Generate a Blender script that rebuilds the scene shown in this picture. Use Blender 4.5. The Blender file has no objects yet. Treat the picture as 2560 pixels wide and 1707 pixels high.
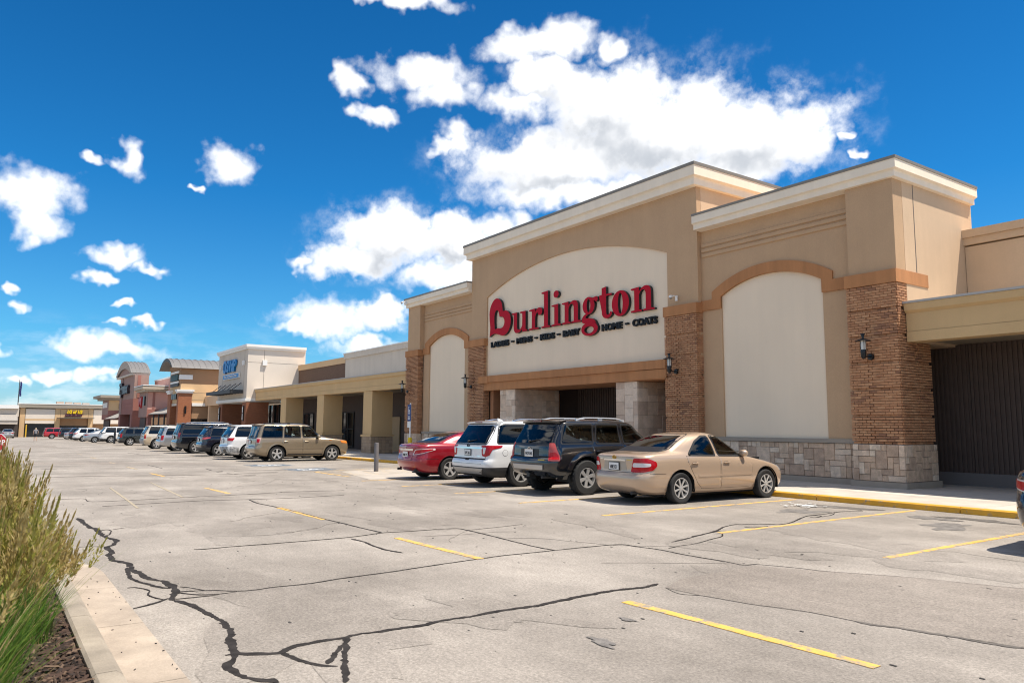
import bpy, bmesh, math, random
from mathutils import Vector, Matrix
from mathutils.bvhtree import BVHTree
from mathutils.geometry import tessellate_polygon
R = math.radians
rnd = random.Random(7)
scn = bpy.context.scene
COL = scn.collection

# ------------------------------------------------------------------ camera
cam_d = bpy.data.cameras.new('camera')
cam = bpy.data.objects.new('camera', cam_d); COL.objects.link(cam)
_y, _p, _r = R(55.1508), R(6.43868), R(-0.33558)
fw = Vector((-math.sin(_y)*math.cos(_p), math.cos(_y)*math.cos(_p), math.sin(_p)))
rt = Vector((math.cos(_y), math.sin(_y), 0)); dn = fw.cross(rt)
rt2 = rt*math.cos(_r)+dn*math.sin(_r); dn2 = dn*math.cos(_r)-rt*math.sin(_r)
cam.matrix_world = Matrix(((rt2.x, -dn2.x, -fw.x, 0), (rt2.y, -dn2.y, -fw.y, 0), (rt2.z, -dn2.z, -fw.z, 1.58), (0, 0, 0, 1)))
cam_d.sensor_width = 36; cam_d.lens = 26.4213; cam_d.clip_end = 4000; cam_d.clip_start = 0.05
cam_d.dof.use_dof = True; cam_d.dof.focus_distance = 19.0; cam_d.dof.aperture_fstop = 4.5
scn.camera = cam

# ------------------------------------------------------------------ sun, exposure
SUN = Vector((0.32, 0.30, 1.0)).normalized()
sun_d = bpy.data.lights.new('sun', 'SUN'); sun_d.energy = 4.5; sun_d.angle = R(0.53); sun_d.color = (1.0, 0.92, 0.81)
sun = bpy.data.objects.new('sun', sun_d); COL.objects.link(sun)
sun.rotation_euler = SUN.to_track_quat('Z', 'Y').to_euler()
vs = scn.view_settings
vs.view_transform = 'Standard'; vs.look = 'None'; vs.gamma = 1; vs.use_curve_mapping = False
vs.exposure = 0.60

scn.cycles.filter_width = 1.1; scn.cycles.max_bounces = 6; scn.cycles.diffuse_bounces = 3; scn.cycles.glossy_bounces = 3; scn.cycles.transmission_bounces = 4

# ------------------------------------------------------------------ sky with cumulus clouds
W = bpy.data.worlds.new('World'); scn.world = W; W.use_nodes = True
wt = W.node_tree; wt.nodes.clear()
def wn(t, **k):
    n = wt.nodes.new(t)
    for a, b in k.items(): setattr(n, a, b)
    return n
def wl(a, b): wt.links.new(a, b)
def wmath(op, a, b=None, c=None, clamp=False):
    n = wn('ShaderNodeMath', operation=op); n.use_clamp = clamp
    for i, v in enumerate((a, b, c)):
        if v is None: continue
        if isinstance(v, (int, float)): n.inputs[i].default_value = v
        else: wl(v, n.inputs[i])
    return n.outputs[0]
def wmap(v, a, b, c=0., d=1., it='SMOOTHSTEP'):
    n = wn('ShaderNodeMapRange', interpolation_type=it)
    wl(v, n.inputs[0])
    for i, x in enumerate((a, b, c, d)): n.inputs[i+1].default_value = x
    return n.outputs[0]
geo = wn('ShaderNodeTexCoord'); DIR = geo.outputs['Generated']
sky = wn('ShaderNodeTexSky', sky_type='NISHITA'); sky.sun_disc = False
sky.sun_elevation = math.asin(SUN.z); sky.sun_rotation = math.atan2(SUN.x, SUN.y)
sky.air_density = 1.0; sky.dust_density = 0.3; sky.ozone_density = 2.5; sky.altitude = 300
sep = wn('ShaderNodeSeparateXYZ'); wl(DIR, sep.inputs[0])
AZ = wmath('MULTIPLY', wmath('ARCTAN2', sep.outputs[0], sep.outputs[1]), 57.2958)
EL = wmath('MULTIPLY', wmath('ARCSINE', sep.outputs[2]), 57.2958)
# air colour: deeper towards the zenith, paler towards the horizon
tint = wn('ShaderNodeValToRGB'); wl(wmath('DIVIDE', EL, 60.0, clamp=True), tint.inputs[0])
te = tint.color_ramp.elements; te[0].position = 0.0; te[0].color = (.50, .72, .98, 1); te[1].position = 1.0; te[1].color = (.055, .40, .70, 1)
for ps, c in ((.10, (.25, .72, .98, 1)), (.28, (.09, .60, .96, 1)), (.55, (.05, .48, .82, 1))):
    e_ = te.new(ps); e_.color = c
hs = wn('ShaderNodeMix', data_type='RGBA', blend_type='MULTIPLY'); hs.inputs['Factor'].default_value = 1.0
wl(sky.outputs[0], hs.inputs['A']); wl(tint.outputs[0], hs.inputs['B'])
P0 = wn('ShaderNodeCombineXYZ'); wl(AZ, P0.inputs[0]); wl(EL, P0.inputs[1])
def wnoise(vec, scale, detail=5., rough=.55, out='Fac', off=0.0, dist=0.):
    n = wn('ShaderNodeTexNoise'); n.inputs['Scale'].default_value = scale; n.inputs['Detail'].default_value = detail
    n.inputs['Roughness'].default_value = rough; n.inputs['Distortion'].default_value = dist
    if off:
        m = wn('ShaderNodeVectorMath', operation='ADD'); m.inputs[1].default_value = (off, off*.7, off*.3); wl(vec, m.inputs[0]); vec = m.outputs[0]
    wl(vec, n.inputs['Vector']); return n.outputs[out]
def vop(op, a, b=None, c=None):
    n = wn('ShaderNodeVectorMath', operation=op)
    for i, v in enumerate((a, b, c)):
        if v is None: continue
        if isinstance(v, tuple): n.inputs[i].default_value = v
        else: wl(v, n.inputs[i])
    return n.outputs['Value' if op in ('LENGTH', 'DOT_PRODUCT') else 'Vector']
warp = vop('SUBTRACT', wnoise(DIR, 16., 3., .55, 'Color'), (.5, .5, .5))
warp2 = vop('SUBTRACT', wnoise(DIR, 52., 2., .5, 'Color', off=4.), (.5, .5, .5))
P = vop('MULTIPLY_ADD', warp2, (1.9, 1.5, 0.), vop('MULTIPLY_ADD', warp, (3.6, 2.6, 0.), P0.outputs[0]))
def blob_field(P, blobs):
    acc = None
    for (a, e, ra, re) in blobs:
        L = vop('LENGTH', vop('MULTIPLY_ADD', P, (1/ra, 1/re, 0.), (-a/ra, -e/re, 0.)))
        acc = L if acc is None else wmath('MINIMUM', acc, L)
    return wmath('SUBTRACT', 1.0, acc)
# cumulus puffs seen over the store: azimuth, elevation, half extents in degrees
CLOUDS = [(-51.33, 19.75, 8.96, 2.93), (-43.54, 21.76, 8.69, 4.32), (-37.11, 20.92, 6.84, 3.09), (-47.55, 23.79, 5.6, 3.63), (-52.7, 25.72, 3.05, 1.95), (-53.4, 28.11, 4.03, 1.07), (-50.96, 28.44, 2.3, 1.25), (-47.51, 27.46, 1.21, 0.95), (-55.12, 24.09, 3.05, 1.33), (-62.75, 25.93, 3.76, 1.29), (-61.01, 24.54, 3.21, 1.25), (-67.96, 25.1, 1.16, 1.02), (-65.98, 22.66, 1.61, 0.66), (-59.59, 22.02, 1.89, 1.08), (-60.59, 20.75, 0.94, 0.85), (-39.71, 18.58, 7.68, 2.09), (-33.48, 19.92, 3.01, 2.31), (-29.6, 18.97, 0.55, 0.35), (-30.39, 20.15, 0.56, 0.34), (-59.23, 21.11, 1.13, 1.36), (-49.97, 17.68, 8.52, 1.4), (-64.25, 30.43, 5.09, 0.6), (-64.48, 14.25, 5.44, 2.65), (-59.47, 14.26, 4.26, 2.21), (-67.05, 12.2, 3.91, 1.59), (-61.77, 11.59, 3.11, 1.29), (-70.87, 11.83, 1.17, 0.63), (-59.09, 11.66, 1.66, 1.44), (-56.77, 15.12, 2.24, 1.25), (-68.2, 7.95, 3.91, 1.35), (-65.32, 8.38, 2.57, 1.72), (-71.01, 7.36, 1.87, 0.63), (-65.9, 6.01, 3.36, 0.86), (-88.35, 14.65, 2.76, 1.44), (-87.98, 12.85, 1.72, 0.97), (-90.01, 14.64, 1.26, 0.94), (-76.22, 18.43, 2.17, 1.3), (-82.92, 17.93, 0.89, 1.18), (-85.15, 17.5, 0.68, 0.43), (-78.64, 16.68, 0.47, 0.3), (-83.55, 11.55, 2.3, 0.64), (-81.69, 10.92, 1.43, 0.45), (-84.98, 9.88, 0.78, 0.44), (-81.33, 6.81, 0.77, 0.33), (-83.23, 6.53, 0.8, 0.35), (-83.25, 7.77, 0.86, 0.3), (-85.0, 4.97, 1.79, 0.89), (-82.95, 4.9, 2.58, 0.77), (-88.61, 7.26, 0.67, 0.37), (-89.38, 8.35, 0.4, 0.33), (-89.36, 4.71, 0.5, 0.54), (-86.6, 2.83, 1.33, 0.43), (-84.75, 2.9, 1.24, 0.57), (-88.35, 2.41, 1.02, 0.36), (-83.49, 3.06, 0.85, 0.45)]
SHADES = [(-44.91, 19.69, 6.2, 2.72), (-39.35, 19.93, 5.24, 1.99), (-47.61, 17.61, 7.36, 1.39), (-34.69, 19.76, 2.66, 1.62), (-37.84, 17.67, 5.48, 1.17), (-52.7, 24.83, 3.05, 1.31), (-62.76, 11.4, 3.64, 1.08), (-60.49, 15.05, 4.07, 1.42), (-65.74, 11.94, 2.51, 1.07), (-66.59, 7.52, 4.24, 1.07), (-88.8, 14.16, 2.08, 0.9), (-87.96, 12.5, 1.58, 0.61), (-76.19, 17.69, 1.31, 0.52), (-83.97, 4.59, 2.81, 0.45), (-65.26, 5.93, 2.84, 0.65), (-61.34, 24.23, 2.64, 0.66)]
BIG = [c_ for c_ in CLOUDS if c_[3] > 1.45]; SMALL = [(c_[0], c_[1], c_[2]*1.45, c_[3]*1.45) for c_ in CLOUDS if c_[3] <= 1.45]
F = blob_field(P, BIG); FS = blob_field(P, SMALL)
n1 = wnoise(DIR, 17., 9., .60, off=3.1)
n2 = wnoise(DIR, 9., 4., .5, off=9.7)
dens = wmath('ADD', F, wmath('MULTIPLY', wmath('SUBTRACT', n1, .50), 1.5))
a1 = wmap(dens, -.03, 0.50)
wisp = wmath('MULTIPLY', wmap(dens, -.42, .25), wmap(wnoise(DIR, 38., 7., .62, off=31.), .40, .72))
a1 = wmath('MAXIMUM', a1, wmath('MULTIPLY', wisp, .30))
a1 = wmath('MAXIMUM', a1, wmath('MULTIPLY', wmap(wmath('ADD', FS, wmath('MULTIPLY', wmath('SUBTRACT', n1, .5), 1.5)), .10, .80), .96))
# fair-weather cumulus over the rest of the sky, unseen, thickened to whiten fill light
FD = vop('DOT_PRODUCT', DIR, (fw.x, fw.y, fw.z))
away = wmap(FD, .62, .74, 1., 0.)
g2 = wnoise(vop('MULTIPLY', DIR, (1., 1., 1.7)), 3.6, 6., .55, off=21.)
a2 = wmath('MULTIPLY', wmap(g2, .49, .60), away)
lowhaze = wmath('MULTIPLY', wmap(EL, -1., 7.5, 1., 0., 'LINEAR'), wmap(wnoise(vop('MULTIPLY', DIR, (1., 1., 3.2)), 15., 7., .6, off=5.), .42, .66))
a3 = wmath('MULTIPLY', lowhaze, .5)
alpha = wmath('MAXIMUM', wmath('MAXIMUM', a1, a2), a3)
alpha = wmath('MULTIPLY', alpha, wmap(EL, -2., 1., .0, 1.))
# undersides: where the cloud thickens upwards we look at its shaded base
up = wmath('SUBTRACT', blob_field(vop('ADD', P, (.5, 1.7, 0.)), BIG), F)
n3 = wnoise(DIR, 21., 6., .55, off=14.)
sh = wmath('MULTIPLY', wmap(wmath('ADD', up, wmath('MULTIPLY', wmath('SUBTRACT', n3, .5), 1.0)), -.40, .55), wmap(dens, .16, .62))
sh2 = wmath('MULTIPLY', wmath('POWER', sh, .75), .85)
cmix = wn('ShaderNodeMix', data_type='RGBA'); wl(sh2, cmix.inputs['Factor'])
cmix.inputs['A'].default_value = (1.0, 1.0, 1.0, 1); cmix.inputs['B'].default_value = (.36, .395, .45, 1)
bg1 = wn('ShaderNodeBackground'); wl(hs.outputs['Result'], bg1.inputs[0]); bg1.inputs[1].default_value = 0.095
bg2 = wn('ShaderNodeBackground'); wl(cmix.outputs['Result'], bg2.inputs[0]); bg2.inputs[1].default_value = 0.88
mx = wn('ShaderNodeMixShader'); wl(alpha, mx.inputs[0]); wl(bg1.outputs[0], mx.inputs[1]); wl(bg2.outputs[0], mx.inputs[2])
wo = wn('ShaderNodeOutputWorld'); wl(mx.outputs[0], wo.inputs[0])
W.cycles.sampling_method = 'MANUAL'; W.cycles.sample_map_resolution = 512

# ------------------------------------------------------------------ materials
MATS = {}
def mat(name, col=(.5, .5, .5), rough=.8, streak=0., var=0., scale=6., bump=0., bscale=60., metal=0., coat=0., col2=None, spec=.5,
        stretch=(1, 1, 1), detail=4., fine=0., fscale=120., emit=None, rnd_obj=0., isl=0., trans=0.):
    if name in MATS: return MATS[name]
    m = bpy.data.materials.new(name); m.use_nodes = True; MATS[name] = m
    nt = m.node_tree; b = nt.nodes['Principled BSDF']
    b.inputs['Base Color'].default_value = (*col, 1); b.inputs['Roughness'].default_value = rough
    b.inputs['Metallic'].default_value = metal; b.inputs['Coat Weight'].default_value = coat
    b.inputs['Coat Roughness'].default_value = .04; b.inputs['Specular IOR Level'].default_value = spec
    if trans: b.inputs['Transmission Weight'].default_value = trans
    if emit: b.inputs['Emission Color'].default_value = (*emit[0], 1); b.inputs['Emission Strength'].default_value = emit[1]
    N, L = nt.nodes, nt.links
    vec = None
    if var or bump or fine or streak:
        tc = N.new('ShaderNodeTexCoord'); mp = N.new('ShaderNodeMapping'); mp.inputs['Scale'].default_value = stretch
        g = N.new('ShaderNodeNewGeometry'); L.new(g.outputs['Position'], mp.inputs[0]); vec = mp.outputs[0]
    colsock = None
    if var:
        n = N.new('ShaderNodeTexNoise'); n.inputs['Scale'].default_value = scale; n.inputs['Detail'].default_value = detail; n.inputs['Roughness'].default_value = .6
        L.new(vec, n.inputs['Vector'])
        r = N.new('ShaderNodeMapRange'); r.inputs[1].default_value = .3; r.inputs[2].default_value = .7; L.new(n.outputs['Fac'], r.inputs[0])
        mxn = N.new('ShaderNodeMix'); mxn.data_type = 'RGBA'; L.new(r.outputs[0], mxn.inputs['Factor'])
        c2 = col2 if col2 else tuple(c*(1+var) for c in col); c1 = tuple(c*(1-var) for c in col) if not col2 else col
        mxn.inputs['A'].default_value = (*c1, 1); mxn.inputs['B'].default_value = (*c2, 1); colsock = mxn.outputs['Result']
    if fine:
        n = N.new('ShaderNodeTexNoise'); n.inputs['Scale'].default_value = fscale; n.inputs['Detail'].default_value = 3.
        g2 = N.new('ShaderNodeNewGeometry'); L.new(g2.outputs['Position'], n.inputs['Vector'])
        r = N.new('ShaderNodeMapRange'); r.inputs[1].default_value = .3; r.inputs[2].default_value = .7; r.inputs[3].default_value = 1-fine; r.inputs[4].default_value = 1+fine
        L.new(n.outputs['Fac'], r.inputs[0])
        v = N.new('ShaderNodeVectorMath'); v.operation = 'SCALE'
        if colsock: L.new(colsock, v.inputs[0])
        else: v.inputs[0].default_value = col
        L.new(r.outputs[0], v.inputs['Scale']); colsock = v.outputs[0]
    if streak:
        n = N.new('ShaderNodeTexNoise'); n.inputs['Scale'].default_value = 1.; n.inputs['Detail'].default_value = 6.; n.inputs['Roughness'].default_value = .65
        mp2 = N.new('ShaderNodeMapping'); mp2.inputs['Scale'].default_value = (3.2, 3.2, .16); g3 = N.new('ShaderNodeNewGeometry'); L.new(g3.outputs['Position'], mp2.inputs[0]); L.new(mp2.outputs[0], n.inputs['Vector'])
        r = N.new('ShaderNodeMapRange'); r.inputs[1].default_value = .38; r.inputs[2].default_value = .72; r.inputs[3].default_value = 1+streak*.35; r.inputs[4].default_value = 1-streak
        L.new(n.outputs['Fac'], r.inputs[0]); v = N.new('ShaderNodeVectorMath'); v.operation = 'SCALE'
        if colsock: L.new(colsock, v.inputs[0])
        else: v.inputs[0].default_value = col
        L.new(r.outputs[0], v.inputs['Scale']); colsock = v.outputs[0]
    if rnd_obj or isl:
        if isl: q = N.new('ShaderNodeNewGeometry'); src = q.outputs['Random Per Island']; amt = isl
        else: q = N.new('ShaderNodeObjectInfo'); src = q.outputs['Random']; amt = rnd_obj
        r = N.new('ShaderNodeMapRange'); r.inputs[3].default_value = 1-amt; r.inputs[4].default_value = 1+amt; L.new(src, r.inputs[0])
        v = N.new('ShaderNodeVectorMath'); v.operation = 'SCALE'
        if colsock: L.new(colsock, v.inputs[0])
        else: v.inputs[0].default_value = col
        L.new(r.outputs[0], v.inputs['Scale']); colsock = v.outputs[0]
    if colsock: L.new(colsock, b.inputs['Base Color'])
    if bump:
        n = N.new('ShaderNodeTexNoise'); n.inputs['Scale'].default_value = bscale; n.inputs['Detail'].default_value = 5.; L.new(vec, n.inputs['Vector'])
        bp = N.new('ShaderNodeBump'); bp.inputs['Strength'].default_value = min(1., bump); bp.inputs['Distance'].default_value = .01*max(1., bump)
        L.new(n.outputs['Fac'], bp.inputs['Height']); L.new(bp.outputs[0], b.inputs['Normal'])
    return m

# ------------------------------------------------------------------ mesh helpers
class MB:
    def __init__(s): s.v = []; s.f = []; s.m = []
    def add(s, vs, fs, m=0):
        o = len(s.v); s.v += [tuple(v) for v in vs]; s.f += [tuple(i+o for i in f) for f in fs]; s.m += [m]*len(fs)
    def box(s, x0, x1, y0, y1, z0, z1, m=0):
        if x0 > x1: x0, x1 = x1, x0
        if y0 > y1: y0, y1 = y1, y0
        if z0 > z1: z0, z1 = z1, z0
        s.add([(x0, y0, z0), (x1, y0, z0), (x1, y1, z0), (x0, y1, z0), (x0, y0, z1), (x1, y0, z1), (x1, y1, z1), (x0, y1, z1)],
              [(0, 3, 2, 1), (4, 5, 6, 7), (0, 1, 5, 4), (1, 2, 6, 5), (2, 3, 7, 6), (3, 0, 4, 7)], m)
    def cyl(s, p0, p1, r0, r1=None, n=12, m=0, caps=True):
        p0, p1 = Vector(p0), Vector(p1); r1 = r0 if r1 is None else r1
        d = (p1-p0).normalized(); a = d.orthogonal().normalized(); b = d.cross(a)
        vs = []
        for p, r in ((p0, r0), (p1, r1)):
            for i in range(n):
                t = 2*math.pi*i/n; vs.append(p+(a*math.cos(t)+b*math.sin(t))*r)
        fs = [(i, (i+1) % n, n+(i+1) % n, n+i) for i in range(n)]
        if caps: fs += [tuple(range(n-1, -1, -1)), tuple(range(n, 2*n))]
        s.add(vs, fs, m)
    def lathe(s, prof, c=(0, 0, 0), n=20, m=0, axis='z'):
        vs = []
        for r, h in prof:
            for i in range(n):
                t = 2*math.pi*i/n; x, y = r*math.cos(t), r*math.sin(t)
                vs.append({'z': (x, y, h), 'y': (x, h, y), 'x': (h, x, y)}[axis])
        vs = [(v[0]+c[0], v[1]+c[1], v[2]+c[2]) for v in vs]
        fs = []
        for k in range(len(prof)-1):
            for i in range(n):
                j = (i+1) % n; fs.append((k*n+i, k*n+j, (k+1)*n+j, (k+1)*n+i))
        s.add(vs, fs, m)
    def prism(s, outline, holes, to3, d0, d1, mf=0, ms=1, back=True):
        """extrude a 2-D outline (with holes); to3(u, v, d) -> xyz; d0 is the visible front"""
        loops = [outline]+list(holes)
        flat = [p for l in loops for p in l]
        tris = tessellate_polygon([[Vector((p[0], p[1], 0)) for p in l] for l in loops])
        n = len(flat)
        s.add([to3(p[0], p[1], d0) for p in flat], [tuple(t) for t in tris], mf)
        if back: s.add([to3(p[0], p[1], d1) for p in flat], [tuple(reversed(t)) for t in tris], ms)
        for l in loops:
            k = len(l)
            s.add([to3(p[0], p[1], d0) for p in l]+[to3(p[0], p[1], d1) for p in l],
                  [(i, (i+1) % k, k+(i+1) % k, k+i) for i in range(k)], ms)
    def mesh(s, name, mats, smooth=None, fix=True):
        me = bpy.data.meshes.new(name); me.from_pydata(s.v, [], s.f)
        for m in (mats if isinstance(mats, (list, tuple)) else [mats]): me.materials.append(m)
        if any(s.m): me.polygons.foreach_set('material_index', s.m)
        if fix:
            bm = bmesh.new(); bm.from_mesh(me); bmesh.ops.recalc_face_normals(bm, faces=bm.faces); bm.to_mesh(me); bm.free()
        if smooth is not None:
            me.shade_smooth()
            if smooth < 179: me.set_sharp_from_angle(angle=R(smooth))
        me.update(); return me
    def build(s, name, mats, parent=None, smooth=None, fix=True, **k):
        return obj(name, s.mesh(name, mats, smooth, fix), parent, **k)
def tag(o, label=None, cat=None, group=None, kind=None):
    if label: o['label'] = label
    if cat: o['category'] = cat
    if group: o['group'] = group
    if kind: o['kind'] = kind
    return o
def obj(name, data, parent=None, label=None, cat=None, group=None, kind=None, local=False, loc=None):
    o = bpy.data.objects.new(name, data); COL.objects.link(o)
    if loc: o.location = loc
    if parent:
        o.parent = parent
        if not local and parent.type == 'EMPTY': o.matrix_parent_inverse = Matrix.Translation(-root_loc(parent))
    return tag(o, label, cat, group, kind)
def root_loc(p):
    v = Vector((0, 0, 0))
    while p is not None:
        if p.type == 'EMPTY' and p.parent is None: v = p.location.copy()
        p = p.parent
    return v
def thing(name, label, cat, loc=(0, 0, 0), group=None, rz=0.):
    o = bpy.data.objects.new(name, None); COL.objects.link(o); o.location = loc; o.rotation_euler = (0, 0, rz)
    o.empty_display_size = .2
    return tag(o, label, cat, group)
def boxpart(name, m, parent, *b, **k):
    mb = MB(); mb.box(*b); return mb.build(name, m, parent, **k)
def gz(x): return min(0., .0062*(x+15)) if x > -180 else .0062*(-165)
def text_mesh(name, s, size, depth, m, align='CENTER', bold=0., sx=1., shear=0.):
    c = bpy.data.curves.new(name, 'FONT'); c.body = s; c.size = size; c.extrude = depth/2; c.align_x = align; c.align_y = 'BOTTOM_BASELINE'
    c.offset = bold; c.shear = shear; c.resolution_u = 3
    o = bpy.data.objects.new(name, c); COL.objects.link(o)
    dg = bpy.context.evaluated_depsgraph_get()
    me = bpy.data.meshes.new_from_object(o.evaluated_get(dg)); me.name = name
    bpy.data.objects.remove(o)
    for v in me.vertices: v.co.x *= sx
    me.materials.clear()
    for mm in (m if isinstance(m, (list, tuple)) else [m]): me.materials.append(mm)
    return me
def reframe(me, o, u, v):
    """send a text mesh (x right, y up, z out) to world axes u, v"""
    w = Vector(u).cross(Vector(v)); u, v, o = Vector(u), Vector(v), Vector(o)
    for q in me.vertices: q.co = o+u*q.co.x+v*q.co.y+w*q.co.z
    return me

# ------------------------------------------------------------------ ground: old sun-bleached asphalt
def asphalt_mat(name, c1, c2, speck=.22):
    m = bpy.data.materials.new(name); m.use_nodes = True; nt = m.node_tree; N, L = nt.nodes, nt.links; b = N['Principled BSDF']
    b.inputs['Roughness'].default_value = .9; b.inputs['Specular IOR Level'].default_value = .25
    g = N.new('ShaderNodeNewGeometry'); P = g.outputs['Position']
    def noise(s, d=4., r=.6, st=None):
        n = N.new('ShaderNodeTexNoise'); n.inputs['Scale'].default_value = s; n.inputs['Detail'].default_value = d; n.inputs['Roughness'].default_value = r
        if st:
            mp = N.new('ShaderNodeMapping'); mp.inputs['Scale'].default_value = st; L.new(P, mp.inputs[0]); L.new(mp.outputs[0], n.inputs['Vector'])
        else: L.new(P, n.inputs['Vector'])
        return n.outputs['Fac']
    def rng(v, a, b_, c, d):
        r = N.new('ShaderNodeMapRange'); L.new(v, r.inputs[0])
        for i, x in enumerate((a, b_, c, d)): r.inputs[i+1].default_value = x
        return r.outputs[0]
    def mul(a, b_):
        n = N.new('ShaderNodeMath'); n.operation = 'MULTIPLY'; L.new(a, n.inputs[0]); L.new(b_, n.inputs[1]); return n.outputs[0]
    mixn = N.new('ShaderNodeMix'); mixn.data_type = 'RGBA'; L.new(rng(noise(.33, 6., .62), .32, .68, 0, 1), mixn.inputs['Factor'])
    mixn.inputs['A'].default_value = (*c1, 1); mixn.inputs['B'].default_value = (*c2, 1)
    f = mul(mul(rng(noise(75., 2., .7), .28, .72, 1-speck, 1+speck), rng(noise(36., 3., .75), .32, .68, 1-speck*1.25, 1+speck*1.25)), rng(noise(5., 5., .65), .3, .7, .90, 1.08))
    f = mul(f, rng(noise(.9, 4., .6, (.35, 1.4, 1)), .3, .7, 0.88, 1.10))          # traffic wear along the lane
    dark = rng(noise(7., 2., .5), .745, .77, 1., .66)                              # small dark spots of gum and oil
    f = mul(f, dark)
    f = mul(f, rng(noise(230., 1., .5), .62, .75, 1., .72))
    v = N.new('ShaderNodeVectorMath'); v.operation = 'SCALE'; L.new(mixn.outputs['Result'], v.inputs[0]); L.new(f, v.inputs['Scale'])
    L.new(v.outputs[0], b.inputs['Base Color'])
    bp = N.new('ShaderNodeBump'); bp.inputs['Strength'].default_value = .35; bp.inputs['Distance'].default_value = .006
    L.new(noise(110., 3., .7), bp.inputs['Height']); L.new(bp.outputs[0], b.inputs['Normal'])
    return m
M_ASPH = asphalt_mat('asphalt_bleached', (.208, .184, .158), (.360, .322, .280))
M_ASPH2 = asphalt_mat('asphalt_patch', (.205, .177, .151), (.290, .254, .218))
M_ASPHW = asphalt_mat('asphalt_worn', (.192, .169, .145), (.325, .290, .252))
M_TAR = mat('tar_seal', (.034, .030, .028), .9, var=.4, scale=9., spec=.12)
M_CONC = mat('concrete', (.50, .45, .385), .85, var=.13, scale=1.3, fine=.06, fscale=60.)
M_CONC_W = mat('concrete_warm', (.385, .315, .245), .85, var=.22, scale=2.2, fine=.08, fscale=70., bump=.3, bscale=80.)
def paint_mat(name, c, wear=.5):
    m = mat(name, c, .7, var=.12, scale=3.)
    N, L = m.node_tree.nodes, m.node_tree.links; b = N['Principled BSDF']
    g = N.new('ShaderNodeNewGeometry'); n = N.new('ShaderNodeTexNoise'); n.inputs['Scale'].default_value = 5.; n.inputs['Detail'].default_value = 9.; n.inputs['Roughness'].default_value = .78
    L.new(g.outputs['Position'], n.inputs['Vector'])
    r = N.new('ShaderNodeMapRange'); L.new(n.outputs['Fac'], r.inputs[0]); r.inputs[1].default_value = wear-.05; r.inputs[2].default_value = wear+.05; r.inputs[3].default_value = 0; r.inputs[4].default_value = 1
    src = b.inputs['Base Color'].links[0].from_socket
    mx_ = N.new('ShaderNodeMix'); mx_.data_type = 'RGBA'; L.new(r.outputs[0], mx_.inputs['Factor']); L.new(src, mx_.inputs['A']); mx_.inputs['B'].default_value = (.27, .24, .20, 1)
    L.new(mx_.outputs['Result'], b.inputs['Base Color']); return m
M_YEL = paint_mat('yellow_paint', (.72, .42, .085), .535)
M_YELF = paint_mat('yellow_paint_faded', (.50, .35, .17), .50)
M_KERBY = paint_mat('kerb_yellow', (.70, .36, .03), .585)
M_BLUEP = paint_mat('blue_paint', (.07, .115, .165), .52)
M_WHP = paint_mat('white_paint', (.72, .72, .70), .6)

xs = [500, 60, 10, -5, -15, -60, -120, -180, -400, -1500]
mb = MB()
vsg = [(x, y, gz(x)) for x in xs for y in (-900, 900)]
mb.add(vsg, [(2*i, 2*i+1, 2*i+3, 2*i+2) for i in range(len(xs)-1)])
gr = mb.build('ground', M_ASPH, kind='structure')

def ribbon(mb, pts, w, h, seed=0, jag=.35, sub=.16, taper=True):
    """a thin poured strip following pts (x, y) on the ground, with an uneven edge and a few mm of thickness"""
    rr = random.Random(seed); P = []; V_ = [Vector(q) for q in pts]; N_ = len(V_)
    for i in range(N_-1):
        a, b = V_[i], V_[i+1]; d = (b-a).length; n = max(1, min(60, int(d/sub))); m0 = (b-V_[i-1])*.5 if i else b-a; m1 = (V_[i+2]-a)*.5 if i+2 < N_ else b-a
        lim = d*1.2
        if m0.length > lim: m0 = m0.normalized()*lim
        if m1.length > lim: m1 = m1.normalized()*lim
        for k in range(n):
            t = k/n; t2, t3 = t*t, t*t*t; P.append(a*(2*t3-3*t2+1)+m0*(t3-2*t2+t)+b*(-2*t3+3*t2)+m1*(t3-t2))
    P.append(V_[-1])
    if N_ > 2:
        for i in range(1, len(P)-1): P[i] = P[i]+Vector((rr.uniform(-1, 1), rr.uniform(-1, 1)))*w*.12
    L_, R_ = [], []
    for i, p in enumerate(P):
        t = (P[min(i+1, len(P)-1)]-P[max(i-1, 0)])
        t = t.normalized() if t.length > 1e-6 else Vector((1, 0)); nrm = Vector((-t.y, t.x))
        e = min(1., min(i, len(P)-1-i)/2+.25) if taper else 1.
        if i == 0: wa = wb_ = 1.
        wa = wa*.6+.4*(1+rr.uniform(-jag, jag)*1.9); wb_ = wb_*.6+.4*(1+rr.uniform(-jag, jag)*1.9)
        L_.append(p+nrm*w*.5*e*wa); R_.append(p-nrm*w*.5*e*wb_)
    n = len(P)
    top = [(q.x, q.y, gz(q.x)+h) for q in L_]+[(q.x, q.y, gz(q.x)+h) for q in R_]
    low = [(q.x, q.y, gz(q.x)-.002) for q in L_]+[(q.x, q.y, gz(q.x)-.002) for q in R_]
    fs = [(i, i+1, n+i+1, n+i) for i in range(n-1)]
    fs += [(i, 2*n+i, 2*n+i+1, i+1) for i in range(n-1)]+[(n+i, n+i+1, 3*n+i+1, 3*n+i) for i in range(n-1)]
    mb.add(top+low, fs)
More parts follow.
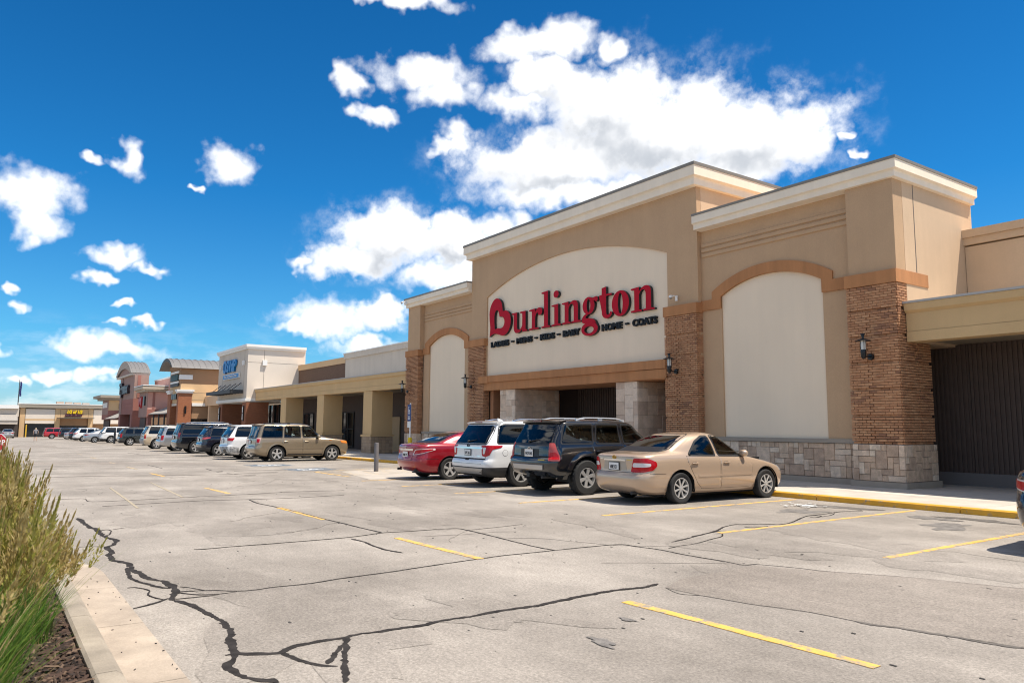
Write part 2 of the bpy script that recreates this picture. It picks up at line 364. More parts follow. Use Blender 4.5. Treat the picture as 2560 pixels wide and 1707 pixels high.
CRACKS = [(0.068,[(-14.79,1.392),(-13.98,1.412),(-13.35,1.441),(-13.12,1.486),(-12.48,1.483),(-12.04,1.515),(-11.67,1.578),(-11.34,1.502),(-11.12,1.399),(-10.78,1.407),(-10.43,1.356),(-10.08,1.337),(-9.87,1.401),(-9.67,1.45),(-9.31,1.435),(-9.0,1.467),(-8.71,1.478),(-8.55,1.533),(-8.42,1.593),(-8.19,1.619),(-7.89,1.595),(-7.64,1.528),(-7.49,1.513)]),(0.05,[(-7.49,1.513),(-7.34,1.567),(-7.14,1.612),(-6.9,1.643),(-6.68,1.662),(-6.5,1.686),(-6.29,1.683)]),(0.062,[(-6.5,1.686),(-6.29,1.683),(-6.08,1.647),(-5.89,1.591),(-5.66,1.542),(-5.51,1.518),(-5.38,1.475),(-5.3,1.426),(-5.16,1.426),(-5.03,1.437),(-4.94,1.494),(-4.86,1.569),(-4.79,1.592)]),(0.04,[(-9.44,1.402),(-8.89,1.347),(-8.61,1.367),(-8.4,1.428),(-8.14,1.516),(-8.05,1.586)]),(0.03,[(-7.6,1.483),(-7.46,1.336),(-7.35,1.157)]),(0.015,[(-8.29,1.243),(-8.28,1.305),(-8.06,1.399),(-7.86,1.36),(-7.7,1.389),(-7.57,1.441)]),(0.016,[(-12.9,1.53),(-12.94,1.622),(-12.74,1.646),(-12.34,1.569),(-12.29,1.517)]),(0.012,[(-11.34,1.106),(-11.3,1.234),(-11.2,1.391)]),(0.012,[(-12.93,1.69),(-13.04,1.862)]),(0.026,[(-7.84,1.611),(-7.81,1.716),(-7.73,1.897),(-7.57,2.085),(-7.53,2.255),(-7.55,2.472),(-7.53,2.758),(-7.6,3.179),(-7.63,3.64),(-7.69,4.081),(-7.75,4.491),(-7.79,4.873),(-7.83,5.367),(-7.81,5.799),(-7.8,6.138),(-7.78,6.593),(-7.71,7.156),(-7.45,7.224),(-7.12,7.295),(-6.73,7.28),(-6.39,7.294),(-6.08,7.319),(-5.8,7.313),(-5.74,7.489)]),(0.018,[(-8.07,1.682),(-7.96,1.747),(-7.77,1.839)]),(0.016,[(-7.8,1.61),(-7.61,1.738),(-7.53,1.915),(-7.54,2.077)]),(0.016,[(-7.53,1.532),(-7.51,1.717),(-7.5,1.907)]),(0.05,[(-5.54,1.468),(-5.52,1.56),(-5.43,1.694),(-5.39,1.784),(-5.47,1.914),(-5.51,2.089),(-5.5,2.313),(-5.53,2.444),(-5.51,2.618),(-5.5,2.797),(-5.49,2.923),(-5.52,3.206),(-5.51,3.481),(-5.54,3.799),(-5.51,4.089),(-5.56,4.465),(-5.6,4.85),(-5.59,5.217),(-5.55,5.496),(-5.59,5.719)]),(0.05,[(-5.4,1.797),(-5.24,1.835),(-5.07,1.878),(-4.96,1.937),(-4.89,2.019)]),(0.04,[(-4.97,1.98),(-5.13,2.085),(-5.35,2.254)]),(0.05,[(-5.5,2.339),(-5.12,2.162),(-4.82,2.043),(-4.56,1.933)]),(0.018,[(-18.93,1.348),(-18.8,1.854),(-17.96,1.92),(-17.86,2.658),(-17.91,3.53),(-17.96,4.463),(-18.01,5.094),(-18.13,6.199),(-17.87,7.403)]),(0.013,[(-16.76,1.985),(-16.83,2.775),(-16.91,3.912),(-16.68,4.754),(-16.51,5.65),(-16.6,6.879)]),(0.028,[(-16.68,4.754),(-15.76,4.67),(-14.68,4.745),(-13.62,4.808),(-12.58,4.826),(-11.74,4.882),(-11.05,4.908),(-10.45,4.948)]),(0.02,[(-10.34,2.29),(-10.3,2.413),(-10.31,2.777),(-10.28,3.343),(-10.27,4.276),(-10.33,4.589),(-10.43,4.935),(-10.37,5.366),(-10.27,6.072),(-9.97,6.151),(-9.34,6.137),(-8.55,6.095),(-8.04,6.085),(-7.81,6.122)]),(0.012,[(-10.01,6.177),(-10.05,6.741),(-10.13,7.281)]),(0.04,[(-10.12,4.325),(-9.81,4.363),(-9.39,4.321),(-9.03,4.322),(-8.68,4.395)]),(0.03,[(-7.46,7.894),(-7.53,8.15),(-7.66,8.601),(-7.91,9.371),(-8.13,9.812),(-8.23,10.225),(-8.15,10.458),(-7.98,10.728),(-7.84,10.845),(-7.89,11.23),(-8.31,12.313),(-8.33,12.931),(-8.39,13.511),(-8.19,13.924)]),(0.02,[(-7.12,7.484),(-7.17,7.754),(-7.19,8.067),(-7.37,8.665),(-7.45,8.937),(-7.65,9.19)]),(0.016,[(-7.69,8.565),(-7.75,8.887),(-7.87,9.429)]),(0.016,[(-7.95,10.093),(-7.82,10.139),(-7.8,10.491)]),(0.018,[(-8.31,12.313),(-8.3,12.531),(-8.17,12.531),(-8.09,12.248),(-8.15,12.158)]),(0.018,[(-8.09,12.248),(-8.15,12.785),(-8.31,13.185)]),(0.03,[(-54.23,7.643),(-50.72,7.713),(-49.06,7.852)]),(0.03,[(-34.95,5.729),(-33.42,5.752),(-31.65,5.71)]),(0.03,[(-30.54,7.058),(-29.12,6.938),(-28.32,7.099),(-27.75,6.762)]),(0.025,[(-27.1,6.942),(-26.21,7.048),(-25.3,7.411)]),(0.02,[(-28.39,7.526),(-28.19,8.784),(-27.91,11.224)]),(0.02,[(-27.71,1.54),(-27.58,3.127),(-26.44,6.075),(-26.89,8.64)]),(0.05,[(-33.82,1.859),(-33.31,2.065),(-32.78,2.312)]),(0.007,[(-5.74,7.489),(-5.34,7.684),(-5.04,7.782),(-4.33,8.234),(-3.81,8.426),(-3.41,8.619)]),(0.007,[(-5.42,5.645),(-5.15,5.558),(-4.98,5.671),(-4.76,5.723),(-4.48,5.782),(-4.25,5.884),(-4.01,5.959),(-3.64,5.997)]),(0.05,[(-3.64,5.997),(-3.48,6.017),(-3.32,6.098),(-3.12,6.14),(-2.93,6.201),(-2.73,6.217),(-2.52,6.3)])]
for i, (w, pts) in enumerate(CRACKS):
    mb = MB(); ribbon(mb, pts, w, .004+.0004*(i % 7), seed=i, jag=.45 if w > .02 else .6, sub=max(.03, w*.55))
    mb.build('crack_sealant' if i < len(CRACKS)-3 else 'worn_seam', M_TAR if i < len(CRACKS)-3 else mat('seam_dirt', (.12, .105, .09), .9, var=.3, scale=12.), gr, fix=False)
def sheet(name, pts, m, h, parent=None, **k):
    mb = MB(); n = len(pts)
    tr = tessellate_polygon([[Vector((p[0], p[1], 0)) for p in pts]])
    mb.add([(p[0], p[1], gz(p[0])+h) for p in pts], [tuple(t) for t in tr])
    return mb.build(name, m, parent, **k)
PATCH = [(-5.68, 7.404), (-5.03, 7.766), (-4.33, 8.234), (-3.42, 8.634), (-2.53, 6.321), (-3.13, 6.161), (-3.64, 5.997), (-4.01, 5.959), (-4.48, 5.782), (-4.98, 5.671), (-5.42, 5.645), (-5.64, 6.094), (-5.68, 7.213)]
sheet('asphalt_patch', PATCH, M_ASPH2, .0035, gr)
sheet('asphalt_patch', [(-82.3, 2.2), (-80.5, 5.4), (-71.5, 5.0), (-73.2, 2.0)], M_ASPH2, .0035, gr)
sheet('asphalt_patch', [(-41.2, 1.2), (-37.8, 6.7), (-35.3, 8.6), (-35.1, 6.3), (-38.3, 1.1)], M_ASPH2, .0035, gr)
def blob(c, rx, ry, n=26, seed=1, rough=.25, rot=0.):
    rr = random.Random(seed); ph = [rr.uniform(0, 6.28) for _ in range(4)]; out = []
    for i in range(n):
        t = 2*math.pi*i/n; k = 1+rough*(.5*math.sin(2*t+ph[0])+.35*math.sin(3*t+ph[1])+.3*math.sin(5*t+ph[2])+.25*math.sin(8*t+ph[3]))
        x, y = rx*k*math.cos(t), ry*k*math.sin(t); out.append((c[0]+x*math.cos(rot)-y*math.sin(rot), c[1]+x*math.sin(rot)+y*math.cos(rot)))
    return out
M_OIL = mat('oil_stain', (.085, .075, .066), .6, var=.4, scale=7., col2=(.16, .145, .13), fine=.25, fscale=90.)
M_OIL2 = mat('oil_stain_old', (.165, .15, .135), .8, var=.4, scale=7., fine=.25, fscale=90.)
k = 0
for c, rx, ry, m in (((-8.75, 14.25), .55, .26, M_OIL), ((-9.2, 14.0), .42, .2, M_OIL2), ((-6.35, 14.35), .5, .22, M_OIL), ((-6.9, 13.9), .35, .25, M_OIL2), ((-4.34, 3.85), .16, .055, M_OIL2),
                     ((-4.72, 4.46), .1, .03, M_OIL2), ((-3.4, 12.6), .5, .3, M_OIL2), ((-12.0, 13.0), .5, .35, M_OIL), ((-14.4, 13.2), .5, .4, M_OIL2)):
    k += 1; sheet('oil_stain', blob(c, rx, ry, seed=k, rough=.55), m, .0042+.0004*k, gr)
M_SPILL = mat('white_spill', (.72, .72, .70), .5)
rr = random.Random(4)
mb = MB()
for i in range(46):
    c = (-9.36+rr.gauss(0, .2), 13.72+rr.gauss(0, .18)) if i > 6 else (-9.38+rr.gauss(0, .06), 13.9+rr.gauss(0, .06))
    r = rr.uniform(.012, .035) if i > 6 else rr.uniform(.05, .11)
    p = blob(c, r*1.6, r, 8, i, .4); tr = tessellate_polygon([[Vector((q[0], q[1], 0)) for q in p]])
    mb.add([(q[0], q[1], gz(q[0])+.012+.0005*i) for q in p], [tuple(t) for t in tr])
tag(mb.build('spilled_liquid', M_SPILL), 'splashes of white spilled liquid on the asphalt by the yellow kerb', 'spill', kind='stuff')
# worn, slightly darker areas and hairline cracks
rr = random.Random(21)
for i in range(22):
    x, y = -rr.uniform(1.5, 24), rr.uniform(1.8, 12.5); s_ = rr.uniform(.35, 1.2)
    sheet('worn_area', blob((x, y), s_*1.3, s_*.55, 30, 60+i, .7, rr.uniform(-.4, .4)), M_ASPHW, .0022+.00004*i, gr)
for x in (-3.9, -6.4, -9.0, -11.7, -14.3, -17.0, -19.6):
    sheet('oil_stain', blob((x+rr.uniform(-.2, .2), 12.9+rr.uniform(-.6, .6)), .30, .5, 26, int(-x*10), .6), M_OIL2, .0034, gr)
M_HAIR = mat('hairline_crack', (.10, .088, .076), .95)
for i in range(18):
    x, y = -rr.uniform(2, 26), rr.uniform(1.6, 9.); a = rr.choice((0., 1.57, .4, 2.2))+rr.uniform(-.5, .5); pts = [(x, y)]
    for k in range(rr.randint(4, 10)):
        a += rr.uniform(-.45, .45); x += .3*math.cos(a); y += .3*math.sin(a); pts.append((x, y))
    mb = MB(); ribbon(mb, pts, rr.uniform(.003, .007), .0032, seed=500+i, jag=.6, sub=.06); mb.build('hairline_crack', M_HAIR, gr, fix=False)
# small dark debris on the asphalt
M_DEB = mat('debris', (.05, .045, .04), .8)
mb = MB()
for i in range(260):
    y = rr.uniform(1.3, 9.0); x = -rr.uniform(2.2, 22.); s = rr.uniform(.006, .018)
    mb.box(x-s*rr.uniform(.6, 1.8), x+s, y-s*.5, y+s*.5, gz(x), gz(x)+s*.35)
tag(mb.build('grit', M_DEB, fix=False), 'scattered dark grit and bits of litter on the parking lot', 'grit', kind='stuff')

# painted lines
def line(x0, y0, x1, y1, w, m, h=.0055, jag=.12, name='painted_line'):
    mb = MB(); ribbon(mb, [(x0, y0), (x1, y1)], w, h, seed=int(abs(x0*37+y0*11)), jag=jag, sub=.12, taper=False); mb.build(name, m, gr, fix=False)
for i, x in enumerate([-5.14, -7.72, -10.34, -12.93, -15.55, -18.3, -20.9]):
    line(x, 9.2, x-.02, 15.02, .092, M_YEL)
for x in (2.6, 0.0, -2.55): line(x, 9.2, x, 15.02, .092, M_YEL)
for x in [-37.0-2.72*i for i in range(30)]: line(x, 9.3, x, 14.9, .1, M_YELF)
for a, b in ((-2.88, -5.2), (-7.78, -9.86), (-12.4, -14.64), (-18.4, -20.5), (-26.3, -28.3), (-31.6, -33.5), (-37.2, -38.6), (-44, -46), (-51, -53)):
    line(a, 4.98 if a > -10 else 4.8, b, 4.9 if a > -10 else 4.75, .10, M_YEL if a > -30 else M_YELF)
for a, b, y in ((-16., -22., 2.5), (-18.0, -23.5, 3.7)): line(a, y, b, y+.25, .05, mat('yellow_ghost', (.36, .30, .21), .8), .005, .5)
for i in range(6):
    x = -23.3-i*.62; line(x, 9.6, x-1.5, 14.4, .09, M_YELF, .0052)
line(-22.9, 9.65, -26.2, 9.75, .1, M_YEL, .0062)
for cx, cy in ((-28.0, 10.2), (-32.0, 9.9)):
    sheet('blue_pavement_panel', [(cx-.85, cy-.85), (cx+.85, cy-.85), (cx+.85, cy+.85), (cx-.85, cy+.85)], M_BLUEP, .0045, gr)
    mb = MB(); pts = [(cx+.35*math.cos(t)+.05, cy-.1+.35*math.sin(t)) for t in [math.pi*.9+i*.36 for i in range(14)]]
    ribbon(mb, pts, .09, .0085, 3, .05, .1, False); ribbon(mb, [(cx, cy+.55), (cx, cy), (cx+.3, cy-.05), (cx+.45, cy-.45)], .1, .0105, 3, .05, .2, False)
    mb.build('access_symbol', M_WHP, gr, fix=False)

# ------------------------------------------------------------------ pavement in front of the shops
KY = 15.16; KH = .12
pav = thing('pavement', 'pale concrete pavement running along the shop fronts behind the yellow kerb', 'pavement', (-40, 16.5, 0))
tag(pav, kind='structure')
mb = MB(); xsp = [40, -15, -66, -170]
for i in range(3):
    a, b = xsp[i], xsp[i+1]
    za, zb = gz(a), gz(b)
    y0, y1 = KY+.15, 40
    mb.add([(a, y0, za+KH-.012), (b, y0, zb+KH-.012), (b, y1, zb+KH-.012), (a, y1, za+KH-.012)], [(0, 1, 2, 3)])
mb.build('bed', M_CONC, pav)
x = 8.0; k = 0
M_SL = [mat('slab_a', (.52, .465, .39), .85, var=.12, scale=1.6, fine=.06, fscale=70.), mat('slab_b', (.585, .53, .45), .85, var=.12, scale=1.6, fine=.06, fscale=70.), mat('slab_c', (.47, .42, .355), .85, var=.13, scale=1.6, fine=.06, fscale=70.)]
while x > -64:
    w = 1.83
    for y0, y1 in ((KY+.156, 16.75), (16.762, 18.9)):
        z = gz(x-w/2)+KH+rnd.uniform(0, .003)
        mb = MB(); mb.box(x-w+.012, x, y0, y1, z-.09, z); mb.build('slab', rnd.choice(M_SL), pav, fix=False); k += 1
    x -= w
kerb = thing('kerb', 'yellow painted kerb along the parking bays', 'kerb', (-20, KY, 0)); tag(kerb, kind='structure')
mb = MB(); xk = 8.0; xe = [8, -8, -15, -22.5]; 
def kerb_piece(a, b, m):
    mb = MB(); n = 10; P = []
    for i in range(n+1):
        x = a+(b-a)*i/n; z = gz(x); j = rnd.uniform(-.006, .006)
        P += [(x, KY+j, z-.02), (x, KY+.012+j, z+KH-.02), (x, KY+.035+j, z+KH), (x, KY+.15, z+KH+.002)]
    fs = []
    for i in range(n):
        for q in range(3): fs.append((i*4+q, i*4+q+1, (i+1)*4+q+1, (i+1)*4+q))
    fs += [(0, 1, 2, 3), tuple(n*4+q for q in (3, 2, 1, 0))]
    mb.add(P, fs); mb.build('kerb_stone', m, kerb)
for i in range(11): kerb_piece(8-3*i, 8-3*i-2.985, M_KERBY)
for i in range(14): kerb_piece(-28-3*i, -28-3*i-2.985, M_KERBY)
for i in range(20): kerb_piece(-70-5*i, -70-5*i-4.985, M_CONC)
sheet('concrete_apron', [(-21.2, 9.6), (-21.2, 15.16), (-24.8, 15.16), (-26.6, 12.2), (-25.9, 10.6)], mat('apron', (.415, .37, .315), .85, var=.12, scale=2., fine=.08, fscale=60.), .0044, gr)

# ------------------------------------------------------------------ the big store
TAN = mat('stucco_tan', (.53, .345, .200), .92, streak=.035, var=.055, scale=.7, fine=.06, fscale=55., bump=.35, bscale=140., detail=7.)
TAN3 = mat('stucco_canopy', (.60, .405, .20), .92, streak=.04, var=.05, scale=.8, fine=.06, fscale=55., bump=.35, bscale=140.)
TAN2 = mat('stucco_tan_sunlit', (.63, .445, .285), .92, streak=.04, var=.05, scale=.8, fine=.06, fscale=55., bump=.35, bscale=140.)  # paler copy of the tan, sunlight on the side walls put into the colour
CREAM = mat('stucco_cream', (.86, .70, .515), .92, streak=.025, var=.045, scale=.55, fine=.03, fscale=40., bump=.3, bscale=140., stretch=(1, 1, .5), detail=7.)
TRIM = mat('cornice_cream', (.87, .755, .60), .85, streak=.05, var=.04, scale=1.)
CAPM = mat('coping_metal', (.24, .21, .17), .5, metal=.3)
ORNG = mat('stucco_orange', (.465, .208, .082), .9, streak=.16, var=.12, scale=1.1, fine=.06, fscale=60., bump=.3, bscale=140., stretch=(1, 1, .25))
DARK = mat('dark_brown_metal', (.060, .045, .038), .75, var=.1, scale=3.)
DARK2 = mat('dark_brown_panel', (.085, .058, .046), .8, var=.1, scale=3.)
GLASSD = mat('shop_glass', (.012, .014, .016), .06, spec=.8)
FRAME = mat('dark_frame', (.02, .019, .018), .4)
BRICKS = [mat('brick_%d' % i, c, .9, fine=.10, fscale=70., var=.08, scale=9.) for i, c in enumerate(
    [(.475, .242, .122), (.44, .217, .108), (.515, .272, .14), (.41, .194, .096), (.335, .162, .085), (.285, .138, .076)])]
MORT = mat('mortar_brown', (.27, .165, .10), .95)
STONES = [mat('stone_%d' % i, c, .9, var=.22, scale=6., fine=.10, fscale=45., bump=.5, bscale=30.) for i, c in enumerate(
    [(.59, .435, .305), (.54, .385, .265), (.65, .495, .360), (.47, .332, .232), (.57, .405, .277), (.69, .55, .41)])]
TRAV = [mat('travertine_%d' % i, c, .85, var=.16, scale=4., fine=.08, fscale=40.) for i, c in enumerate(
    [(.69, .525, .385), (.62, .455, .325), (.74, .58, .435), (.57, .415, .30), (.65, .475, .335)])]
PLIN = mat('plinth', (.34, .285, .225), .9, var=.1, scale=2.)
GROUT = mat('grout', (.21, .175, .145), .95)

st = thing('department_store', 'large tan stucco department store with brick piers and cream arched panels', 'store', (-23, 18.4, 0))
ZB = .12
YF, YW = 18.40, 18.70           # pier fronts, bay walls
def arch(x0, x1, zs, s, n=28):
    """points of a segmental arch from (x1, zs) to (x0, zs), rising s"""
    c = (x0+x1)/2; a = (x1-x0)/2; Rr = (a*a+s*s)/(2*s); t0 = math.asin(min(1, a/Rr)) if s <= a else math.pi/2
    return [(c+Rr*math.sin(t), zs+s-Rr+Rr*math.cos(t)) for t in [t0-2*t0*i/n for i in range(n+1)]]
XZ = lambda yf: (lambda u, v, d: (u, d, v))
def wall_xz(name, outline, holes, y0, y1, m, parent=st, ms=None):
    mb = MB(); mb.prism(outline, holes, lambda u, v, d: (u, d, v), y0, y1, 0, 0 if ms is None else 1)
    return mb.build(name, [m] if ms is None else [m, ms], parent)
def rect(x0, x1, z0, z1): return [(x0, z0), (x1, z0), (x1, z1), (x0, z1)]
# core volumes (side walls and roof behind the front)
mb = MB(); mb.box(-36.25, -9.72, 22.85, 60, 0, 6.5); mb.build('rear_volume', TAN, st)
for xa, xb, za in ((-36.25, -28.7, 0), (-17.46, -11.2, 0), (-11.19, -9.92, 3.76)):
    mb = MB(); mb.box(xa, xb, 18.96, 22.84, za, 7.88); mb.build('bay_volume', TAN, st)
def panel_arch(x0, x1, z0, zs, s): return [(x0, z0), (x1, z0)]+arch(x0, x1, zs, s)

def sc(x): return x*18.7/18.4            # pixels were read on the pier plane; the bay wall lies 0.3 m behind
def sz(z): return 1.58+(z-1.58)*18.7/18.4
for nm, xi, xo, pl, pr, ol, orr, bl in (('right', -16.15, -10.95, -15.12, -11.69, -15.45, -11.36, None), ('left', -34.95, -29.98, -34.02, -30.57, -34.45, -30.19, None)):
    x0, x1 = xi, xo
    px0, px1 = sc(pl), sc(pr); ox0, ox1 = sc(ol), sc(orr)
    if nm == 'left': px0 += .25; px1 += .25; ox0 += .25; ox1 += .25
    pan = panel_arch(px0, px1, 1.30, sz(5.6), .46)
    wall_xz('bay_wall', rect(min(x0, x1)-.02, max(x0, x1)+.06, 1.2, 7.92), [pan], YW, YW+.14, TAN)
    wall_xz('arched_panel', panel_arch(px0-.05, px1+.05, 1.25, sz(5.6), .47), [], YW+.05, YW+.13, CREAM)
    # orange surround: band, jambs and arch
    zb, ztp = sz(5.23), sz(5.55)
    o = [(min(x0, x1)-.01, zb), (px0, zb), (px0, sz(5.6))]+list(reversed(arch(px0, px1, sz(5.6), .46)))[1:-1]+[(px1, sz(5.6)), (px1, zb), (max(x0, x1)+.05, zb), (max(x0, x1)+.05, ztp), (ox1, ztp), (ox1, sz(5.78))]+arch(ox0, ox1, sz(5.78), .60)[1:-1]+[(ox0, sz(5.78)), (ox0, ztp), (min(x0, x1)-.01, ztp)]
    wall_xz('arch_surround', o, [], YW-.055, YW+.02, ORNG)
    mb = MB(); mb.box(min(x0, x1)-.02, max(x0, x1)+.06, YW-.07, YW+.13, 1.19, 1.30); mb.build('stone_ledge', PLIN, st)
    # three reveal grooves near the top, as proud courses
    for z in (7.26, 7.10, 6.94):
        mb = MB(); zz = sz(z)-.01
        mb.add([(x0+.06, YW+.001, zz), (x1-.02, YW+.001, zz), (x1-.02, YW-.045, zz+.02), (x0+.06, YW-.045, zz+.02), (x1-.02, YW-.045, zz+.115), (x0+.06, YW-.045, zz+.115), (x1-.02, YW+.001, zz+.14), (x0+.06, YW+.001, zz+.14)],
               [(0, 1, 2, 3), (3, 2, 4, 5), (5, 4, 6, 7), (0, 3, 5, 7), (1, 6, 4, 2)])
        mb.build('reveal_course', TAN, st)
# outer pilasters above the brick, and their returns
for x0, x1, sd in ((-10.95, -9.68, 1), (-36.32, -34.98, -1)):
    mb = MB(); mb.box(x0, x1, YF+.05, 18.96, 5.55, 7.93); mb.build('pilaster', TAN, st)
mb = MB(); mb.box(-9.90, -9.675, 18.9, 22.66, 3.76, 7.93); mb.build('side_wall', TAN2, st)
mb = MB(); mb.box(-9.675, -9.667, 19.43, 19.455, 5.57, 7.9); mb.build('control_joint', GROUT, st)
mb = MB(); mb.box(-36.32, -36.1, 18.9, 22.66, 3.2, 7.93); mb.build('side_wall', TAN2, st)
# main bay
mx0, mx1 = -29.97, -16.15
sgn = panel_arch(-28.65, -17.48, 3.82, 7.45, 1.03)
wall_xz('main_wall', rect(mx0, mx1, 3.55, 9.42), [sgn], YF+.135, YF+.33, TAN)
wall_xz('sign_panel', panel_arch(-28.72, -17.42, 3.7, 7.45, 1.05), [], YF+.20, YF+.32, CREAM)
mb = MB(); mb.box(mx0, mx1, YF+.34, 22.84, 3.53, 9.42); mb.build('main_volume', TAN2, st)
def cornice(path, z0, h, proj, name='cornice', m=TRIM, cap=True):
    """a stepped cornice swept along a path of (x, y) corner points, outside on the right-hand side"""
    prof = [(-.36, z0), (proj*.55, z0+.03), (proj*.55, z0+h*.30), (proj*.62, z0+h*.36), (proj, z0+h*.42), (proj, z0+h*.86), (proj, z0+h*.86), (-.36, z0+h*.86)]
    capp = [(-.2, z0+h*.86), (proj+.02, z0+h*.86), (proj+.02, z0+h), (-.2, z0+h)]
    def sweep(pr):
        mb = MB(); n = len(pr); P = []
        for i, p in enumerate(path):
            p = Vector(p); a = Vector(path[i-1]) if i else None; b = Vector(path[i+1]) if i < len(path)-1 else None
            d1 = (p-a).normalized() if a is not None else None; d2 = (b-p).normalized() if b is not None else None
            n1 = Vector((d1.y, -d1.x)) if d1 else None; n2 = Vector((d2.y, -d2.x)) if d2 else None
            if n1 is None: nn = n2
            elif n2 is None: nn = n1
            else: nn = (n1+n2); nn = nn/(nn.dot(n1))
            P += [(p.x+nn.x*o, p.y+nn.y*o, z) for o, z in pr]
        fs = []
        for i in range(len(path)-1):
            for k in range(n): fs.append((i*n+k, i*n+(k+1) % n, (i+1)*n+(k+1) % n, (i+1)*n+k))
        fs += [tuple(range(n)), tuple(reversed([(len(path)-1)*n+k for k in range(n)]))]
        mb.add(P, fs); return mb
    o = sweep(prof).build(name, m, st if name == 'cornice' else cap)
    if cap is True: sweep(capp).build('coping', CAPM, st)
    return sweep, capp, prof
cornice([(-29.97, 22.9), (-29.97, YF+.02), (-16.15, YF+.02), (-16.15, 22.9)], 9.38, .74, .24)
cornice([(-16.13, YF+.05), (-9.67, YF+.05), (-9.67, 22.66)], 7.88, .53, .19)
cornice([(-36.33, 22.66), (-36.33, YF+.05), (-29.99, YF+.05)], 7.88, .53, .19)

# ---- brick piers, brick by brick
def brick_mesh(i, l, h, d):
    mb = MB(); c = .004
    x0, x1, z0, z1 = 0, l, 0, h
    mb.add([(x0, d, z0), (x1, d, z0), (x1, d, z1), (x0, d, z1), (x0+c, 0, z0+c), (x1-c, 0, z0+c), (x1-c, 0, z1-c), (x0+c, 0, z1-c), (x0, c, z0), (x1, c, z0), (x1, c, z1), (x0, c, z1)],
           [(4, 5, 6, 7), (8, 9, 5, 4), (9, 10, 6, 5), (10, 11, 7, 6), (11, 8, 4, 7), (0, 1, 9, 8), (1, 2, 10, 9), (2, 3, 11, 10), (3, 0, 8, 11)])
    return mb.mesh('brick', BRICKS[i], fix=True)
BH, BL = .0672, .203
MESHES = {}
def pick(x, z):
    v = math.sin(x*3.1+z*1.7)+math.sin(z*4.3-x*2.1)+rnd.uniform(-1.6, 1.6)
    if v > 1.95: return 5 if rnd.random() < .4 else 4
    return rnd.choice((0, 0, 1, 1, 2, 3))
def brick_layout(w, z0, z1, strip=None):
    """yield (u, length, z, set-back) for a face of width w"""
    n = int(round((z1-z0)/BH)); h = (z1-z0)/n; rows = []
    for r in range(n):
        z = z0+r*h; top = n-1-r
        groove = (top % 10 == 9)
        u = -(BL/2 if r % 2 else 0)
        while u < w-.01:
            a, b = max(0, u), min(w, u+BL)
            if b-a > .025:
                back = .055 if groove else 0.
                if strip and not groove and top > 9 and strip[0] < (a+b)/2 < strip[1]: back = .024
                rows.append((a, b-a-.008, z, h-.008, back))
            u += BL
    return rows
def pier(x0, x1, z0, z1, label, single=False, strip=(.42, .60), faces='f', depth=1.6, yf=YF):
    p = MB(); p.box(x0+.09, x1-.09, yf+.09, yf+(depth if 's' in faces else .5), z0, z1)
    po = p.build('brick_pier', MORT, st)
    todo = []
    for u, l, z, h, back in brick_layout(x1-x0, z0, z1, (strip[0]*(x1-x0), strip[1]*(x1-x0)) if strip else None):
        todo.append(('f', x0+u, l, z, h, back))
    cnt = 0
    mbs = [MB() for _ in BRICKS]
    def joined(kind, u, l, z, h, back, i):
        c = .004; q = []
        for du, dd, dz in ((0, .13, 0), (l, .13, 0), (l, .13, h), (0, .13, h), (c, 0, c), (l-c, 0, c), (l-c, 0, h-c), (c, 0, h-c)):
            if kind == 'f': q.append((u+du, yf+back+dd, z+dz))
            else: q.append((x1-back-dd, u+du, z+dz))
        mbs[i].add(q, [(4, 5, 6, 7), (0, 1, 5, 4), (1, 2, 6, 5), (2, 3, 7, 6), (3, 0, 4, 7)])
    cand = [t for t in todo if t[2] > .18]
    solo = set(id(t) for t in (cand[-300:] if single else []))
    for t in todo:
        i = pick(t[1], t[3])
        if id(t) in solo:
            if i not in MESHES: MESHES[i] = brick_mesh(i, BL-.008, t[4], .13)
            o = obj('brick', MESHES[i], po, loc=(t[1], yf+t[5], t[3])); cnt += 1
        else: joined('f', t[1], t[2], t[3], t[4], t[5], i)
    if 's' in faces:
        for u, l, z, h, back in brick_layout(depth-.03, z0, z1, (.42*depth, .58*depth)):
            joined('s', yf+.03+u, l, z, h, back, pick(u, z))
    big = MB()
    for i, m in enumerate(mbs):
        big.add(m.v, m.f, i)
    big.build('brick_courses', BRICKS, po, fix=True, kind='stuff')
    # orange cap band
    mb = MB(); mb.box(x0-.025, x1+.025, yf-.03, yf+(depth+.02 if 's' in faces else .36), z1+.003, z1+.335); mb.build('cap_band', ORNG, st)
    return po
pier(-11.02, -9.68, 1.19, 5.225, '', single=True, faces='fs', depth=1.55)
pier(-17.53, -16.13, 1.19, 5.225, '', faces='fs', depth=.32)
pier(-30.05, -28.66, 1.19, 5.225, '', faces='fs', depth=.32)
pier(-36.45, -35.03, 1.19, 5.225, '', faces='fs', depth=.32)
# lintel across the entrance
mb = MB(); mb.box(-28.65, -17.50, YF+.0, YF+2.2, 3.17, 3.52); mb.build('lintel', ORNG, st)
mb = MB(); mb.box(-29.02, -17.46, YF-.06, YF+.26, 3.525, 3.82); mb.build('lintel_band', ORNG, st)
mb = MB(); mb.box(-29.02, -28.2, YF-.085, YF-.062, 3.50, 3.80); mb.build('lintel_step', ORNG, st)
mb = MB(); mb.box(-18.92, -17.46, YF-.035, YF-.003, 3.2, 3.5); mb.build('lintel_step', ORNG, st)
